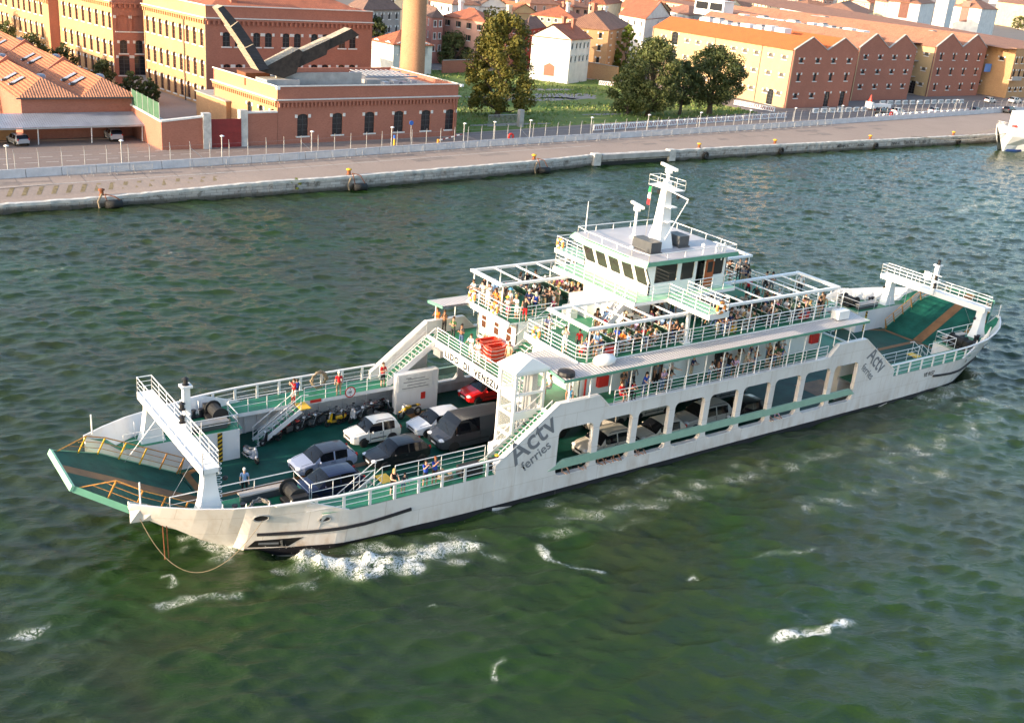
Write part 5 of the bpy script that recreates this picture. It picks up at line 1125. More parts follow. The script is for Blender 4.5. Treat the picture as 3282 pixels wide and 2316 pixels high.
def bicycle(label, x, y, z, rz, paint):
    o = thing('bicycle', label, 'bicycle', (x, y, z), rz, 'bicycles leaning under the side deck')
    for xx in (-.52, .52): MB().torus((xx, 0, .34), .32, .022, 1, 20, 5).build('wheel', 'rubber', o, True)
    f = MB(); A_, B_, C_, D_, E_ = (-.52, 0, .34), (-.38, 0, .88), (.14, 0, .84), (.02, 0, .30), (.52, 0, .34)
    for p, q in ((A_, B_), (B_, C_), (B_, D_), (C_, D_), (C_, E_), (D_, E_)): f.tube([p, q], .02, 5)
    c = f.build('frame', 'car_paint', o, True); c['paint'] = [*paint, 1]
    h = MB(); h.tube([(-.42, -.28, 1.0), (-.36, 0, 1.02), (-.42, .28, 1.0)], .016, 5); h.tube([(-.38, 0, .88), (-.36, 0, 1.02)], .018, 5); h.build('handlebar', 'steel', o, True); MB().blob((.18, 0, .95), .13, .08, .04, 8, 4).build('saddle', 'rubber', o, True); return o
# ------------------------------------------------------------------ people (facing +x)
PEOPLE = {}
def figure(pose, long_legs=False, sleeves=1):
    """one continuous skinned body per pose; materials follow the limbs"""
    key = (pose, long_legs, sleeves)
    if key in PEOPLE: return PEOPLE[key]
    sit = pose.startswith('sit'); J = {}; E = []
    def j(n, p, r, par=None):
        J[n] = (Vector(p), r)
        if par: E.append((par, n))
    bend = dict(lean=.28, look=.16, bow=1.15).get(pose, -.06 if sit else .0); dz = -.46 if sit else 0
    def sp(h): return (bend*max(0, h-.95)*1.15, h+dz-(bend*bend*.4*max(0, h-.95)))
    def S_(n, h, r, par): x, z = sp(h); j(n, (x, 0, z), r, par)
    S_('pelvis', .93, (.155, .115), None); S_('waist', 1.10, (.135, .10), 'pelvis'); S_('chest', 1.30, (.165, .115), 'waist'); S_('neck', 1.47, (.062, .06), 'chest')
    nx_, nz_ = sp(1.47); j('jaw', (nx_+.035, 0, nz_+.075), (.068, .072), 'neck'); j('head', (nx_+.03, 0, nz_+.17), (.082, .095), 'jaw'); j('top', (nx_+.01, 0, nz_+.235), (.06, .07), 'head')
    cx_, cz_ = sp(1.41)
    for sg, s in ((1, 'l'), (-1, 'r')):
        j('sh'+s, (cx_, sg*.185, cz_), (.066, .066), 'chest')
        arm = {'stand': ((.0, .235, -.27), (.08, .24, -.50)), 'lean': ((.15, .25, -.24), (.38, .18, -.27)), 'bow': ((.14, .27, -.20), (.40, .16, -.22)), 'look': ((.12, .25, -.25), (.34, .15, -.20)), 'cross': ((.06, .25, -.26), (.22, -.04, -.20)),
               'shade': ((.20, .30, .0), (.12, .10, .20)) if sg > 0 else ((.0, .235, -.27), (.05, .25, -.50)), 'point': ((.25, .22, -.02), (.50, .24, .03)) if sg > 0 else ((.02, .24, -.27), (.18, .20, -.40)),
               'photo': ((.20, .22, -.14), (.30, .06, .10)), 'walk': ((.14 if sg > 0 else -.12, .23, -.25), (.26 if sg > 0 else -.12, .22, -.46)), 'sit': ((.06, .23, -.27), (.30, .15, -.34)), 'sit_back': ((-.03, .25, -.26), (.16, .24, -.42)), 'sit_read': ((.10, .22, -.25), (.32, .08, -.14))}[pose]
        e, w_ = arm; j('el'+s, (cx_+e[0], sg*e[1], cz_+e[2]), (.047, .047), 'sh'+s); j('wr'+s, (cx_+w_[0], sg*w_[1], cz_+w_[2]), (.034, .034), 'el'+s)
        d = (J['wr'+s][0]-J['el'+s][0]).normalized(); j('ha'+s, J['wr'+s][0]+d*.09, (.042, .028), 'wr'+s)
        j('th'+s, J['wr'+s][0]+d*.06+Vector((.02, -sg*.05, .01)), (.016, .016), 'wr'+s)
        for q, (o_, l_) in enumerate(((-.028, .085), (-.010, .10), (.010, .095), (.028, .075))):
            j('f%d' % q+s, J['ha'+s][0]+d*l_*.85+Vector((0, o_, -.02)), (.010, .010), 'ha'+s)
        j('hip'+s, (0, sg*.10, .90+dz), (.095, .095), 'pelvis')
        if sit: kn, an, to = (.42, sg*.13, .48), (.40 if pose != 'sit_back' else .62, sg*.13, .09), (.56 if pose != 'sit_back' else .78, sg*.14, .045)
        elif pose == 'walk': kn, an, to = ((.16, sg*.11, .51), (.20, sg*.11, .09), (.36, sg*.12, .04)) if sg < 0 else ((-.02, sg*.11, .49), (-.26, sg*.11, .13), (-.13, sg*.12, .04))
        else: kn, an, to = (.025, sg*.115, .50), (-.01, sg*.12, .085), (.15, sg*.135, .04)
        j('kn'+s, kn, (.064, .064), 'hip'+s); j('an'+s, an, (.043, .043), 'kn'+s); j('to'+s, to, (.042, .034), 'an'+s)
    names = list(J); me = bpy.data.meshes.new('sk'); me.from_pydata([J[n][0] for n in names], [(names.index(a), names.index(b)) for a, b in E], [])
    o = bpy.data.objects.new('sk', me); S.collection.objects.link(o); sk = o.modifiers.new('s', 'SKIN'); sk.use_smooth_shade = True
    for i, n in enumerate(names): me.skin_vertices[0].data[i].radius = J[n][1]; me.skin_vertices[0].data[i].use_root = n == 'pelvis'
    sb = o.modifiers.new('d', 'SUBSURF'); sb.levels = sb.render_levels = 1
    out = bpy.data.meshes.new_from_object(o.evaluated_get(bpy.context.evaluated_depsgraph_get())); bpy.data.objects.remove(o)
    out.name = 'person'; out.materials.clear()
    for m_ in ('skin', 'cloth_top', 'cloth_legs', 'shoe'): out.materials.append(M[m_])
    segs = []
    for a, b in E:
        r = b.rstrip('lr') if len(b) > 2 else b; b0 = b[:2]
        if b in ('waist', 'chest', 'neck') or b[:2] == 'sh': k = 1
        elif b0 == 'el': k = 1 if sleeves else 0
        elif b[:2] in ('wr',): k = 1 if sleeves > 1 else 0
        elif b[:3] == 'hip': k = 2
        elif b0 == 'kn': k = 2
        elif b0 == 'an': k = 2 if long_legs else 0
        elif b0 == 'to': k = 3
        else: k = 0
        segs.append((J[a][0], J[b][0], k, b))
    for p in out.polygons:
        c = p.center; best = 9; kk = 0
        for a, b, k, n in segs:
            d = b-a; t = max(0, min(1, (c-a).dot(d)/d.length_squared)); q = (c-a-d*t).length
            if n == 'neck' and t > .72: k = 0
            if n == 'waist' and t < .3: k = 2
            if n[:2] == 'el' and sleeves == 1 and t > .72: k = 0
            if q < best: best, kk = q, k
        p.material_index = kk; p.use_smooth = True
    H = J['head'][0]; hr = MB(); c = H+Vector((-.022, 0, .035)); hr.blob((c.x, c.y, c.z), .112, .098, .115, 10, 7)
    hr.f, hr.m = [f for f in hr.f if sum(hr.v[i][2] for i in f)/len(f) > c.z-.03 or sum(hr.v[i][0] for i in f)/len(f) < c.x-.045], [0]*0
    hr.m = [0]*len(hr.f); short = hr.mesh('hair', 'hair', True)
    lg = MB(); lg.blob((c.x, c.y, c.z), .115, .102, .118, 10, 7); lg.f = [f for f in lg.f if sum(lg.v[i][2] for i in f)/len(f) > c.z-.03 or sum(lg.v[i][0] for i in f)/len(f) < c.x-.03]; lg.m = [0]*len(lg.f); lg.blob((c.x-.085, 0, c.z-.16), .05, .095, .17, 8, 6); long_ = lg.mesh('hair', 'hair', True)
    ht = MB(); ht.lathe([(.19, 0), (.185, .015), (.11, .02), (.10, .11), (.02, .13)], (c.x, 0, c.z+.02), 12); hat = ht.mesh('hat', 'bag_cloth', True)
    PEOPLE[key] = (out, short, long_, hat); return PEOPLE[key]
PEOPLE_N = []
def person(label, x, y, z, face, pose, top, legs, hair=(.03, .02, .015), skin=(.52, .29, .19), h=1.73, long_legs=False, sleeves=1, hairstyle='short', bag=None):
    me, sh, lg, ht = figure(pose, long_legs, sleeves)
    o = bpy.data.objects.new('person', me); S.collection.objects.link(o); o.location = (x, y, z); o.rotation_euler = (0, 0, R(face)); s = h/1.73; o.scale = (s, s, s)
    tag(o, label, 'person', 'passengers on the ferry'); o['top'] = [*top, 1.]; o['legs'] = [*legs, 1.]; o['skin'] = [*skin, 1.]
    c = link('hair' if hairstyle != 'hat' else 'hat', {'short': sh, 'long': lg, 'hat': ht}[hairstyle], o); c['hair'] = [*hair, 1.]; c['bag'] = [*(bag or hair), 1.]
    return o
# ------------------------------------------------------------------ the ferry (bow towards -x, near side y<0)
fe = thing('car_ferry', 'white and green double ended car ferry crowded with passengers, under way in the channel', 'ferry', (0, 0, 0))
HW = 7.9; CD = .40; SD = 2.40; PD = 5.15; UD = 7.75; BD = 10.25
T_TOP = [(0, 7.9), (27, 7.9), (28.5, 7.82), (30.4, 7.6), (32.2, 7.3), (34, 6.8), (35.7, 6.15), (37.2, 5.3), (38.5, 4.4)]
T_Z = [(0, 2.4), (28.0, 2.4), (30.5, 3.35), (34, 3.40), (38.5, 3.6)]
T_BOT = [(0, 7.9), (20, 7.88), (22.5, 7.78), (25.4, 7.5), (28.4, 6.9), (31, 5.85), (33.2, 4.8), (38.5, 4.3)]
T_BZ = [(0, -.8), (33.0, -.8), (33.4, -.1), (35, .72), (38.5, 3.2)]
def hullp(x, t):       # point of the outer skin: t=0 at the bottom, 1 at the top edge
    yt, zt, yb, zb = (interp(q, abs(x)) for q in (T_TOP, T_Z, T_BOT, T_BZ)); return yb+(yt-yb)*t**.85, zb+(zt-zb)*t
def hull_at_z(x, z):
    zt, zb = interp(T_Z, abs(x)), interp(T_BZ, abs(x)); return hullp(x, max(0, min(1, (z-zb)/(zt-zb))))[0]
XS = [18.65, 20.5, 22.5, 24, 25.5, 27, 28, 28.5, 29.3, 30.4, 31.4, 32.2, 33, 33.4, 34, 35, 35.7, 36.6, 37.2, 37.9, 38.5]
hm = MB(); bm_ = MB()
for e in (-1, 1):
    for s in (-1, 1):
        sd = MB()
        P = lambda x, y, z: (e*x, s*y, z)
        rows = [[P(x, *hullp(x, k/9)) for k in range(10)] for x in XS]
        hm.grid(rows, 0)
        hm.quad(*[P(38.5, *hullp(38.5, k/9)) for k in range(10)], P(38.5, 4.0, 3.6), P(38.5, 4.0, 3.2), k=1)
        # inside of the bulwark and the prow's inner wall
        hm.grid([[P(x, hullp(x, 1)[0], hullp(x, 1)[1]), P(x, hullp(x, 1)[0]-.13, hullp(x, 1)[1]), P(x, hull_at_z(x, SD)-.10, SD)] for x in XS if x > 27.9], 1)
        hm.grid([[P(x, 4.0, max(SD, z1)), P(x, 4.0, zb)] for x, z1, zb in ((29.5, SD, CD-.3), (33.4, SD, CD-.3), (33.4, SD, 0), (36.6, SD, 1.55), (37.6, 3.2, 2.3), (38.5, 3.6, 3.0))], 1)
        hm.quad(P(29.5, 4.0, SD), P(29.5, 4.0, CD-.3), P(29.5, hull_at_z(29.5, CD-.3)-.1, CD-.3), P(29.5, hull_at_z(29.5, 1.4)-.1, 1.4), P(29.5, hull_at_z(29.5, SD)-.1, SD), k=1)
        hm.grid([[P(x, 4.0, interp([(29.5, SD-.03), (36.6, SD-.03), (36.61, 2.7), (38.5, 3.4)], x)), P(x, hull_at_z(x, interp([(29.5, SD-.03), (36.6, SD-.03), (36.61, 2.7), (38.5, 3.4)], x))-.06, interp([(29.5, SD-.03), (36.6, SD-.03), (36.61, 2.7), (38.5, 3.4)], x))] for x in XS if x > 29.2], 2)
        hm.grid([[P(x, 4.0, zb), P(x, hullp(x, 0)[0], hullp(x, 0)[1])] for x, zb in ((33.4, 0), (35, .8), (36.6, 1.6), (38.5, 3.0))], 0)
        # side decks between prow and stairs
        sd.grid([[P(x, interp(T_TOP, x)-.04, SD), P(x, 6.05, SD)] for x in (14.3, 18.65, 24, 27, 28, 28.8, 29.5)], 2)
        sd.grid([[P(x, 6.05, SD), P(x, 6.05, SD-.26), P(x, 6.13, SD-.26), P(x, 6.13, SD-.1), P(x, HW-.25, SD-.1)] for x in (14.3, 29.5)], 1)
        sd.grid([[P(x, HW-.25, SD-.1), P(x, min(HW-.25, hull_at_z(x, CD-.3)-.1), CD-.3)] for x in (14.3, 22.5, 25.5, 28, 29.5)], 1)
        for x in np.arange(18.9, 29.4, .9): sd.box(*sorted((e*x-.05, e*x+.05)), *sorted((s*(min(HW-.26, hull_at_z(x, CD)-.1)), s*(min(HW-.26, hull_at_z(x, CD)-.1)-.12))), CD, SD-.1, 1)
        for x in np.arange(31, 36.0, 1.1): yb = hull_at_z(x, SD)-.12; hm.quad(P(x, yb, SD), P(x, yb-.35, SD), P(x, yb-.08, hullp(x, 1)[1]-.1), P(x, yb, hullp(x, 1)[1]-.05), k=1)
        sd.build('side_deck', ['hull_white', 'white_paint', 'deck_green'], fe)
        bm_.grid([[P(x, hull_at_z(x, z)+.012, z) for z in (-.6, interp([(0, .30), (24, .30), (28, .08), (40, .05)], x))] for x in [14]+[q for q in XS if q < 33.3]], 0)
for s in (-1, 1):
    hm.quad((-18.65, s*HW, -.8), (18.65, s*HW, -.8), (18.65, s*HW, 1.0), (-18.65, s*HW, 1.0), k=0); bm_.quad((-14, s*(HW+.012), -.6), (14, s*(HW+.012), -.6), (14, s*(HW+.012), .30), (-14, s*(HW+.012), .30))
for e in (-1, 1): hm.quad((e*33.4, -4.8, -.8), (e*33.4, 4.8, -.8), (e*33.4, 4.8, CD-.02), (e*33.4, -4.8, CD-.02), k=0)
hull = hm.build('hull', ['hull_white', 'white_paint', 'deck_green'], fe); bm_.build('waterline_band', 'boot_black', fe)
cdp = [(x, min(7.62, hull_at_z(x, CD-.25)-.08)) for x in (0, 20, 22.5, 24, 25.5, 27, 28.5, 29.4, 29.6, 31, 32.2, 33.4)]; cdp = [(x, min(y, 4.0) if x > 29.5 else y) for x, y in cdp]
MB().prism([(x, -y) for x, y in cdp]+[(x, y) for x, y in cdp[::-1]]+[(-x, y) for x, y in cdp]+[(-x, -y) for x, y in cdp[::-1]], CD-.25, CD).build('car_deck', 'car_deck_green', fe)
lm = MB()
for e in (-1, 1):
    lm.box(*sorted((e*33.3, e*32.9)), -3.6, 3.6, CD+.004, CD+.008); lm.box(*sorted((e*33.0, e*20.0)), -.22, .22, CD+.009, CD+.012); 
    for s in (-1, 1): lm.add([(e*29.4, s*5.4, CD+.004), (e*29.0, s*5.2, CD+.004), (e*32.9, s*3.2, CD+.004), (e*33.2, s*3.5, CD+.004)], [(0, 1, 2, 3)]); lm.box(*sorted((e*13.8, e*17.0)), *sorted((s*2.6, s*5.4)), CD+.004, CD+.008)
    lm.box(*sorted((e*29.4, e*16)), -5.0, -4.8, CD+.004, CD+.008)
lm.build('lane_marking', 'lane_brown', fe)
tg = MB()
for x0, x1, y in ((-24, -8, .8), (-20, -8, 3.4), (-22, -9, -2.0)): tg.box(x0, x1, y, y+.5, CD+.014, CD+.018)
# side walls with nine big openings
outer = [(-18.65, 1.0), (18.65, 1.0), (18.65, 2.95), (14.36, 6.08), (11.24, 6.08), (10.33, 5.2), (-10.33, 5.2), (-11.24, 6.08), (-14.36, 6.08), (-18.65, 2.95)]
holes = [rrect(-14.16+i*3.175, -14.16+i*3.175+2.68, 1.24, 4.37, .36, 5) for i in range(9)]
for s in (-1, 1):
    mb = MB(); plate(mb, outer, holes, lambda u, v, d, s=s: (u, s*(HW-d), v), .30); sw = mb.build('side_wall', 'hull_white', fe)
    mb = MB(); plate(mb, [(-14.75, 1.70), (14.15, 1.74), (13.45, 2.24), (-13.6, 2.24)], [], lambda u, v, d, s=s: (u, s*(HW+.03-d), v), .16); mb.build('rubbing_band', 'pale_green', fe)
    mb = MB()
    for a, b in zip(outer[2:], outer[3:]): mb.bar((a[0], s*(HW-.15), a[1]), (b[0], s*(HW-.15), b[1]), .36, .07)
    mb.build('wall_capping', 'white_paint', fe)
    mb = MB()
    for i in range(9): x = -14.16+i*3.175; mb.bar((x+.3, s*(HW+.02), 1.21), (x+2.4, s*(HW+.02), 1.21), .12, .06)
    mb.build('opening_sill', 'white_paint', fe)
# lettering on the near wall
yl_ = -HW-.012
def on_side(x, z, ang, k=1.0):
    ca, sa = math.cos(ang), math.sin(ang); return lambda u, v: Vector((x+(u*ca-v*sa)*k, yl_, z+(u*sa+v*ca)*k))
def slanted(x, z, ang, sh=0., sx=1., sy=1.):
    ca, sa = math.cos(ang), math.sin(ang)
    return lambda u, v: Vector((x+((u*sx+v*sh)*ca-v*sy*sa), yl_, z+((u*sx+v*sh)*sa+v*sy*ca)))
writing('Actv', 2.05, slanted(-17.25, 2.62, R(33), 0, .92, 1.02), 'logo_grey', 'lettering', fe, .028)
writing('ferries', .95, slanted(-16.55, 2.12, R(33), 0, .92, 1.0), 'logo_grey', 'lettering', fe, .012)
writing('Actv', 1.75, slanted(14.75, 4.55, R(-39), 0, .80, 1.0), 'logo_grey', 'lettering', fe, .022)
writing('ferries', .85, slanted(14.35, 3.72, R(-39), 0, .85, 1.0), 'logo_grey', 'lettering', fe, .010)
writing('VE 9157', .52, lambda u, v: Vector((22.85+u*.8, -hull_at_z(22.85+u*.8, 1.62+v)-.02, 1.62+v)), 'ink_black', 'lettering', fe, .012)
# bulwark rails with flat stanchions, thin inner rails
for e in (-1, 1):
    for s in (-1, 1):
        mb = MB(); q = [(e*x, s*interp(T_TOP, x), 3.36) for x in (18.2, 22, 26, 28.5, 30.4, 32)]
        for a, b in zip(q, q[1:]): mb.bar(a, b, .16, .09)
        for z in (2.72, 3.04):
            r = [(x, y*.995, z) for x, y, _ in q[:5]]; mb.tube(r, .022, 5)
        for x in np.arange(19.2, 30.2, 1.52): y = interp(T_TOP, x); mb.box(*sorted((e*x-.08, e*x+.08)), *sorted((s*(y-.10), s*(y-.03))), max(SD, interp(T_Z, x))-.03, 3.33)
        mb.build('bulwark_rail', 'white_paint', fe)
        mb = MB(); inner = [(e*18.2, s*6.08, SD), (e*24.3, s*6.08, SD)]; railing(mb, inner, .98, 3, 1.5, .018, .024, .03)
        railing(mb, [(e*25.6, s*6.05, SD), (e*29.4, s*6.05, SD)], .98, 2, 1.4, .018, .024, .03)
        railing(mb, [(e*29.5, s*6.0, SD), (e*29.55, s*4.1, SD), (e*36.4, s*4.06, SD)], .92, 2, 2.0, .018, .026, .032); mb.build('deck_rail', 'white_paint', fe)
        # stair from the side deck down to the cars
        mb = MB(); x0, x1 = e*25.0, e*27.9
        for y in (5.02, 5.86): mb.bar((x0, s*y, SD-.1), (x1, s*y, CD+.05), .06, .30, 0)
        for i in range(9): f = (i+.5)/9; x = x0+(x1-x0)*f; z = SD-(SD-CD)*f-.05; mb.box(*sorted((x-.13, x+.13)), *sorted((s*5.0, s*5.88)), z-.03, z, 1); mb.box(x-.02, x+.02, *sorted((s*5.0, s*5.88)), z-.12, z, 0)
        for y in (5.02, 5.86):
            mb.tube([(x0-e*.5, s*y, SD+.95), (x0, s*y, SD+.95), (x1, s*y, CD+1.0), (x1, s*y, CD)], .028, 5, 0); mb.tube([(x0, s*y, SD+.45), (x1, s*y, CD+.5)], .018, 5, 0)
            for i in range(4): f = i/3; mb.tube([(x0+(x1-x0)*f, s*y, SD-(SD-CD)*f), (x0+(x1-x0)*f, s*y, SD-(SD-CD)*f+.95)], .02, 5, 0)
        mb.box(*sorted((x0, x0-e*.7)), *sorted((s*5.0, s*6.04)), SD-.06, SD+.004, 2); mb.build('stair', ['white_paint', 'deck_green', 'yellow_paint'], fe)
        # stair from the side deck up to the promenade
        mb = MB(); x0, x1 = e*18.1, e*14.5
        for y in (6.2, 7.35): mb.bar((x0, s*y, SD+.1), (x1, s*y, PD-.15), .07, .42, 0)
        for i in range(14): f = (i+.5)/14; x = x0+(x1-x0)*f; z = SD+(PD-SD)*f; mb.box(*sorted((x-.15, x+.15)), *sorted((s*6.22, s*7.33)), z-.03, z, 1); mb.box(x-.03, x+.03, *sorted((s*6.22, s*7.33)), z-.17, z-.01, 0)
        for y in (6.2, 7.35):
            mb.tube([(x0, s*y, SD), (x0, s*y, SD+1.0), (x1, s*y, PD+.95)], .03, 5, 0); mb.tube([(x0, s*y, SD+.5), (x1, s*y, PD+.45)], .02, 5, 0)
            for i in range(5): f = i/4; mb.tube([(x0+(x1-x0)*f, s*y, SD+(PD-SD)*f), (x0+(x1-x0)*f, s*y, SD+(PD-SD)*f+1)], .022, 5, 0)
        mb.build('stair', ['white_paint', 'deck_green'], fe)
        # casing beside the stair, with rounded nose
        mb = MB(); mb.box(*sorted((e*17.7, e*14.4)), *sorted((s*5.62, s*6.15)), CD, 3.30, 0)
        mb.build('stair_casing', 'white_paint', fe)
        # fittings on the mooring deck
        for i, (x, y) in enumerate(((31.2, 6.6), (33.3, 5.6))):
            m_ = MB(); 
            for dx in (-.22, .22): m_.lathe([(.13, 0), (.11, .08), (.11, .42), (.16, .46), (.16, .52)], (e*x+dx, s*y, SD), 10)
            m_.box(e*x-.45, e*x+.45, s*y-.17, s*y+.17, SD, SD+.06); m_.build('mooring_post', 'boot_black', fe)
        m_ = MB(); m_.box(*sorted((e*30.0, e*32.9)), *sorted((s*4.35, s*4.85)), SD+.42, SD+.50, 1); m_.box(*sorted((e*30.1, e*32.8)), *sorted((s*4.4, s*4.8)), SD, SD+.42, 0); m_.build('deck_locker', ['dark_grey', 'grey_lid'], fe)
        m_ = MB(); x = e*29.9-e*.0; m_.box(*sorted((e*30.9, e*29.7)), *sorted((s*5.3, s*6.3)), SD, SD+.25); m_.cyl((e*30.3, s*5.1, SD+.55), .38, s*1.2, 14, axis=1); m_.cyl((e*30.3, s*5.0, SD+.55), .52, s*.08, 14, axis=1); m_.cyl((e*30.3, s*6.3, SD+.55), .52, s*.08, 14, axis=1); m_.box(*sorted((e*30.8, e*29.9)), *sorted((s*6.4, s*6.8)), SD, SD+.8); m_.build('winch', 'rubber', fe)
        m_ = MB(); m_.quad(*[(e*30.15+.0, s*3.985, z) for z in (0, 0)][:0] or [(e*30.9, s*3.98, CD), (e*30.6, s*3.98, CD), (e*30.6, s*3.98, SD-.05), (e*30.9, s*3.98, SD-.05)], k=0)
        for i in range(7): z = CD+i*.28; m_.quad((e*30.9, s*3.972, z), (e*30.6, s*3.972, z+.14), (e*30.6, s*3.972, z+.28), (e*30.9, s*3.972, z+.14), k=1)
        m_.build('hazard_stripe', ['yellow_paint', 'ink_black'], fe)
        # black fender strip and hawse holes
        m_ = MB(); q = [e*x for x in np.linspace(24.2, 32.6, 16)]; zf = lambda x: interp([(24, 1.52), (27, 1.22), (30, 1.16), (33, 1.30)], abs(x))
        for a, b in zip(q, q[1:]): m_.bar((a, s*(hull_at_z(a, zf(a))+.03), zf(a)), (b, s*(hull_at_z(b, zf(b))+.03), zf(b)), .16, .16)
        m_.build('fender_strip', 'boot_black', fe)
        for x, z, rx in ((32.6, 2.55, .38), (29.3, 1.98, .30)):
            y = s*(hull_at_z(e*x, z)+.025); y2 = s*(hull_at_z(e*(x+.3), z)+.025); sl_ = (y2-y)/(.3*e); m_ = MB(); m_.quad(*[(e*x+rx*math.cos(2*PI*i/14), y+sl_*rx*math.cos(2*PI*i/14)+s*.02+s*.12*rx*math.sin(2*PI*i/14)*.9, z+rx*.55*math.sin(2*PI*i/14)) for i in range(14)])
            h_ = m_.build('hawse_hole', 'ink_black', fe); m_ = MB(); m_.tube([(e*x+rx*1.02*math.cos(2*PI*i/14), y+sl_*rx*math.cos(2*PI*i/14)+s*.02+s*.11*rx*math.sin(2*PI*i/14), z+rx*.57*math.sin(2*PI*i/14)) for i in range(14)], .05, 5, closed=True); m_.build('rim', 'steel', h_)
    # stem anchor pocket
m_ = MB(); f_ = lambda x, z: (x, -(hull_at_z(x, z)+.03), z)
m_.quad(f_(-32.6, .75), f_(-32.9, .20), f_(-30.9, .14), f_(-30.2, .78)); m_.build('anchor_pocket', 'ink_black', fe)
m_ = MB(); m_.tube([f_(-32.4, .5), f_(-31.4, .45)], .09, 6); m_.bar(f_(-31.3, .65), f_(-31.2, .25), .12); m_.build('anchor', 'dark_grey', fe)
# ramps
for e in (-1, 1):
    hx, hz, ox, oz = e*33.45, CD, e*40.6, 4.05; d = Vector((ox-hx, 0, oz-hz)); n = Vector((-d.z*e, 0, d.x*e)).normalized()
    if n.z < 0: n = -n
    def rp(f, y, h=0.): p = Vector((hx, y, hz))+d*f+n*h; return tuple(p)
    wy = lambda f: 3.62-1.35*max(0, f-.62)/.38*1.0 if f > .62 else 3.62
    mb = MB(); fr = [0, .3, .62, .8, 1.0]
    mb.grid([[rp(f, -wy(f)), rp(f, wy(f))] for f in fr], 0); mb.grid([[rp(f, -wy(f), -.28), rp(f, wy(f), -.28)] for f in fr], 0)
    for s in (-1, 1): mb.grid([[rp(f, s*wy(f), .06), rp(f, s*wy(f), -.30), rp(f, s*(wy(f)-.08), -.30)] for f in fr], 3 if s < 0 else 2)
    mb.add([rp(1, -2.3, .05), rp(1, 2.3, .05), rp(1, 2.3, -.26), rp(1, -2.3, -.26), rp(1.02, -2.3, .05), rp(1.02, 2.3, .05), rp(1.02, 2.3, -.26), rp(1.02, -2.3, -.26)], [(0, 1, 5, 4), (4, 5, 6, 7), (0, 4, 7, 3), (1, 5, 6, 2), (0, 1, 2, 3)], 2)
    mb.add([rp(0, -.45, .006), rp(0, .45, .006), rp(.995, .45, .006), rp(.995, -.45, .006)], [(0, 1, 2, 3)], 1)
    for i in range(24): f = .03+i*.04; mb.add([rp(f, -wy(f)+.1, .012), rp(f, -.5, .012), rp(f+.008, -.5, .012), rp(f+.008, -wy(f)+.1, .012), rp(f, .5, .012), rp(f, wy(f)-.1, .012), rp(f+.008, wy(f)-.1, .012), rp(f+.008, .5, .012)], [(0, 1, 2, 3), (4, 5, 6, 7)], 0)
    ra = mb.build('ramp', ['ramp_green', 'lane_brown', 'mint_green', 'fascia_green'], fe)
    for s in (-1, 1):
        mb = MB(); fs_ = [.02, .16, .32, .48, .64, .80]; up = lambda f: .12 if f > .99 else 1.05
        y_ = lambda f: s*(wy(f)-.12)
        top_ = [rp(f, y_(f), 1.05) for f in fs_]+[rp(.97, y_(.97), .02)]; mb.tube([rp(.0, y_(0), .05)]+top_, .035, 6, 0)
        for hh in (.38, .72): mb.tube([rp(f, y_(f), hh) for f in fs_]+[rp(.97-.17*hh*1.0, y_(.9), hh)][:1], .02, 5, 0)
        for f in fs_: mb.bar(rp(f, y_(f), 0), rp(f, y_(f), 1.05), .07, .07, 1 if f > .2 else 0)
        mb.build('ramp_railing', ['orange_steel', 'yellow_paint'] if e < 0 and s > 0 else ['orange_steel', 'orange_steel'], ra)
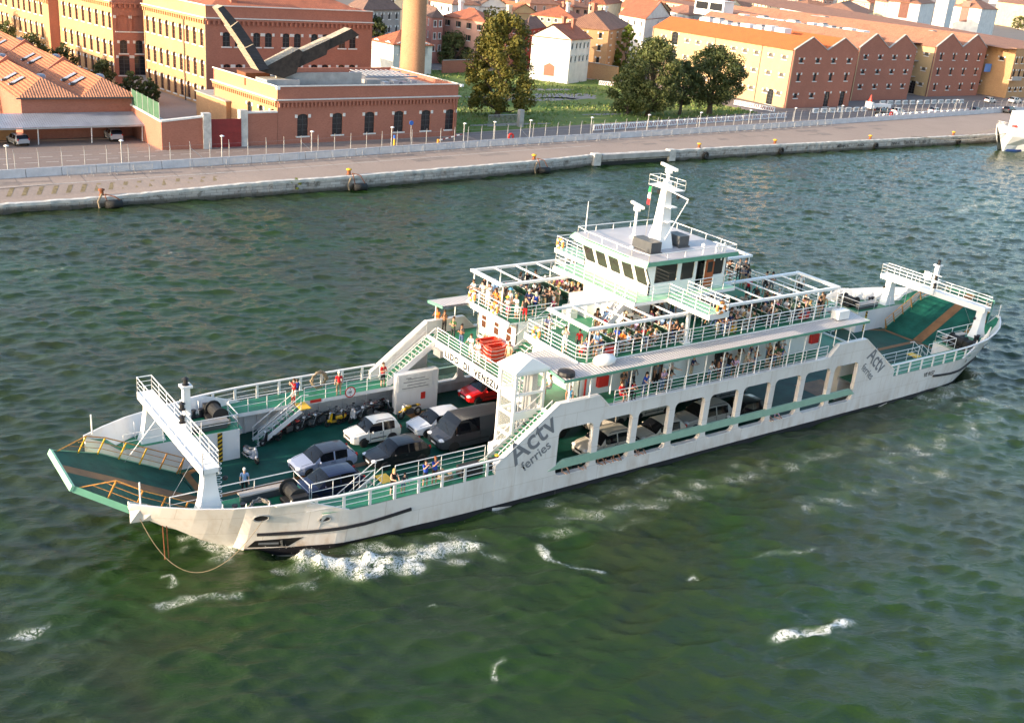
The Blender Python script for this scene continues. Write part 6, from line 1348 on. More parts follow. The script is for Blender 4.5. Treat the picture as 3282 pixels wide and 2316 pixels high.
# gantries over both ends
for e in (-1, 1):
    gx_ = e*34.6; mb = MB()
    for s in (-1, 1):
        b, t = [(-.72, -.42), (.72, -.42), (.72, .42), (-.72, .42)], [(-.30, -.30), (.30, -.30), (.30, .30), (-.30, .30)]; y = s*4.75; zs = (SD-.05, 3.1, 4.2, 5.0)
        sc_ = (1, .72, .48, .42); rows = [[(gx_+bx*k, y+by*(k if k > .6 else .72), z) for bx, by in b] for z, k in zip(zs, sc_)]; mb.grid(rows, closed=True)
    for y0, y1 in ((-5.25, 5.7),): mb.box(gx_-.44, gx_+.44, y0, y1, 4.86, 5.12); mb.box(gx_-.46, gx_-.40, y0, y1, 4.70, 5.16); mb.box(gx_+.40, gx_+.46, y0, y1, 4.70, 5.16)
    ga = mb.build('gantry', 'bright_white', fe)
    mb = MB(); railing(mb, [(gx_-.42, -5.2, 5.12), (gx_+.42, -5.2, 5.12), (gx_+.42, 5.7, 5.12), (gx_-.42, 5.7, 5.12)], .92, 3, 1.45, .018, .022, .03, closed=True)
    for i in range(9): mb.torus((gx_+.55, -4.75, 2.9+i*.27), .16, .018, 2, 8, 4)
    mb.build('railing', 'bright_white', ga)
    mb = MB(); x = gx_-e*.55; mb.bar((x, 0, 4.9), (x, 0, 7.6), .36, .36); mb.box(x-.3, x+.3, -.3, .3, 7.5, 7.62); mb.bar((x-.5, -.9, 6.8), (x-.5, .9, 6.8), .07) if e > 0 else None
    mb.bar((x, -.6, 6.1), (x, .6, 6.1), .08); ms = mb.build('light_mast', 'bright_white', ga)
    for z, dx, dy in ((7.62, 0, 0), (6.3, -.32, -.25), (5.6, -.35, -.3)): m_ = MB(); m_.lathe([(.17, 0), (.2, .05), (.13, .09), (.13, .32), (.19, .36), (.06, .48)], (x+dx, dy, z), 10); 
    for z, dx, dy in ((7.62, 0, 0), (6.3, -.32, -.25), (5.55, -.35, -.3)): m_ = MB(); m_.lathe([(.17, 0), (.2, .05), (.13, .09), (.13, .32), (.19, .36), (.06, .48)], (x+dx, dy, z), 10); m_.build('signal_lamp', 'ink_black', ms)
    if e > 0: m_ = MB(); m_.blob((x+.1, .9, 6.3), .06, .42, .42, 14, 10); m_.build('radar_dish', 'bright_white', ms)
    # lifting wires from gantry to ramp and prow flagstaffs
    for s in (-1, 1):
        MB().tube([(gx_, s*2.9, 4.8), (e*36.6, s*3.3, 2.0)], .013, 4).build('lifting_wire', 'steel', ga); MB().tube([(e*38.0, s*4.45, 3.5), (e*38.0, s*4.45, 4.75)], .045, 6).build('flagstaff', 'white_paint', fe)
        MB().blob((gx_-e*.9, s*4.75, 4.15), .16, .12, .14, 8, 5).build('floodlight', 'ink_black', ga)
# ---------------------------------------------------------------- promenade deck
mb = MB(); mb.box(-14.35, 14.35, -7.58, 7.58, PD-.2, PD, 0, top=1); mb.build('promenade_deck', ['white_paint', 'deck_green'], fe)
for e in (-1, 1):
    mb = MB(); mb.box(*sorted((e*14.36, e*14.5)), -7.2, 7.3, 4.42, PD+.12); mb.build('bridge_beam', 'bright_white', fe)
    mb = MB(); railing(mb, [(e*14.4, -4.6, PD+.1), (e*14.4, 6.1, PD+.1)], .92, 4, 1.55, .02, .026, .034); mb.build('railing', 'bright_white', fe)
writing('LIDO  DI  VENEZIA', .66, lambda u, v: Vector((-14.53, 4.75-u*.98, 4.56+v)), 'ink_black', 'lettering', fe, .026, space=1.25)
m_ = MB(); m_.box(-14.75, -14.5, 5.0, 5.9, 4.35, 4.85); m_.build('floodlight', 'mid_grey', fe)
for s in (-1, 1):
    mb = MB(); railing(mb, [(-9.9, s*7.72, PD), (10.2, s*7.72, PD)], .95, 4, 1.15, .018, .024, .034); mb.build('promenade_rail', 'white_paint', fe)
    for x in np.arange(-13.6, 14.1, 1.62): MB().tube([(x, s*7.74, PD if abs(x) < 10.3 else 6.0), (x, s*7.74, 7.5)], .042, 6).build('awning_post', 'bright_white', fe)
    mb = MB(); n = 170; xs_ = np.linspace(-14.2, 14.2, n)
    mb.grid([[(x, s*5.95, 7.74), (x, s*7.92, 7.56)] for x in (-14.2, 14.2)], 0, flip=s < 0); mb.grid([[(x, s*5.95, 7.62), (x, s*7.92, 7.46)] for x in (-14.2, 14.2)], 1, flip=s > 0)
    mb.quad((-14.2, s*7.92, 7.40), (14.2, s*7.92, 7.40), (14.2, s*7.92, 7.58), (-14.2, s*7.92, 7.58), k=2); 
    for x in (-14.2, 14.2): mb.quad((x, s*5.95, 7.56), (x, s*7.92, 7.38), (x, s*7.92, 7.58), (x, s*5.95, 7.76), k=2)
    mb.build('awning_roof', ['corrugated_roof', 'white_paint', 'fascia_green'], fe)
# deck house of the promenade
DY = 5.9; wz = PD+1.15; mb = MB()
nearw = [-10.6, -9.0, -7.4, -5.9, -3.4, -1.9, 2.6, 4.2, 5.9, 8.2, 9.7, 11.0]; doors = [-4.8, .75, 1.0, 7.1]
doors = [-4.7, .95, 7.2]; nearw = [-10.3, -8.7, -7.0, -3.1, -.9, 2.9, 4.3, 5.7, 8.6, 9.9]
for s in (-1, 1):
    hl = [rrect(x-.30, x+.30, wz, wz+.66, .1, 2) for x in nearw]+[[(x-.45, PD+.06), (x+.45, PD+.06), (x+.45, PD+2.0), (x-.45, PD+2.0)] for x in doors]
    plate(mb, [(-11.25, PD), (11.4, PD), (11.4, 7.66), (-11.25, 7.66)], hl, lambda u, v, d, s=s: (u, s*(DY-d), v), .12)
fh = [rrect(y-.28, y+.28, PD+.95, PD+2.05, .06, 2) for y in (5.1, 3.55, 2.05)]
plate(mb, [(1.25, PD), (5.88, PD), (5.88, 7.62), (1.25, 7.62)], fh, lambda u, v, d: (-11.25+d, u, v), .12)
plate(mb, [(-5.88, PD), (-.75, PD), (-.75, 7.62), (-5.88, 7.62)], [rrect(-2.1-.28, -2.1+.28, PD+.95, PD+2.05, .06, 2)], lambda u, v, d: (-11.25+d, u, v), .12)
mb.box(-11.24, -8.0, 1.25, 1.4, PD, 7.6); mb.box(-11.24, -8.0, -.9, -.75, PD, 7.6); mb.box(-8.0, -7.9, -.9, 1.4, PD, 7.6); mb.box(11.28, 11.4, -5.88, 5.88, PD, 7.62)
dh = mb.build('deckhouse', 'bright_white', fe)
for s in (-1, 1):
    for x in nearw: MB().quad(*[(u, s*(DY-.09), v) for u, v in rrect(x-.32, x+.32, wz-.02, wz+.68, .1, 2)]).build('window', 'ship_glass', dh)
    for x in doors: MB().box(x-.46, x+.46, *sorted((s*(DY-.10), s*(DY-.06))), PD+.05, PD+2.01).build('door', 'brown_door', dh)
    for x in (-9.55, 10.6): MB().box(x-.4, x+.4, *sorted((s*(DY+.01), s*(DY+.28))), PD+.55, PD+1.25).build('hose_cabinet', 'red_paint', dh)
    MB().tube([(-10.9, s*(DY+.12), PD), (-10.9, s*(DY+.12), PD+1.4)], .06, 6).build('fire_main', 'red_paint', dh)
for y in (5.1, 3.55, 2.05, -2.1):
    w_ = MB(); w_.box(-11.22, -11.18, y-.29, y+.29, PD+.94, PD+2.06, 0); w_.box(-11.25, -11.2, y-.28, y+.28, PD+1.45, PD+1.52, 1); w_.build('window', ['brown_door', 'white_paint'], dh)
# stair in the recess up to the upper deck
mb = MB()
for i in range(13): f = (i+.5)/13; x = -12.2+3.9*f; z = PD+(UD-PD)*f; mb.box(x-.17, x+.17, -.72, 1.22, z-.03, z, 1); mb.box(x-.03, x+.03, -.72, 1.22, z-.18, z-.02, 0)
for y in (-.72, 1.22): mb.bar((-12.3, y, PD+.1), (-8.3, y, UD), .06, .3, 0); mb.tube([(-12.3, y, PD+.1), (-12.3, y, PD+1.0), (-8.4, y, UD+.95), (-8.0, y, UD+.95)], .028, 5, 0)
mb.build('stair', ['white_paint', 'deck_green'], fe)
# ---------------------------------------------------------------- upper deck
mb = MB(); ud = [(-11.9, 1.25), (-11.9, 6.3), (-11.5, 6.6), (12.1, 6.6), (12.1, -6.55), (-11.6, -6.55), (-11.95, -6.1), (-11.95, -.75), (-8.4, -.75), (-8.4, 1.25)]
mb.prism(ud[::-1], 7.62, UD, 0, top=1); mb.prism([(x*1.004, y*1.006) for x, y in ud[:2]]+[(-11.8, 6.0), (-11.8, 1.25)], 7.5, UD+.06, 0); mb.build('upper_deck', ['bright_white', 'deck_green'], fe)
mb = MB(); mb.box(-11.98, -11.9, 1.2, 6.35, 7.42, UD+.1); mb.box(-12.02, -11.95, -6.3, -.7, 7.42, UD+.1); mb.build('deck_fascia', 'bright_white', fe)
for pts, gap in (([(-8.4, 1.3, UD), (-11.0, 1.3, UD), (-11.7, 1.7, UD), (-11.8, 6.3, UD), (-11.4, 6.5, UD), (12.0, 6.5, UD)], 1.2), ([(-8.4, -.8, UD), (-11.85, -.8, UD), (-11.85, -5.9, UD), (-11.4, -6.42, UD), (12.0, -6.42, UD), (12.0, 6.5, UD)], 1.25)):
    mb = MB(); railing(mb, pts, 1.0, 4, gap, .02, .03, .036); mb.build('railing', 'bright_white', fe)
def pergola(x0, x1, y0, y1, outer_y, bars):
    mb = MB(); z = 9.78
    for y in (y0, y1): mb.box(x0, x1, y-.12, y+.12, z, z+.16)
    for x in (x0, x1): mb.box(x-.13, x+.13, y0-.13, y1+.13, z-.004, z+.18)
    for i in range(1, bars): x = x0+(x1-x0)*i/bars; mb.box(x-.045, x+.045, y0+.1, y1-.1, z+.03, z+.12)
    n = max(2, round((x1-x0)/2.3))
    for i in range(n+1):
        x = x0+.1+(x1-x0-.2)*i/n; mb.tube([(x, outer_y, UD), (x, outer_y, z)], .045, 6)
        if i in (0, n): yo = y1 if abs(outer_y-y0) < .6 else y0; mb.tube([(x, yo, UD), (x, yo, z)], .05, 6)
    for y in np.linspace(y0, y1, 3)[1:-1]: mb.tube([(x0+.05, y, UD), (x0+.05, y, z)], .04, 6)
    mb.build('awning_frame', 'bright_white', fe)
pergola(-11.45, -2.4, -6.35, -2.4, -6.4, 5); pergola(-11.5, -2.4, 2.95, 6.55, 6.45, 5); pergola(.4, 12.0, -6.2, -2.4, -6.4, 6); pergola(.4, 11.9, 2.4, 6.3, 6.45, 6)
# house under the bridge
mb = MB(); hl = [[(x-.42, UD+.05), (x+.42, UD+.05), (x+.42, UD+1.95), (x-.42, UD+1.95)] for x in (-2.3, 1.0)]+[rrect(x-.25, x+.25, UD+1.2, UD+1.75, .06, 2) for x in (-.95, .1)]
for s in (-1, 1): plate(mb, [(-5.0, UD), (4.2, UD), (4.2, 10.1), (-5.0, 10.1)], hl, lambda u, v, d, s=s: (u, s*(2.3-d), v), .1)
plate(mb, [(-2.3, UD), (2.3, UD), (2.3, 10.1), (-2.3, 10.1)], [rrect(.9, 1.3, UD+1.0, UD+1.7, .05, 2)], lambda u, v, d: (-5.0+d, u, v), .1); mb.box(4.1, 4.2, -2.29, 2.29, UD, 10.1); mb.box(-6.2, -5.0, .2, 2.3, UD, UD+1.2); mb.box(-5.0, -3.2, -3.3, -2.3, UD, UD+.95)
ch_ = mb.build('crew_house', 'bright_white', fe)
for s in (-1, 1):
    for x in (-2.3, 1.0): MB().box(x-.43, x+.43, *sorted((s*2.22, s*2.25)), UD+.04, UD+1.96).build('door', 'brown_door', ch_)
    for x in (-.95, .1): MB().box(x-.26, x+.26, *sorted((s*2.22, s*2.25)), UD+1.19, UD+1.76).build('window', 'ship_glass', ch_)
MB().box(-4.94, -4.90, .88, 1.32, UD+.98, UD+1.72).build('window', 'grey_lid', ch_)
m_ = MB(); m_.box(-7.4, -6.8, .4, 1.4, UD, UD+.75); m_.build('cooling_unit', 'white_paint', fe)
mb = MB()
for y in (-2.55, -3.35): mb.bar((-7.9, y, UD+.1), (-5.6, y, BD-.1), .07, .42, 0)
for i in range(11): f = (i+.5)/11; mb.box(-7.9+2.3*f-.12, -7.9+2.3*f+.12, -3.33, -2.57, UD+(BD-UD)*f-.03, UD+(BD-UD)*f, 0)
for y in (-2.55, -3.35): mb.tube([(-7.9, y, UD), (-7.9, y, UD+.95), (-5.6, y, BD+.95)], .026, 5, 0)
mb.build('stair', 'white_paint', fe)
# bridge deck with wings
bdp = [(-6.1, -4.4), (-3.2, -4.4), (-3.2, -8.25), (-1.5, -8.25), (-1.5, -4.4), (3.3, -4.2), (3.3, 4.2), (-1.5, 4.4), (-1.5, 8.1), (-3.2, 8.1), (-3.2, 4.4), (-6.1, 4.4)]
mb = MB(); mb.prism(bdp, BD-.22, BD, 0, top=1); mb.build('bridge_deck', ['bright_white', 'mint_green'], fe)
mb = MB(); mb.box(-3.24, -1.46, -8.31, -8.25, BD-.24, BD+.14, 0); mb.box(-3.26, -3.2, -8.25, -4.4, BD-.24, BD+.08, 0); mb.box(-3.26, -3.2, 4.4, 8.1, BD-.24, BD+.08, 0); mb.box(-6.16, -6.1, -4.4, 4.4, BD-.24, BD+.05, 0); mb.box(-3.1, -2.9, -6.4, -6.2, UD, BD-.2, 0); mb.box(-3.3, -2.7, -6.5, -6.1, UD, UD+.12); mb.box(-3.1, -2.9, 6.0, 6.2, UD, BD-.2, 0); mb.build('wing_edge', 'bright_white', fe)
mb = MB(); railing(mb, [(p[0]*.985, p[1]*.99, BD) for p in bdp], 1.0, 4, 1.15, .02, .026, .032, closed=True); mb.build('railing', 'bright_white', fe)
# wheelhouse with outward leaning front windows
WX0, WX1, WY, WZ0, WZ1 = -4.15, 2.9, 3.45, BD, 12.42
ws_ = lambda v: -.62*max(0, (v-WZ0-.85))/(WZ1-WZ0-.85)
mb = MB(); fw = [rrect(y-.53, y+.53, BD+.62, BD+2.06, .08, 2) for y in (-2.75, -1.4, 0, 1.4, 2.75)]
plate(mb, [(-WY, WZ0), (WY, WZ0), (WY, BD+.85), (WY, WZ1), (-WY, WZ1), (-WY, BD+.85)], fw, lambda u, v, d: (WX0+d+ws_(v), u, v), .10)
for s in (-1, 1):
    so_ = [rrect(-3.75, -1.75, BD+.8, BD+2.05, .08, 2), rrect(-1.4, -.2, BD+.8, BD+2.05, .08, 2), [(.05, BD+.06), (.85, BD+.06), (.85, BD+2.05), (.05, BD+2.05)], rrect(1.25, 2.6, BD+.85, BD+2.05, .08, 2)]
    plate(mb, [(WX0, WZ0), (WX1, WZ0), (WX1, WZ1), (WX0-.62, WZ1), (WX0, BD+.85)], so_, lambda u, v, d, s=s: (u, s*(WY-d), v), .1)
plate(mb, [(-WY, WZ0), (WY, WZ0), (WY, WZ1), (-WY, WZ1)], [rrect(y-.6, y+.6, BD+.95, BD+2.0, .08, 2) for y in (-2.3, -.8, .8, 2.3)], lambda u, v, d: (WX1-d, u, v), .1)
wh = mb.build('wheelhouse', 'bright_white', fe)
for y in (-2.75, -1.4, 0, 1.4, 2.75): MB().quad(*[(WX0+.06+ws_(v), u, v) for u, v in rrect(y-.55, y+.55, BD+.60, BD+2.08, .08, 2)]).build('window', 'ship_glass', wh)
for y in (-2.3, -.8, .8, 2.3): MB().quad(*[(WX1-.06, u, v) for u, v in rrect(y-.62, y+.62, BD+.93, BD+2.02, .08, 2)]).build('window', 'ship_glass', wh)
for s in (-1, 1):
    for a, b in ((-3.77, -1.73), (-1.42, -.18), (1.23, 2.62)): MB().quad(*[(u, s*(WY-.06), v) for u, v in rrect(a, b, BD+.78, BD+2.07, .08, 2)]).build('window', 'ship_glass', wh)
    d_ = MB(); d_.box(.85, 1.62, *sorted((s*(WY+.02), s*(WY+.07))), BD+.05, BD+2.05, 0); d_.box(1.0, 1.48, *sorted((s*(WY+.07), s*(WY+.075))), BD+1.1, BD+1.85, 1); d_.build('door', ['orange_door', 'ship_glass'], wh)
    MB().box(.04, .86, *sorted((s*(WY-.6), s*(WY-.5))), BD+.05, BD+2.06).build('door_opening', 'ink_black', wh)
mb = MB(); rp_ = [(-5.25, -2.3), (-4.95, -3.9), (3.45, -3.9), (3.45, 3.9), (-4.95, 3.9), (-5.25, 2.3)]
mb.prism(rp_, 12.42, 12.72, 1, top=0); mb.prism([(x*.985, y*.985) for x, y in rp_], 12.72, 12.76, 2, top=0)
for a, b in ((rp_[5], rp_[0]), (rp_[0], rp_[1]), (rp_[4], rp_[5])): mb.quad((*a, 12.42), (*b, 12.42), (b[0]-.0, b[1], 12.74), (a[0], a[1], 12.74), k=1)
mb.quad((-5.6, -2.4, 12.40), (-5.6, 2.4, 12.40), (-5.15, 2.3, 12.76), (-5.15, -2.3, 12.76), k=3); mb.quad((-5.6, -2.4, 12.40), (-5.15, -2.3, 12.76), (-4.9, -3.9, 12.76), (-5.2, -4.1, 12.40), k=3); mb.quad((-5.6, 2.4, 12.40), (-5.2, 4.1, 12.40), (-4.9, 3.9, 12.76), (-5.15, 2.3, 12.76), k=3)
mb.build('roof', ['grey_roof', 'fascia_green', 'white_paint', 'mint_green'], wh)
mb = MB(); railing(mb, [(-5.0, -2.3, 12.76), (-4.75, -3.75, 12.76), (3.3, -3.75, 12.76), (3.3, 3.75, 12.76), (-4.75, 3.75, 12.76), (-5.0, 2.3, 12.76)], .42, 1, 1.6, .02, .025, .034, closed=True); mb.build('roof_rail', 'bright_white', wh)
for x, y, L in ((-3.1, -1.6, 1.9), (.1, -1.2, 1.3)):
    m_ = MB(); m_.box(x-.45, x+.45, y-L/2, y+L/2, 12.85, 13.55); m_.box(x-.5, x+.5, y-L/2-.1, y-L/2+.02, 12.76, 12.86); m_.box(x-.5, x+.5, y+L/2-.1, y+L/2, 12.76, 12.86); m_.build('cooling_unit', 'dark_grey', wh)
# mast, radars, aerial, flag
mx, my, mz = -1.4, -1.0, 12.75
mb = MB(); mb.grid([[(mx-a, my-b, z), (mx+a, my-b, z), (mx+a, my+b, z), (mx-a, my+b, z)] for z, a, b in ((mz, .62, .72), (14.2, .42, .42), (16.9, .24, .24), (17.3, .2, .2))], closed=True); mb.quad((mx-.2, my-.2, 17.3), (mx+.2, my-.2, 17.3), (mx+.2, my+.2, 17.3), (mx-.2, my+.2, 17.3))
mb.box(mx-.5, mx+.5, my-1.25, my+1.25, 16.8, 16.86); mb.box(mx-.25, mx+.35, my-.9, my-.2, 15.6, 15.67); mb.box(mx-.2, mx+.3, my-.75, my, 14.55, 14.61); mb.cyl((mx, my, 17.3), .13, .65, 8)
mb.tube([(mx, my-.2, 16.7), (mx+.1, my-2.1, 16.45), (mx+.1, my-2.0, 16.2)], .045, 5); mb.tube([(mx+.1, my-2.05, 16.4), (mx-.1, my-.6, 13.4)], .03, 5)
ma = mb.build('mast', 'bright_white', fe)
mb = MB(); railing(mb, [(mx-.5, my-1.25, 16.86), (mx+.5, my-1.25, 16.86), (mx+.5, my+1.25, 16.86), (mx-.5, my+1.25, 16.86)], .62, 2, .8, .014, .018, .02, closed=True); mb.build('railing', 'bright_white', ma)
def radar(p, L, par): 
    m_ = MB(); m_.box(-.18, .18, -.2, .2, -.35, -.05); m_.box(-.09, .09, -L/2, L/2, -.02, .16); m_.xf(Matrix.Translation(p) @ Matrix.Rotation(R(-16), 4, 'Z')); return m_.build('radar_scanner', 'bright_white', par)
radar((mx, my, 18.15), 2.25, ma)
mb = MB(); mb.tube([(-1.75, 1.25, 12.75), (-1.75, 1.25, 14.65)], .10, 8); mb.lathe([(.32, 0), (.12, .3)], (-1.75, 1.25, 12.75), 8); rm_ = mb.build('radar_mast', 'bright_white', fe); radar((-1.75, 1.25, 15.05), 1.9, rm_)
MB().tube([(-4.3, 3.5, 12.76), (-4.3, 3.5, 15.0)], [.05, .02], 6).build('whip_aerial', 'bright_white', wh)
m_ = MB(); z0 = 15.9
for i, k in enumerate((0, 1, 2)):
    rows = [[(mx-.45-.03*j, my+.95+.06*j+.05*math.sin(j*2+u*3), z0-.42+u*.62+i*.42 if False else z0+.8-.42*(i)-u*.42) for u in (0, .5, 1)] for j in range(4)]; m_.grid(rows, k)
m_.build('flag', [simple('flag_green', (.02, .30, .10), .8), simple('flag_white', (.8, .8, .78), .8), simple('flag_red', (.6, .02, .03), .8)], ma)
MB().tube([(mx-.45, my+.95, 12.8), (mx-.45, my+.95, 16.8)], .014, 4).build('halyard', 'rope_grey', ma)
for p in ((mx+.45, my-.75, 16.15), (mx-.3, my+.4, 16.3)): m_ = MB(); m_.lathe([(.05, 0), (.11, .08), (.16, .3)], p, 8); m_.build('horn', 'ink_black', ma)
for x, y in ((-4.9, -2.2), (3.0, 3.2), (.5, -3.4)): m_ = MB(); m_.tube([(x, y, 12.76), (x, y, 13.2)], .03, 5); m_.blob((x-.08, y, 13.3), .16, .14, .14, 8, 6); m_.build('searchlight', 'bright_white', wh)
for i, x in enumerate((1.35, 2.0)): m_ = MB(); m_.tube([(x, -3.72, 12.2), (x, -3.72, 13.3), (x+.12, -3.72, 13.42), (x+.24, -3.72, 13.3), (x+.24, -3.72, 12.7)], .045, 6); m_.build('ladder_handle', 'bright_white', wh)
# lift tower on the near side
tx0, tx1, ty0, ty1 = -16.45, -14.35, -6.2, -4.65
mb = MB()
for x in (tx0, tx1):
    for y in (ty0, ty1): mb.bar((x, y, CD), (x, y, 7.72), .17, .17)
for z in (2.45, 3.6, 4.95, 6.3, 7.6):
    mb.bar((tx0, ty0, z), (tx1, ty0, z), .14, .14 if z != 4.95 else .5); mb.bar((tx0, ty1, z), (tx1, ty1, z), .14, .14); mb.bar((tx0, ty0, z), (tx0, ty1, z), .14, .14); mb.bar((tx1, ty0, z), (tx1, ty1, z), .14, .14)
mb.bar((tx0, ty0, 2.5), (tx1, ty0, 3.6), .07); mb.bar((tx0, ty0, 4.9), (tx1, ty0, 3.6), .07)
tw = mb.build('lift_tower', 'bright_white', fe)
mb = MB()
for x in (tx0+.05, tx1-.05): mb.quad((x, ty0+.1, CD+.2), (x, ty1-.1, CD+.2), (x, ty1-.1, 7.5), (x, ty0+.1, 7.5))
for y in (ty0+.05, ty1-.05): mb.quad((tx0+.1, y, CD+.2), (tx1-.1, y, CD+.2), (tx1-.1, y, 7.5), (tx0+.1, y, 7.5))
mb.build('glazing', 'clear_glass', tw)
mb = MB(); 
for x, y in ((-15.6, -5.5), (-15.2, -5.5), (-15.0, -5.2)): mb.tube([(x, y, CD), (x, y, 7.5)], .05, 5)
mb.box(-16.1, -14.7, -5.9, -4.9, 2.5, 4.4) if False else mb.box(-15.0, -14.6, -5.9, -5.0, CD, 7.4); mb.build('lift_guide', 'galvanised', tw)
mb = MB(); a = [(tx0-.22, ty0-.22), (tx1+.22, ty0-.22), (tx1+.22, ty1+.22), (tx0-.22, ty1+.22)]; mb.prism(a, 7.68, 7.86); rz_ = 8.55; r0, r1 = ((tx0+tx1)/2, ty0+.0, rz_), ((tx0+tx1)/2, ty1-.3, rz_); q = [(*p, 7.86) for p in a]
mb.quad(q[0], q[1], r0); mb.quad(q[1], q[2], r1, r0); mb.quad(q[2], q[3], r1); mb.quad(q[3], q[0], r0, r1); mb.build('roof', 'bright_white', tw)
mb = MB(); mb.box(-14.3, -12.0, -6.0, -3.6, 7.60, 7.72); mb.build('landing_roof', 'corrugated_roof', fe)
# stern quarter raised roof ends, raft canister, lamps on the awning
m_ = MB(); m_.blob((-10.4, -6.95, 7.95), 0.85, .52, .38, 14, 8); m_.f = [f for f in m_.f]; m_.build('raft_canister', 'bright_white', fe, True)
m_ = MB(); m_.box(11.4, 12.6, -7.2, -6.5, 7.72, 8.35); m_.build('vent_box', 'bright_white', fe)
for x in (12.9, 13.1): pass
m_ = MB(); m_.lathe([(.55, 0), (.55, .1), (.5, .25), (.1, .35)], (-13.6, -7.3, 7.62), 14); m_.build('side_light', 'ink_black', fe)
for x in (12.7, 13.0): m_ = MB(); m_.tube([(x, -6.3, 7.75), (x, -6.3, 10.0), (x+.3, -6.3, 10.1)], .05, 5)
mb = MB()
for y in (-6.6, -6.1): mb.tube([(12.25, y, UD-.1), (12.25, y, 9.9)], .035, 5)
for i in range(8): mb.tube([(12.25, -6.6, UD+.1+i*.28), (12.25, -6.1, UD+.1+i*.28)], .02, 4)
mb.build('ladder', 'bright_white', fe)
# notices on the far casing and the fascia
sg = MB(); sg.box(-17.6, -14.9, 5.585, 5.615, 2.05, 3.25, 0)
for i, (z, a, b) in enumerate(((2.95, -17.0, -16.6), (2.86, -16.85, -15.5), (2.66, -17.2, -15.2), (2.42, -16.9, -15.4), (2.22, -17.3, -15.2))): sg.box(a, b, 5.572, 5.584, z, z+.055, 1)
sg.build('notice_board', ['white_stone', 'mid_grey'], fe)
m_ = MB(); m_.box(-15.75, -15.4, 5.59, 5.615, 1.25, 1.75); m_.build('poster', 'red_paint', fe)
cx_, cz_ = -21.0, 2.52; m_ = MB()
disc = lambda r, y, k: m_.quad(*[(cx_+r*math.cos(2*PI*i/24), y, cz_+r*math.sin(2*PI*i/24)) for i in range(24)], k=k)
disc(.40, 6.03, 0); disc(.315, 6.026, 1); m_.quad((cx_-.05, 6.022, cz_+.26), (cx_+.05, 6.022, cz_+.26), (cx_, 6.022, cz_+.16), k=2); m_.quad((cx_-.05, 6.022, cz_-.26), (cx_+.05, 6.022, cz_-.26), (cx_, 6.022, cz_-.16), k=2)
rs_ = m_.build('round_sign', ['red_paint', 'bright_white', 'ink_black'], fe); writing('1,85', .24, lambda u, v: Vector((cx_-.22+u*.8, 6.02, cz_-.08+v)), 'ink_black', 'lettering', rs_, .008)
m_ = MB(); m_.box(-23.9, -23.1, 6.02, 6.04, 2.22, 2.44, 0); m_.box(-24.25, -24.03, 6.02, 6.04, 2.22, 2.44, 1); m_.build('warning_sign', ['red_paint', 'white_stone'], fe)
# ------------------------------------------------------------------ things on the quay
def prj(P):
    d = Vector(P)-CAM; z = d.dot(fwd); return 1641+FOC*d.dot(cright)/z, 1158-FOC*d.dot(cup)/z
def on_line(tab, px, off=0., z=GZ):      # the point of a quay line that is seen at the photo column px
    lo, hi = -60., 300.
    for _ in range(40):
        m_ = (lo+hi)/2
        if prj((m_, along(tab, m_)+off, z))[0] < px: lo = m_
        else: hi = m_
    return lo, along(tab, lo)+off
fnc = thing('security_fence', 'long wire fence with cranked galvanised posts behind the concrete blocks on the quay', 'fence', (0, 0, GZ))
pm = MB().tube([(0, 0, 0), (0, 0, 2.55), (-.16, -.30, 3.05)], [.05, .05, .04], 6).mesh('post', 'galvanised'); fx = []
x = -40.
while len(fx) < 96: fx.append(x); x += 2.62 if x < 120 else 2.9
for x in fx: o = link('post', pm, fnc); o.location = (x, along(FENCE, x)+.75, 0)
m_ = MB()
for a, b in zip(fx, fx[1:]):
    for z in (.9, 1.7, 2.5): m_.tube([(a, along(FENCE, a)+.75, z), (b, along(FENCE, b)+.75, z)], .009, 3, cap=False)
m_.build('wire', 'galvanised', fnc)
for i in (13, 19, 34, 55): m_ = MB(); x = fx[i]; m_.tube([(x, along(FENCE, x)+.75, 2.2), (fx[i+1], along(FENCE, fx[i+1])+.75, 0)], .035, 5); m_.build('brace', 'galvanised', fnc)
# concrete blocks
bm2 = MB(); bm2.add([(-1.97, -.30, 0), (1.97, -.30, 0), (1.97, .30, 0), (-1.97, .30, 0), (-1.97, -.12, .95), (1.97, -.12, .95), (1.97, .12, .95), (-1.97, .12, .95)], [(0, 1, 5, 4), (1, 2, 6, 5), (2, 3, 7, 6), (3, 0, 4, 7), (4, 5, 6, 7)])
simple('block_paint', (.55, .54, .55), .7, var=.16, scale=1.2)
bmesh_ = bm2.mesh('concrete_block', 'block_paint'); x = -62.
while x < 250:
    y0, y1 = along(FENCE, x), along(FENCE, x+4); o = link('concrete_block', bmesh_); o.location = (x+2, (y0+y1)/2, GZ); o.rotation_euler = (0, 0, math.atan2(y1-y0, 4)+rnd.uniform(-.01, .01))
    tag(o, 'white painted concrete block in the long row at the foot of the security fence', 'barrier', 'concrete blocks along the quay fence'); x += 4.0
cb = MB()
for a, b in (((-1.15, 0, .15), (-1.15, 0, 1.1)), ((1.15, 0, .15), (1.15, 0, 1.1)), ((-1.15, 0, 1.1), (1.15, 0, 1.1)), ((-1.15, 0, .25), (1.15, 0, .25)), ((-.9, -.3, 0), (-.9, .3, 0)), ((.9, -.3, 0), (.9, .3, 0)), ((-.9, 0, 0), (-.9, 0, .25)), ((.9, 0, 0), (.9, 0, .25))): cb.tube([a, b], .024, 5)
for i in range(1, 14): x = -1.15+i*2.3/14; cb.tube([(x, 0, .25), (x, 0, 1.1)], .011, 4)
cbm = cb.mesh('crowd_barrier', 'galvanised'); T3 = lambda x, y: (x/2.7, y/2.7); spots = []
for px in (250, 325, 400, 460): spots.append(on_line(FENCE, px, -1.7))
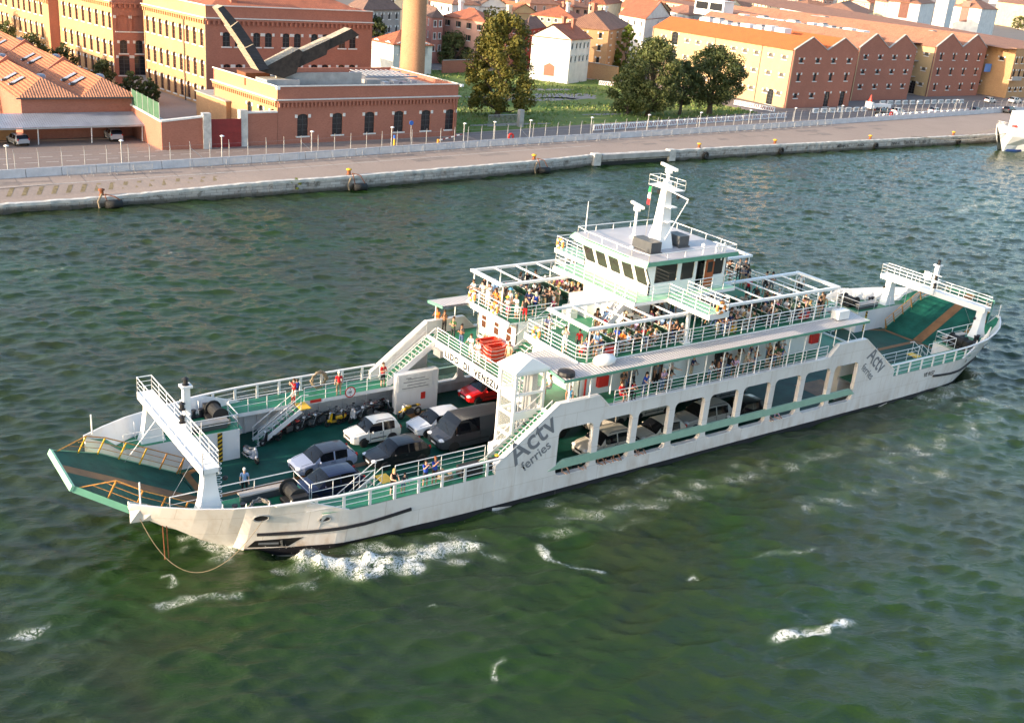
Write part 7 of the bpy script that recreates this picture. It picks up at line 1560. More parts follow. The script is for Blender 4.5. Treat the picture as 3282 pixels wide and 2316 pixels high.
x = on_line(FENCE, 640, -1.5)[0]
while x < 132:
    if not 70 < x < 74.5: spots.append((x, along(FENCE, x)-1.35))
    x += 2.55
for i, (x, y) in enumerate(spots):
    o = link('crowd_barrier', cbm); o.location = (x, y, GZ); o.rotation_euler = (0, 0, .10+rnd.uniform(-.08, .08))
    tag(o, ('galvanised crowd barrier in the short row near the carport end of the quay' if i < 4 else 'galvanised crowd barrier in the long row in front of the concrete blocks'), 'crowd barrier', 'crowd barriers along the quay')
# lamps on short posts
lp = thing('lamp_post', 'slim lamp post with a flat white head behind the quay fence', 'street lamp', (0, 0, GZ), 0, 'lamp posts along the quay fence')
MB().tube([(0, 0, 0), (0, 0, 3.5)], [.09, .07], 7).build('pole', 'galvanised', lp); MB().lathe([(.05, 0), (.28, .04), (.28, .12), (.08, .2)], (0, -.15, 3.5), 10).build('lamp_head', 'bright_white', lp)
nl = ['beside the far left of the parking bays', 'in front of the white estate car', 'in front of the red gate', 'in front of the second dark window', 'in front of the fifth dark window', 'right of the low brick building', 'before the yard gate', 'in front of the plane tree', 'in front of the sunlit grass', 'in front of the poplar group', 'in front of the dark round tree', 'before the warehouse side door', 'before the warehouse corner', 'beside the red life ring on the quay', 'beside the white hatchback on the quay road', 'at the ship end of the quay']
for i, px in enumerate((28, 392, 712, 998, 1253, 1484, 1580, 1695, 1890, 2072, 2238, 2396, 2540, 2690, 2930, 3057)):
    x, y = on_line(FENCE, px, .45); r_ = lp if i == 0 else dup(lp); r_.location = (x, y, GZ); r_['label'] = 'slim lamp post with a flat white head '+nl[i]
# red and white and black and white road blocks
def striped(col):
    m_ = MB(); m_.box(-.95, .95, -.22, .22, .10, .85, 0); m_.box(-.98, .98, -.30, .30, 0, .12, 0); m_.box(-.9, .9, -.10, .10, .85, .95, 0)
    for i in range(4):
        x = -.85+i*.46; m_.quad((x, -.226, .14), (x+.22, -.226, .14), (x+.36, -.226, .83), (x+.14, -.226, .83), k=1)
    return m_.mesh('road_block', ['bright_white', col])
simple('faded_red', (.25, .05, .045), .7, var=.2); rw, bw = striped('faded_red'), striped('ink_black')
def blocks(mesh, p0, p1, z, n, lab, grp):
    for i in range(n):
        p = Vector(p0).lerp(Vector(p1), (i+.5)/n); o = link('road_block', mesh); o.location = (p.x, p.y, GZ); o.rotation_euler = (0, 0, math.atan2(p1[1]-p0[1], p1[0]-p0[0])+rnd.uniform(-.05, .05)); tag(o, lab, 'barrier', grp)
g_ = lambda px, py: tuple(at(px, py, GZ))[:2]
blocks(rw, g_(1900, 418), g_(2520, 376), GZ, 26, 'red and white plastic road block in the row below the trees', 'red and white road blocks')
blocks(rw, g_(2804, 380), g_(3260, 352), GZ, 24, 'red and white plastic road block in the row beside the parked cars', 'red and white road blocks')
blocks(rw, g_(2355, 335), g_(2480, 358), GZ, 6, 'red and white road block in the slanting row at the foot of the sunlit warehouse', 'red and white road blocks')
blocks(rw, g_(1921, 272), g_(1964, 276), GZ, 2, 'red and white road block standing on the grass by the garden wall', 'red and white road blocks')
blocks(bw, g_(2815, 336), g_(3090, 330), GZ, 12, 'black and white road block in the row in front of the gabled warehouses', 'black and white road blocks')
blocks(bw, g_(2600, 362), g_(2780, 356), GZ, 7, 'black and white road block in the row at the warehouse corner', 'black and white road blocks')
# barrier, cone, life ring and signs by the gate
bo = thing('boom_barrier', 'red and white boom barrier beside the low brick building', 'barrier', (*g_(1405, 470), GZ)); MB().box(-.2, .2, -.2, .2, 0, 1.1).build('cabinet', 'orange_steel', bo)
m_ = MB()
for i in range(8): m_.bar((.5*i, -.25, 1.0+.10*i), (.5*(i+1), -.25, 1.1+.10*i), .10, .14, i % 2)
m_.build('boom', ['bright_white', 'faded_red'], bo)
st_ = thing('beacon_post', 'yellow and blue beacon post in front of the low brick building', 'bollard', (*g_(1263, 466), GZ)); MB().tube([(0, 0, 0), (0, 0, 1.0)], .14, 8).build('post', 'yellow_paint', st_); MB().tube([(0, 0, 1.0), (0, 0, 1.5)], .17, 8).build('cap', simple('sign_blue', (.03, .14, .5), .5), st_)
for px, py, lab in ((1636, 452, 'red ring of hose hung on the quay fence in front of the plane tree'), (2853, 372, 'red life ring on the fence beside the dark parked hatchback')):
    o = MB().torus((0, 0, 0), .42, .16, 1, 18, 8).build('life_ring', 'red_paint', None, True); x, y = on_line(FENCE, px, .5); o.location = (x, y, GZ+1.15); tag(o, lab, 'life ring')
so_ = thing('sign_mirror', 'round blue traffic mirror on a pole before the low brick building', 'sign', (*g_(1315, 465), GZ)); MB().tube([(0, 0, 0), (0, 0, 3.2)], .05, 6).build('pole', 'galvanised', so_); MB().cyl((0, -.12, 3.3), .34, .1, 14, axis=1).build('mirror', 'sign_blue', so_)
gtf = thing('grating_gate', 'grey barred gate to the grass field beside the plane tree', 'gate', (*g_(1563, 410), GZ)); 
m_ = MB()
for i in range(24): m_.bar((i*.27, i*.01, .1), (i*.27, i*.01, 2.2), .05)
m_.bar((0, 0, 2.1), (6.3, .2, 2.1), .08); m_.bar((0, 0, .3), (6.3, .2, .3), .08); m_.build('bars', 'galvanised', gtf); MB().box(6.4, 7.3, -.2, .6, 0, 2.9).build('gate_pier', 'concrete', gtf)
wo = thing('work_trailer', 'white road works trailer with a red cone on top at the warehouse corner', 'trailer', (*g_(2815, 352), GZ)); MB().box(-3.2, 3.2, -1, 1, .5, 1.3).build('body', 'bright_white', wo); MB().box(-4.0, -3.2, -.9, .9, .4, 1.9).build('light_board', 'bright_white', wo); MB().lathe([(.5, 0), (.05, 1.6)], (-3.6, 0, 1.9), 8).build('cone', 'orange_red', wo)
for i in range(4): MB().cyl((-2+1.3*i, -1.08, .4), .38, .14, 12, axis=1).build('wheel', 'rubber', wo)
# bollards, fenders and tyres of the quay
blab = ['rusty bollard at the left, above a hanging dark fender', 'rusty bollard with a yellow top above the second hanging fender', 'rusty bollard with a yellow top above the third fender, left of the white pillars', 'yellow topped bollard above the first tyre right of the white pillars', 'yellow topped bollard beside the dark letters on the quay wall', 'yellow topped bollard above a tyre left of the mooring ropes', 'yellow topped bollard nearest to the white ship']
for i, (px, py) in enumerate(((325, 622), (1118, 556), (1711, 508), (2240, 472), (2483, 462), (2788, 452), (3055, 444))):
    x, y = on_line(EDGE, px, .9, GZ); z = along(EDGE, x, 2)+.03
    b_ = thing('mooring_bollard', blab[i], 'bollard', (x, y, z), 0, 'bollards of the quay'); MB().lathe([(.34, 0), (.24, .1), (.22, .5), (.36, .58), (.36, .72), (.1, .8)], (0, 0, 0), 12).build('bollard_body', 'rust', b_, True)
    if i: MB().lathe([(.365, .59), (.37, .73), (.1, .815)], (0, 0, 0), 12).build('cap', 'yellow_paint', b_)
    e = along(EDGE, x)
    if i < 3:
        f = thing('quay_fender', ['leftmost black cylinder fender hanging on rusty chains at the water', 'middle black cylinder fender hanging on rusty chains below a yellow bollard', 'right black cylinder fender hanging on chains, left of the white pillars'][i], 'fender', (x+.9, e-.55, .35), 0, 'hanging fenders of the quay'); m_ = MB(); m_.cyl((-.9, 0, 0), .48, 1.8, 12, axis=0); m_.build('fender_body', 'rubber', f, True)
        for sg in (-1, 1): m_ = MB(); m_.tube([(sg*.7, 0, .45), (sg*.5-.3, .35, z-.3), (-.7, .9, z-.1)], .06, 5); m_.build('chain', 'rust', f)
        m_ = MB(); m_.tube([(-1.2, .2, 1.2), (-1.7, 0, .4), (-1.6, -.15, -.3)], .12, 6); m_.build('hose', 'rope_tan', f)
    else:
        o = MB().torus((0, 0, 0), .46, .20, 1, 20, 8).build('tyre_fender', 'rubber', None, True); o.location = (x+.7, e-.28, .62); tag(o, 'old tyre hanging on the quay wall below the '+['first', 'second', 'third', 'last'][i-3]+' bollard right of the pillars', 'tyre', 'tyres on the quay wall')
for k, px in enumerate((1910, 2150)):
    x, y = on_line(EDGE, px, 0, GZ); o = MB().box(-.7, .7, -.6, .5, -1.6, .25).build('quay_pillar', 'stone_edge'); o.location = (x, y, GZ); tag(o, ['left', 'right'][k]+' white stone pillar of the patched stretch of quay wall', 'pillar', 'white quay pillars')
x0, y0 = on_line(EDGE, 1925, 0); x1, y1 = on_line(EDGE, 2140, 0); m_ = MB(); m_.bar((x0, y0-.25, GZ-.35), (x1, y1-.25, GZ-.35), .7, .75); m_.bar((x0, y0-.1, .1), (x1, y1-.1, .1), .06, .9, 1); o = m_.build('quay_beam', ['concrete', 'ink_black']); tag(o, 'concrete beam bridging the dark gap between the two white quay pillars', 'beam')  # black strip paints the shadow under the overhanging beam
def graf(text, px, size):
    x, y = on_line(EDGE, px, 0); return writing(text, size, lambda u, v: Vector((x+u*1.1, along(EDGE, x+u*1.1)-.24, .72+v*1.0)), 'ink_black', 'quay_lettering', None, .012)
for t, px, lab in (('MERVIN  A.', 2683, 'dark painted words MERVIN A. on the quay wall'), ('ROGA', 2748, 'dark painted word ROGA on the quay wall'), ('DENIS  E', 2856, 'dark painted letters on the quay wall left of the seam'), ('SER PRIUS', 2902, 'longer row of dark painted letters beside the quay wall seam'), ('REI', 2957, 'short dark painted letters right of the quay wall seam')): tag(graf(t, px, .62), lab, 'lettering')
# ------------------------------------------------------------------ white ship at the right edge and its ropes
bw_ = at(3257, 494, 0); ws = thing('white_ship', 'white ship bow moored at the quay, cut by the right edge', 'ship', (157.0, 68.6, 0))
m_ = MB(); st_s = [(-3.2, .05, 5.4, 4.9), (-2.0, .9, 5.2, 3.2), (0, 1.9, 4.9, -.5), (3, 3.0, 4.6, -.6), (8, 4.2, 4.2, -.6), (30, 4.6, 4.0, -.6)]
for s in (-1, 1): m_.grid([[(x, s*max(.03, w*(.30 if x < 4 else .8)*(k == 0)+w*(.55 if x < 4 else .92)*(k == 1)+w*(k >= 2)), zb+(zt-zb)*k/3) for k in range(4)] for x, w, zt, zb in st_s], 0)
m_.grid([[(x, -w, zt-.5), (x, w, zt-.5)] for x, w, zt, zb in st_s], 1)
for s in (-1, 1): m_.grid([[(x, s*w, zt), (x, s*w*.97, zt), (x, s*w*.97, zt-.5)] for x, w, zt, zb in st_s], 0)
m_.build('hull', ['bright_white', 'grey_roof'], ws); m_ = MB()
for s in (-1, 1): m_.quad((.1, s*.66, -.4), (3, s*1.75, -.4), (3, s*1.8, .35), (.1, s*.72, .35)); m_.quad((3, s*1.75, -.4), (30, s*3.9, -.4), (30, s*3.95, .35), (3, s*1.8, .35))
m_.build('waterline_band', simple('ship_blue', (.02, .06, .25), .5), ws); m_ = MB(); railing(m_, [(4, -3.0, 4.1), (-1.8, -.8, 4.8), (-1.8, .8, 4.8), (4, 3.0, 4.1)], 1.0, 3, 1.5, .02, .025, .03); m_.build('railing', 'bright_white', ws)
MB().box(6, 26, -3, 3, 3.8, 7.4).build('superstructure', 'bright_white', ws); MB().tube([(1.5, 0, 4.3), (1.5, 0, 7.0)], .15, 6).build('foremast', 'bright_white', ws); MB().blob((2.2, -.6, 4.7), .8, .7, .5, 10, 6).build('windlass', 'orange_red', ws)
for i, (sx, ex, ey) in enumerate(((3215, 2920, 437), (3262, 2968, 440))):
    a = at(sx, 405+12*i, 4.4); b = at(ex, ey, GZ+.5); m_ = MB(); m_.tube([a.lerp(b, t)-Vector((0, 0, 1.2*math.sin(PI*t))) for t in np.linspace(0, 1, 9)], .06, 5); tag(m_.build('mooring_rope', 'rope_grey'), ['upper', 'lower'][i]+' mooring rope from the white ship to the quay', 'rope')
# ------------------------------------------------------------------ cars ashore
white, silver, black, navy, grey_ = (.72, .72, .70), (.36, .37, .39), (.012, .012, .014), (.012, .016, .05), (.06, .065, .07)
def ashore(key, lab, px, py, col, rz): p = at(px, py, GZ); return car(key, lab, p.x, p.y, GZ, col, rz, group='cars parked along the quay road')
ashore('hatch', 'dark grey hatchback behind the red life ring on the quay road', 2825, 366, grey_, PI+.15); ashore('hatch2', 'white hatchback just right of the red life ring on the quay road', 2876, 366, white, PI+.15); ashore('sedan', 'white car alone in the middle of the quay road', 2996, 364, white, PI+.05)
ashore('sedan', 'dark sedan right of the lone white car on the quay road', 3124, 362, grey_, PI+.08); ashore('mpv', 'dark off road car nearest the white ship', 3234, 362, grey_, PI+.1); ashore('panda', 'small white car on the far side of the quay road by the brick depot', 3172, 330, white, PI); ashore('mpv', 'white estate on the far side of the quay road at the right edge', 3252, 331, white, PI)
ashore('mpv', 'light estate car seen from behind under the carport', 364, 447, silver, R(-92)); ashore('hatch', 'low silver car half hidden under the left end of the carport', 58, 462, silver, R(-80))
# ------------------------------------------------------------------ cars on the ferry: near front wheel seen at these pixels
def aboard(key, lab, px, py, col, rz=0., **kw):
    p = at(px, py, CD); _, _, _, xf, xr, w, wr, L = CARS[key]; return car(key, lab, p.x+(L/2-xf), p.y+w-.1, CD, col, rz, group='cars on the ferry', **kw)
aboard('panda', 'small white car with roof rails, its side to the motorbikes', 1165, 1432, (.74, .72, .66)); aboard('hatch', 'silver blue hatchback with a dark roof, foremost of the cars', 993, 1530, (.30, .34, .46), roof=(.03, .032, .045))
aboard('hatch2', 'dark navy hatchback at the near rail of the car deck', 1006, 1612, navy); aboard('hatch2', 'black hatchback between the silver blue car and the grey van', 1232, 1507, black)
aboard('hatch', 'white hatchback beside the dark grey van', 1368, 1402, (.68, .70, .74)); aboard('van', 'dark grey panel van with roof bars', 1452, 1447, (.045, .047, .055), name='panel_van', cat='van')
aboard('hatch2', 'bright red hatchback under the bridge with the ship name', 1530, 1297, (.60, .012, .012)); p = at(1578, 1215, CD+1.5); car('hatch', 'cream coloured car between the red hatchback and the van', -14.6, 1.1, CD, (.72, .55, .24), group='cars on the ferry')
def inside(key, lab, x, y, col, **kw): return car(key, lab, x, y, CD, col, group='cars on the ferry', **kw)
inside('hatch', 'white hatchback whose tail shows at the left end of the first opening', -15.4, -4.7, (.62, .60, .55)); inside('hatch2', 'black hatchback facing out of the first opening', -10.6, -1.5, black); inside('mpv', 'beige estate car behind the second and third openings', -8.15, -5.3, (.60, .55, .46))
inside('panda', 'grey car with its near door open behind the third opening', -5.5, -1.9, (.30, .28, .25), open_door=True); inside('hatch', 'pale car with a dark windscreen behind the fourth opening', -3.3, -5.3, (.62, .58, .50)); inside('mpv', 'cream car seen from the front behind the fourth opening', -1.2, -1.6, (.66, .62, .54))
inside('wagon', 'silver estate car behind the fifth opening', 1.3, -4.9, (.42, .41, .38)); inside('hatch', 'black hatchback low behind the sixth opening', 4.9, -5.2, black); inside('sedan', 'silver car behind the sixth and seventh openings', 6.4, -1.6, (.34, .34, .34)); inside('sedan', 'dark car deep inside behind the fifth opening', 2.2, -.9, grey_); inside('hatch', 'dark car deep inside behind the second opening', -8.8, 1.4, grey_)
# two wheelers under the far side deck
yel = (.62, .36, .01)
def bk(fn, lab, px, py, rz, col): p = at(px, py, CD); fn(lab, p.x, p.y, CD, R(rz), col)
bk(scooter, 'black scooter with a grey seat at the foot of the far stair', 868, 1420, 14, black); bk(motorbike, 'red sports motorbike beside the foot of the far stair', 925, 1392, 12, (.45, .012, .01)); bk(motorbike, 'black motorbike with a chrome engine between the red and yellow ones', 995, 1370, 10, black)
bk(scooter, 'yellow scooter under the far side deck', 1075, 1360, 8, yel); bk(scooter, 'white and black scooter under the far side deck, right of the yellow one', 1140, 1346, 30, (.5, .5, .5)); bk(motorbike, 'yellow motorbike parked by the grey casing', 1312, 1336, 6, yel)
for i_, (f_, px_, py_, rz_, c_) in enumerate(((scooter, 897, 1398, 16, black), (scooter, 958, 1376, 12, grey_), (motorbike, 1030, 1360, 14, black), (scooter, 1108, 1350, 20, black), (motorbike, 1180, 1336, 15, grey_), (motorbike, 1205, 1322, 24, (.2, .015, .015)))):
    bk(f_, ['black scooter squeezed between the black and red two wheelers', 'dark grey scooter between the red and the black motorbike', 'black motorbike just left of the yellow scooter', 'black scooter just right of the yellow scooter', 'dark grey motorbike right of the white and black scooter', 'dark red motorbike behind the roof of the small white car'][i_], px_, py_, rz_, c_)
bk(scooter, 'black scooter with a red lamp behind the small white car', 1222, 1325, 160, black)
scooter('white scooter standing at the end of the far mooring deck', -29.0, 3.4, CD, R(100), (.42, .44, .50)); scooter('blue scooter by the near rail left of the lift tower', -18.6, -5.1, CD, R(6), (.03, .05, .28)); scooter('dark blue scooter by the near rail against the lift tower', -17.2, -5.2, CD, R(6), (.03, .035, .12))
for i, (x, y, c) in enumerate(((-23.4, 6.5, (.3, .02, .02)), (-21.9, 6.6, (.02, .02, .03)), (-20.6, 6.6, (.05, .05, .08)), (-19.3, 6.6, (.25, .02, .02)), (-18.4, 6.5, (.02, .02, .02)))):
    bicycle(['red bicycle nearest the far stair under the side deck', 'black bicycle behind the black motorbike', 'dark blue bicycle behind the yellow scooter', 'red bicycle nearest the grey casing', 'black bicycle against the grey casing'][i], x, y, CD, R(4+i*3), c)
# ------------------------------------------------------------------ gear on the ferry
def lifebuoy(lab, p, axis, turn=0):
    o = thing('lifebuoy', lab, 'lifebuoy', p, 0, 'lifebuoys on the ferry railings'); MB().torus((0, 0, 0), .34, .10, axis, 20, 8).build('ring', 'orange_ring', o, True)
    m_ = MB(); ax = [(1, 2), (0, 2), (0, 1)][axis]
    for k in range(4):
        a = PI/4+k*PI/2; q = Vector((0, 0, 0)); q[ax[0]] = .34*math.cos(a); q[ax[1]] = .34*math.sin(a); t = Vector((0, 0, 0)); t[ax[0]] = -math.sin(a)*.07; t[ax[1]] = math.cos(a)*.07; m_.tube([q-t, q+t], .112, 8)
    m_.build('band', 'bright_white', o)
simple('orange_ring', (.72, .26, .06), .6, var=.15)
lifebuoy('lifebuoy on the upper front rail farthest from the camera', (-11.98, 5.7, UD+.55), 0); lifebuoy('lifebuoy on the upper front rail above the three brown windows', (-11.98, 2.9, UD+.55), 0); lifebuoy('lifebuoy on the front rail of the near upper deck', (-12.05, -2.0, UD+.5), 0)
lifebuoy('lifebuoy on the far bridge wing', (-3.4, 7.3, BD+.6), 0); lifebuoy('lifebuoy on the end of the near bridge wing', (-2.4, -8.4, BD+.55), 1)
for k, (x, y, n) in enumerate(((-12.35, 2.75, 4), (-12.5, 1.55, 4))):
    for i in range(n):
        o = thing('float_crate', 'orange buoyant raft crate, %s of the %s stack below the upper deck' % (['lowest', 'second', 'third', 'topmost'][i], ['far', 'near'][k]), 'raft crate', (x, y, PD+.27*i), 0, 'orange buoyant crates'); m_ = MB(); m_.box(-.75, .75, -.46, -.32, .02, .23); m_.box(-.75, .75, .32, .46, .02, .23); m_.box(-.75, -.6, -.32, .32, .02, .23); m_.box(.6, .75, -.32, .32, .02, .23); m_.build('frame', 'orange_red', o)
        m_ = MB(); m_.tube([(-.77, -.48, .08), (-.3, -.49, .03), (.3, -.49, .10), (.77, -.48, .05)], .02, 4); m_.tube([(-.77, -.44, .1), (-.78, 0, .04), (-.77, .44, .12)], .02, 4); m_.build('grab_rope', 'white_stone', o)
def coil(lab, p, r, n, mat_, axis=2, flat=.5):
    m_ = MB(); q = random.Random(int(r*100)+n)
    pts = []
    for i in range(n*10): a = 2*PI*i/10; rr = r*q.uniform(.72, 1.05); e = Vector((rr*math.cos(a), rr*math.sin(a), q.uniform(0, flat))); pts.append(e if axis == 2 else Vector((e.x, e.z-.1, e.y)))
    m_.tube(pts, .045, 5); o = m_.build('rope_coil', mat_, None, True); o.location = p; return tag(o, lab, 'rope coil')
coil('big coil of mooring rope hung on the far bulwark rail', (-22.6, 7.5, SD+.72), .62, 9, 'rope_tan', 1, .25); coil('heap of grey mooring rope on the near bow mooring deck', (-32.2, -5.7, SD+.06), .62, 9, 'rope_grey', 2, .3); coil('coil of tan rope at the corner of the far bow mooring deck', (-30.2, 4.9, SD+.05), .45, 7, 'rope_tan', 2, .25)
coil('brown rope heap beside the bollards at the near side deck', (-21.6, -7.0, SD+.05), .5, 6, 'rope_tan', 2, .3)
m_ = MB(); a_, b_, c_ = Vector((-38.2, -3.9, 3.3)), Vector((-36.9, -7.6, -2.6)), Vector((-32.6, -7.1, 2.55)); m_.tube([a_*(1-t)**2+b_*2*t*(1-t)+c_*t*t for t in np.linspace(0, 1, 22)], .018, 5); tag(m_.build('slack_rope', 'rope_tan', None, True), 'slack rope looping from the bow ramp to the near hawse hole', 'rope')
for k, x in enumerate((-36.9, -36.7)): m_ = MB(); m_.tube([(x, -4.3, 1.9), (x+.02, -4.4, -.05)], .032, 5); tag(m_.build('hanging_chain', 'rust'), ['front', 'rear'][k]+' rusty chain hanging from the near bow', 'chain')
for k, p in enumerate(((-20.0, -7.2), (-17.9, -7.3))): 
    o = thing('crate', ['black net covered load on the near side deck', 'black box with two yellow capped posts on the near side deck'][k], 'box', (*p, SD)); MB().box(-.7, .7, -.35, .35, 0, .62).build('box', 'rubber', o)
    if k:
        for dx in (-.3, .3): m_ = MB(); m_.tube([(dx, 0, .62), (dx, 0, .85)], .11, 8); m_.build('post', 'boot_black', o); MB().cyl((dx, 0, .85), .13, .06, 8).build('cap', 'yellow_paint', o)
def bag(lab, x, y, z, col, s=1.0, name='bag', cat='bag', shape=(.28, .2, .22)):
    m_ = MB(); m_.blob((0, 0, shape[2]), shape[0], shape[1], shape[2], 10, 6); m_.tube([(-.12, 0, shape[2]*1.8), (0, 0, shape[2]*2.4), (.12, 0, shape[2]*1.8)], .018, 5); o = m_.build(name, 'bag_cloth', None, True); o['bag'] = [*col, 1]; o.location = (x, y, z); o.scale = (s,)*3; return tag(o, lab, cat)
bag('bright red bag on the upper deck floor before the seats', -7.0, 3.0, UD, (.6, .01, .02)); bag('yellow travel bag at the near rail of the upper deck', 1.7, -6.0, UD, (.72, .42, .02), 1.3); 
for lab, x, y in (('red suitcase at the forward end of the near upper rail', -9.3, -6.05), ('red cool box on the upper deck near the after end', 9.0, -6.0)):
    o = thing('suitcase', lab, 'suitcase', (x, y, UD)); MB().box(-.38, .38, -.16, .16, .05, .62).build('shell', 'red_paint', o); MB().tube([(-.12, 0, .62), (-.12, 0, .8), (.12, 0, .8), (.12, 0, .62)], .02, 5).build('handle', 'dark_grey', o)
o = bag('brown backpack on a seat of the far upper deck', -5.3, 4.6, UD+.5, (.45, .25, .03))
# ------------------------------------------------------------------ seats
def make_seats():
    r_ = thing('seat_row', 'row of green plastic seats', 'seats', (0, 0, UD), 0, 'seat rows on the upper deck')
    for k in (-1, 0, 1):
        m_ = MB(); y = k*.56; m_.grid([[(x, y-.24, z), (x, y-.1, z-.02), (x, y+.1, z-.02), (x, y+.24, z)] for x, z in ((.46, .44), (.40, .46), (.06, .42), (-.02, .52), (-.12, .82), (-.17, .98), (-.20, .99))], 0)
        m_.grid([[(x-.05, y-.25, z-.02), (x-.06, y+.25, z-.02)] for x, z in ((-.02, .50), (-.12, .82), (-.17, .98))], 0); sh = m_.build('seat', 'seat_green', r_, True)
        m_ = MB(); m_.tube([(-.02, y-.25, .52), (-.14, y-.25, .90), (-.20, y-.18, 1.0), (-.20, y+.18, 1.0), (-.14, y+.25, .90), (-.02, y+.25, .52)], .022, 5); m_.build('seat_rim', 'seat_cover', sh)
    m_ = MB(); m_.bar((.18, -.85, .36), (.18, .85, .36), .07); m_.build('beam', 'white_paint', r_)
    for y in (-.6, .6): m_ = MB(); m_.bar((.18, y, 0), (.18, y, .36), .07); m_.bar((-.05, y, .03), (.4, y, .03), .06); m_.build('leg', 'white_paint', r_)
    return r_
seat0 = make_seats(); seats = []; sr_ = random.Random(4)
for i in range(7): x = -9.9+i*1.15; seats.append((x, -5.35, 1 if i % 2 else -1)); seats.append((x, -3.45, 1 if i % 2 else -1)) if i > 1 else None
for i in range(8): x = 1.6+i*1.15; seats.append((x, -5.3, 1 if i % 2 else -1)); seats.append((x, -3.4, 1 if i % 2 else -1))
for i in range(6): x = -9.4+i*1.25; seats.append((x, 5.3, 1 if i % 2 else -1)); seats.append((x, 3.5, 1 if i % 2 else -1)) if 0 < i else None
seats.append((-11.0, 4.6, -1))
for i, (x, y, d) in enumerate(seats):
    r_ = seat0 if i == 0 else dup(seat0); z = UD if x > -10.9 or y < 0 else PD
    if i == len(seats)-1: z = PD
    r_.location = (x, y, z); r_.rotation_euler = (0, 0, 0 if d > 0 else PI)
    blk = 'near forward' if x < 1 and y < 0 else ('near after' if y < 0 else 'far forward'); col_ = 'outer' if abs(y) > 4.4 else 'inner'; n_ = 1+sum(1 for q in seats[:-1] if abs(q[1]-y) < .3 and q[0] < x and (q[0] < 1) == (x < 1))
    r_['label'] = 'green seat row %d from the bow, %s line, %s awning, facing %s' % (n_, col_, blk, 'aft' if d > 0 else 'forward')
seats_last = bpy.data.objects
r_['label'] = 'row of green seats against the white front wall below the upper deck'
# ------------------------------------------------------------------ passengers
C_ = dict(white=(.72, .71, .68), black=(.018, .018, .02), red=(.55, .02, .025), blue=(.03, .08, .42), navy=(.02, .028, .09), grey=(.22, .22, .23), khaki=(.32, .24, .14), orange=(.70, .19, .03), pink=(.72, .12, .26), green=(.05, .12, .05), lightblue=(.30, .46, .72), beige=(.52, .42, .30), tan=(.30, .20, .10), brown=(.09, .05, .03), cyan=(.10, .36, .58), yellow=(.70, .58, .05), denim=(.09, .14, .26), charcoal=(.05, .052, .055), stripe=(.14, .17, .30), lilac=(.55, .38, .55))
HAIR = dict(dark=(.02, .014, .010), brown=(.075, .04, .02), blond=(.42, .28, .11), grey=(.42, .41, .40), white=(.66, .65, .62), red=(.16, .05, .02))
SK = [(.50, .28, .19), (.56, .33, .23), (.44, .23, .14), (.60, .38, .28), (.38, .19, .11)]
pr_ = random.Random(99)
def put(label, x, y, z, face, pose, top, legs, hair='dark', style='short', h=1.73, long=False, sl=1, bag=None):
    return person(label, x, y, z, face, pose, C_[top], C_[legs], HAIR[hair], SK[pr_.randrange(len(SK))], h, long, sl, style, C_[bag] if bag else None)
def fp(px, py, z): p = at(px, py, z); return p.x, p.y
def foot(zoom, x, y, z): return fp(*zoom(x, y), z)
zA = lambda x, y: (100+x/2.4925, 1150+y/2.4925); zB = lambda x, y: (750+x/2.7, 1050+y/2.7); zC = lambda x, y: (1300+x/2.4917, 850+y/2.4917); zE = lambda x, y: (1700+x/2.7, 950+y/2.7); zG = lambda x, y: (2300+x/2.4168, 780+y/2.4168); zD = lambda x, y: (1480+x/5.4, 830+y/5.4); zF = lambda x, y: (2250+x/4.885, 830+y/4.885); zP = lambda x, y: (1850+x/5.74, 1080+y/5.74)
# open decks
put('crew man in a light blue shirt standing alone on the bow car deck', *foot(zA, 1705, 1085, CD), CD, 250, 'stand', 'lightblue', 'black', 'white', long=True)
put('person in a red top with hands raised at the far stair head', *foot(zB, 520, 655, SD), SD, 190, 'photo', 'red', 'white', 'brown', h=1.72)
put('small child in white and blue standing below the person in red at the far stair', *foot(zB, 512, 668, SD), SD, 250, 'lean', 'white', 'red', 'brown', h=1.1)
put('child in blue held at the far bulwark beside the person in red', *foot(zB, 545, 600, SD), SD, 100, 'stand', 'blue', 'navy', 'brown', h=1.25)
put('man in a red shirt and khaki shorts standing on the far side deck', *foot(zB, 905, 588, SD), SD, 80, 'stand', 'red', 'khaki', 'white')
put('man in a red and black jacket leaning by the foot of the far upper stair', *foot(zB, 1285, 510, SD), SD, 280, 'cross', 'red', 'black', 'brown', h=1.76)
put('blond woman in black leaning on the near bulwark rail', *(-25.2, -7.45), SD, 270, 'look', 'black', 'black', 'blond', 'long', 1.66, sl=0)
put('child in dark clothes leaning on the near rail beside the blond woman', *(-24.55, -7.45), SD, 270, 'lean', 'charcoal', 'denim', 'dark', h=1.3)
put('woman in a blue shirt leaning on the near rail with a hand at her chin', *(-23.1, -7.4), SD, 270, 'photo', 'blue', 'charcoal', 'dark', 'long', 1.68)
put('bald man in a blue shirt leaning on the near rail', *(-22.5, -7.4), SD, 270, 'photo', 'blue', 'brown', 'red', h=1.74)
put('person in a yellow vest behind the glass of the lift tower', -15.2, -3.9, CD, 200, 'stand', 'yellow', 'navy', 'dark', long=True)
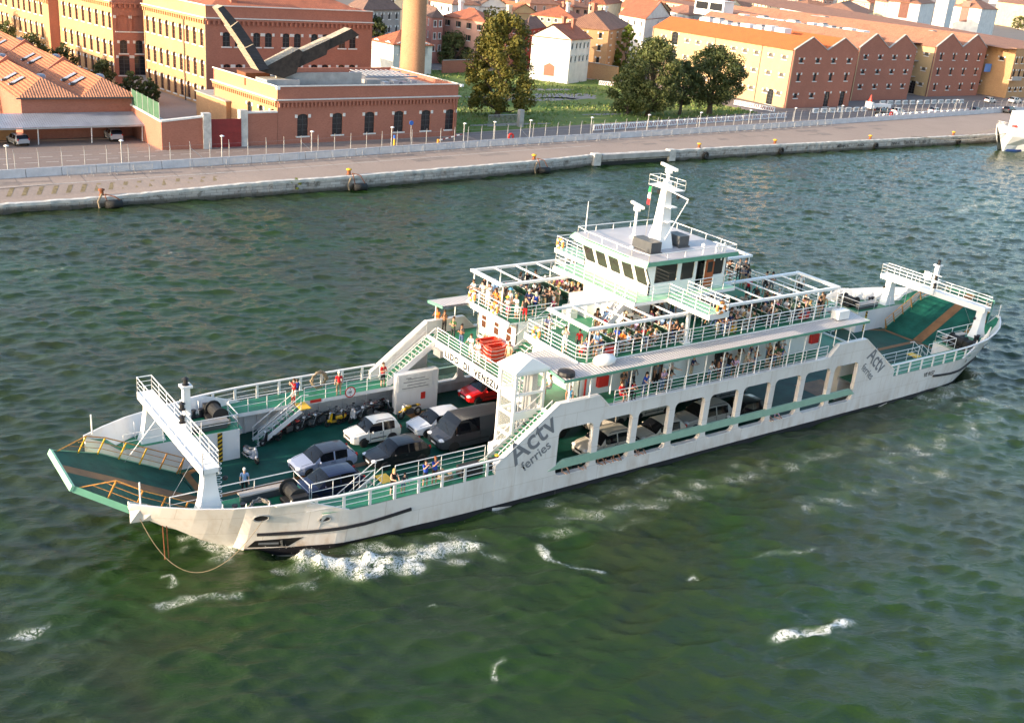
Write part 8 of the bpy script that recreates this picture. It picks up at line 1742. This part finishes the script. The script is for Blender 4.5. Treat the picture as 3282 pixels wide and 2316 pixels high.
# bridge with the ship name
for lab, x, y, top, legs, hair, pose, long in (('man in an orange shirt at the far end of the name bridge', 255, 520, 'orange', 'charcoal', 'brown', 'look', True), ('man in a brown shirt with his back turned near the orange one', 305, 545, 'brown', 'black', 'brown', 'cross', True), ('man in green with folded arms on the name bridge', 375, 600, 'green', 'charcoal', 'brown', 'cross', True), ('man in a dark grey shirt with hands at his belt on the name bridge', 440, 660, 'charcoal', 'denim', 'dark', 'cross', True), ('woman in white with sunglasses at the name bridge rail', 520, 740, 'white', 'white', 'brown', 'look', False), ('man in a white shirt at the name bridge rail above the letters', 575, 790, 'white', 'white', 'dark', 'look', True)):
    px, py = foot(zC, x, y, PD); put(lab, max(px, -14.15), py, PD, 200, pose, top, legs, hair, long=long)
put('seated man in white with a cap below the three brown windows', -11.0, 4.6, PD+.0, 180, 'sit', 'white', 'khaki', 'white', 'hat', bag='white')
put('person in beige standing beside the orange crates at the recessed stair', -12.4, .25, PD, 200, 'stand', 'beige', 'khaki', 'brown')
put('woman in cyan flowers at the near corner of the promenade', -13.1, -7.2, PD, 250, 'stand', 'cyan', 'white', 'red', 'short', 1.64, sl=0)
put('seated person in a white shirt behind the lift tower on the promenade', -12.6, -4.6, PD, 180, 'sit', 'white', 'white', 'brown'); 
# far upper deck, front rail
for i, (x, y, top, legs, pose, hair, st, h) in enumerate(((-11.5, 6.1, 'white', 'orange', 'lean', 'brown', 'short', 1.6), (-11.4, 5.2, 'white', 'beige', 'look', 'dark', 'short', 1.74), (-11.35, 4.55, 'white', 'white', 'photo', 'dark', 'short', 1.76), (-11.3, 3.75, 'orange', 'orange', 'look', 'brown', 'long', 1.62), (-11.2, 3.2, 'orange', 'beige', 'lean', 'blond', 'hat', 1.55), (-10.6, 3.1, 'white', 'grey', 'stand', 'white', 'hat', 1.72), (-11.3, 2.3, 'white', 'pink', 'look', 'brown', 'hat', 1.5), (-10.95, 1.75, 'white', 'white', 'look', 'blond', 'short', 1.76), (-10.9, 5.9, 'black', 'black', 'stand', 'dark', 'long', 1.66), (-10.5, 5.2, 'lightblue', 'grey', 'stand', 'grey', 'short', 1.74))):
    put(['person in white over orange leaning at the far corner of the upper front rail', 'person in a white shirt and beige shorts at the upper front rail', 'man in all white taking a photo at the upper front rail', 'woman in orange at the upper front rail', 'person in an orange top and straw hat at the upper front rail', 'man in white with a blue cap just behind the upper front rail', 'small person in white with a hat between the two lifebuoys', 'man in a white shirt and trousers nearest the rounded rail corner', 'woman in black behind the people at the upper front rail', 'man in pale blue with his back turned behind the upper front rail'][i], x, y, UD, 185 if i not in (9,) else 20, pose, top, legs, hair, st, h, bag={4: 'beige', 5: 'cyan', 6: 'yellow'}.get(i))
put('woman in black shading her eyes near the head of the recessed stair', *foot(zD, 1080, 1080, UD), UD, 215, 'shade', 'black', 'red', 'brown', h=1.7, sl=0); put('man in a blue vest with a hand on the stair rail', *foot(zD, 1250, 990, UD), UD, 250, 'look', 'blue', 'black', 'grey', h=1.76, sl=0)
put('small girl in a white dress walking on the sunlit upper deck', *foot(zD, 1575, 890, UD), UD, 200, 'walk', 'white', 'pink', 'brown', 'long', 1.25, sl=0); put('man in a striped shirt beside the stair opening', *foot(zD, 1470, 1400, UD), UD, 240, 'look', 'stripe', 'brown', 'dark', h=1.76)
put('man in a white patterned shirt with a camera on the near upper deck', *foot(zC, 1262, 700, UD), UD, 240, 'photo', 'white', 'white', 'dark', h=1.76, long=False)
put('boy in red standing behind the near front rail of the upper deck', *(-10.7, -4.7), UD, 220, 'stand', 'red', 'charcoal', 'dark', h=1.45); put('man in a pale striped shirt leaning on the near upper rail beside the red suitcase', -10.3, -5.9, UD, 250, 'look', 'lightblue', 'khaki', 'grey', h=1.76)
put('small child in white at the corner of the near upper rail', -11.3, -5.7, UD, 230, 'lean', 'white', 'red', 'blond', h=1.15); put('small child with arms stretched out at the near upper rail', -10.9, -5.7, UD, 240, 'point', 'stripe', 'pink', 'brown', 'long', h=1.2)
# promenade rail
for lab, x, y, dx, pose, top, legs, hair, st, h, z0 in (('red haired woman in a red top seated by the near promenade rail', 540, 1050, .1, 'sit', 'red', 'red', 'red', 'short', 1.66, 0), ('bald man in a black polo shirt seated by the near promenade rail', 690, 1020, .1, 'sit_read', 'black', 'black', 'brown', 'short', 1.74, 0), ('man in a grey shirt and beige shorts with folded arms on the promenade', 790, 1100, .7, 'cross', 'charcoal', 'beige', 'brown', 'short', 1.78, 0), ('little boy in red at the promenade rail', 965, 1140, .1, 'lean', 'red', 'black', 'dark', 'short', 1.15, 0), ('woman with long dark hair in blue leaning on the promenade rail', 1170, 1090, .1, 'lean', 'blue', 'denim', 'dark', 'long', 1.64, 0), ('man in a grey shirt standing inside the promenade doorway', 1430, 960, .8, 'stand', 'grey', 'black', 'dark', 'short', 1.78, 0), ('woman in pink with a cap at the promenade rail', 1490, 1010, .1, 'look', 'lilac', 'denim', 'grey', 'hat', 1.62, 0), ('man in a black shirt leaning on the promenade rail', 1640, 1010, .15, 'look', 'black', 'charcoal', 'grey', 'short', 1.74, 0), ('man in a beige shirt and white shorts pointing from the promenade', 1715, 1000, .2, 'point', 'beige', 'white', 'grey', 'short', 1.78, 0)):
    px, py = foot(zP, x, y, PD); put(lab, px+.25, -7.4+dx, PD, 270, pose, top, legs, hair, st, h, bag='white', long=legs in ('denim', 'black'))
put('child in white behind the promenade rail near the open door', *(-1.2, -7.2), PD, 265, 'lean', 'white', 'denim', 'dark', h=1.4); put('woman in white with a raised arm beside the brown promenade door', .35, -7.1, PD, 260, 'shade', 'white', 'white', 'dark', 'long', 1.68)
put('man in white and pale trousers standing in the after promenade passage', 5.1, -6.6, PD, 240, 'cross', 'white', 'lightblue', 'grey', long=True); put('man in white and bright blue jeans with folded arms on the after promenade', 6.6, -6.5, PD, 255, 'cross', 'white', 'blue', 'brown', long=True)
# leaning out of the openings, standing on the car deck
for lab, x, top, hair in (('person in white with a cap at the first opening', -13.2, 'white', 'dark'), ('man in black leaning out of the first opening', -11.9, 'black', 'dark'), ('person in a white vest leaning out of the second opening', -10.35, 'white', 'dark'), ('person in black in the middle of the second opening', -9.7, 'black', 'brown'), ('man in a white shirt at the right of the second opening', -9.05, 'white', 'dark'), ('person in white at the left of the third opening', -7.55, 'white', 'dark'), ('person in dark clothes leaning out of the third opening', -6.95, 'charcoal', 'brown'), ('person in a lilac shirt low behind the seventh opening', 6.0, 'lilac', 'grey'), ('person in grey at the left end of the seventh opening', 5.1, 'grey', 'dark')):
    put(lab, x, -6.98, CD, 270, 'bow', top, 'charcoal', hair, 'short', 1.62, sl=1 if top != 'white' else 0)
put('seated man in dark clothes deep behind the second opening', -11.2, -4.0, CD+.1, 200, 'sit', 'black', 'beige', 'dark')
# after upper deck
for lab, x, y, top, legs, pose, hair, h in (('man in a red shirt and dark shorts standing on the shaded after deck', 695, 620, 'red', 'charcoal', 'stand', 'dark', 1.76), ('man in black shorts and shirt on the after deck, left of a pair', 965, 560, 'black', 'charcoal', 'stand', 'dark', 1.84), ('man in a dark shirt with folded arms on the after deck, right of a pair', 1060, 560, 'charcoal', 'grey', 'cross', 'dark', 1.82), ('man in a white shirt at the far after rail', 1510, 570, 'white', 'black', 'stand', 'dark', 1.76), ('woman in black with sunglasses behind the wheelhouse', 405, 280, 'black', 'charcoal', 'cross', 'brown', 1.7), ('tall man in grey behind the wheelhouse', 555, 330, 'grey', 'black', 'stand', 'dark', 1.84), ('woman in grey and denim behind the wheelhouse', 650, 310, 'grey', 'denim', 'cross', 'dark', 1.72)):
    px, py = foot(zF, x, y, UD); put(lab, px, min(py, 6.1), UD, 220, pose, top, legs, hair, h=h, long=legs in ('black', 'denim'))
put('person in white and blue standing at the after end of the near awning', 9.8, -5.2, UD, 240, 'look', 'white', 'blue', 'brown', 'hat', 1.7, bag='white'); put('person in khaki with a belt, back turned, at the after ladder', 11.2, -5.6, UD, 60, 'stand', 'khaki', 'khaki', 'brown', h=1.7)
# seated crowd: who sits where, the clothes and the neighbours tell them apart
tops = ['white', 'black', 'red', 'grey', 'navy', 'charcoal', 'pink', 'lightblue', 'white', 'green', 'orange', 'black', 'beige', 'brown', 'charcoal', 'navy', 'white', 'lilac', 'khaki', 'blue', 'cyan']
sk_n = 0; used = {}
for i, (x, y, d) in enumerate(seats[:-1]):
    inner = abs(y) < 4.4
    for k in (-1, 0, 1):
        if pr_.random() > (.95 if not inner else .80): continue
        top = pr_.choice(tops); hair = pr_.choice(['dark', 'dark', 'brown', 'brown', 'blond', 'grey', 'white']); legs = pr_.choice(['denim', 'black', 'beige', 'white', 'khaki', 'charcoal', 'navy']); st = pr_.choice(['short', 'short', 'long', 'long', 'hat'] if pr_.random() < .6 else ['short', 'short', 'long'])
        blk = 'near forward' if x < 1 and y < 0 else ('near after' if y < 0 else 'far forward'); n_ = 1+sum(1 for q in seats[:-1] if abs(q[1]-y) < .3 and q[0] < x and (q[0] < 1) == (x < 1))
        wh_ = {-1: 'left', 0: 'middle', 1: 'right'}[k*d]
        lab = '%s haired person in %s, %s seat of %s row %d, %s awning' % (hair, top, wh_, 'inner' if inner else 'outer', n_, blk)
        hb_ = pr_.choice(['sit', 'sit', 'sit_back', 'sit_read'])
        o = put(lab, x+d*.06, y+k*.56, UD, (0 if d > 0 else 180)+pr_.uniform(-14, 14), hb_, top, legs, hair, st, pr_.uniform(1.58, 1.80), legs in ('denim', 'black', 'navy'), pr_.choice([0, 1, 1, 2]), pr_.choice(['white', 'beige', 'navy', 'red']) if st == 'hat' else None); sk_n += 1
# more people standing along the rails
def line_up(where, n, x0, x1, y, z, face, poses, dark=.6):
    xs = sorted(pr_.uniform(x0, x1) for _ in range(n))
    for i, x in enumerate(xs):
        top = pr_.choice(['black', 'navy', 'charcoal', 'grey', 'green', 'brown']) if pr_.random() < dark else pr_.choice(tops); hair = pr_.choice(['dark', 'dark', 'brown', 'blond', 'grey']); legs = pr_.choice(['denim', 'black', 'khaki', 'charcoal', 'beige'])
        put('%s haired person in %s standing %s, number %d from the bow' % (hair, top, where, i+1), x, y+pr_.uniform(-.12, .12), z, face+pr_.uniform(-35, 35), pr_.choice(poses), top, legs, hair, pr_.choice(['short', 'long']), pr_.uniform(1.55, 1.82), pr_.random() < .5, pr_.choice([0, 1, 2]))
line_up('at the near promenade rail', 9, -2.5, 9.4, -7.4, PD, 265, ['lean', 'look', 'cross', 'stand']); line_up('against the near promenade wall', 6, -8, 9, -6.3, PD, 260, ['cross', 'stand', 'look'], .7)
line_up('at the near upper rail', 12, -8.6, 10.8, -6.15, UD, 262, ['lean', 'look', 'stand', 'cross']); line_up('in the near upper aisle', 9, -8.5, 10.5, -2.55, UD, 250, ['stand', 'cross', 'walk']); line_up('at the far upper rail', 10, -10, 10, 6.2, UD, 90, ['look', 'lean', 'stand'], .7)
line_up('in the far upper aisle', 7, -9.5, -3.2, 2.6, UD, 200, ['stand', 'cross', 'look']); line_up('on the after upper deck', 7, 5, 11.2, 1.5, UD, 220, ['stand', 'cross', 'look'], .8)
bpy.context.view_layer.update()
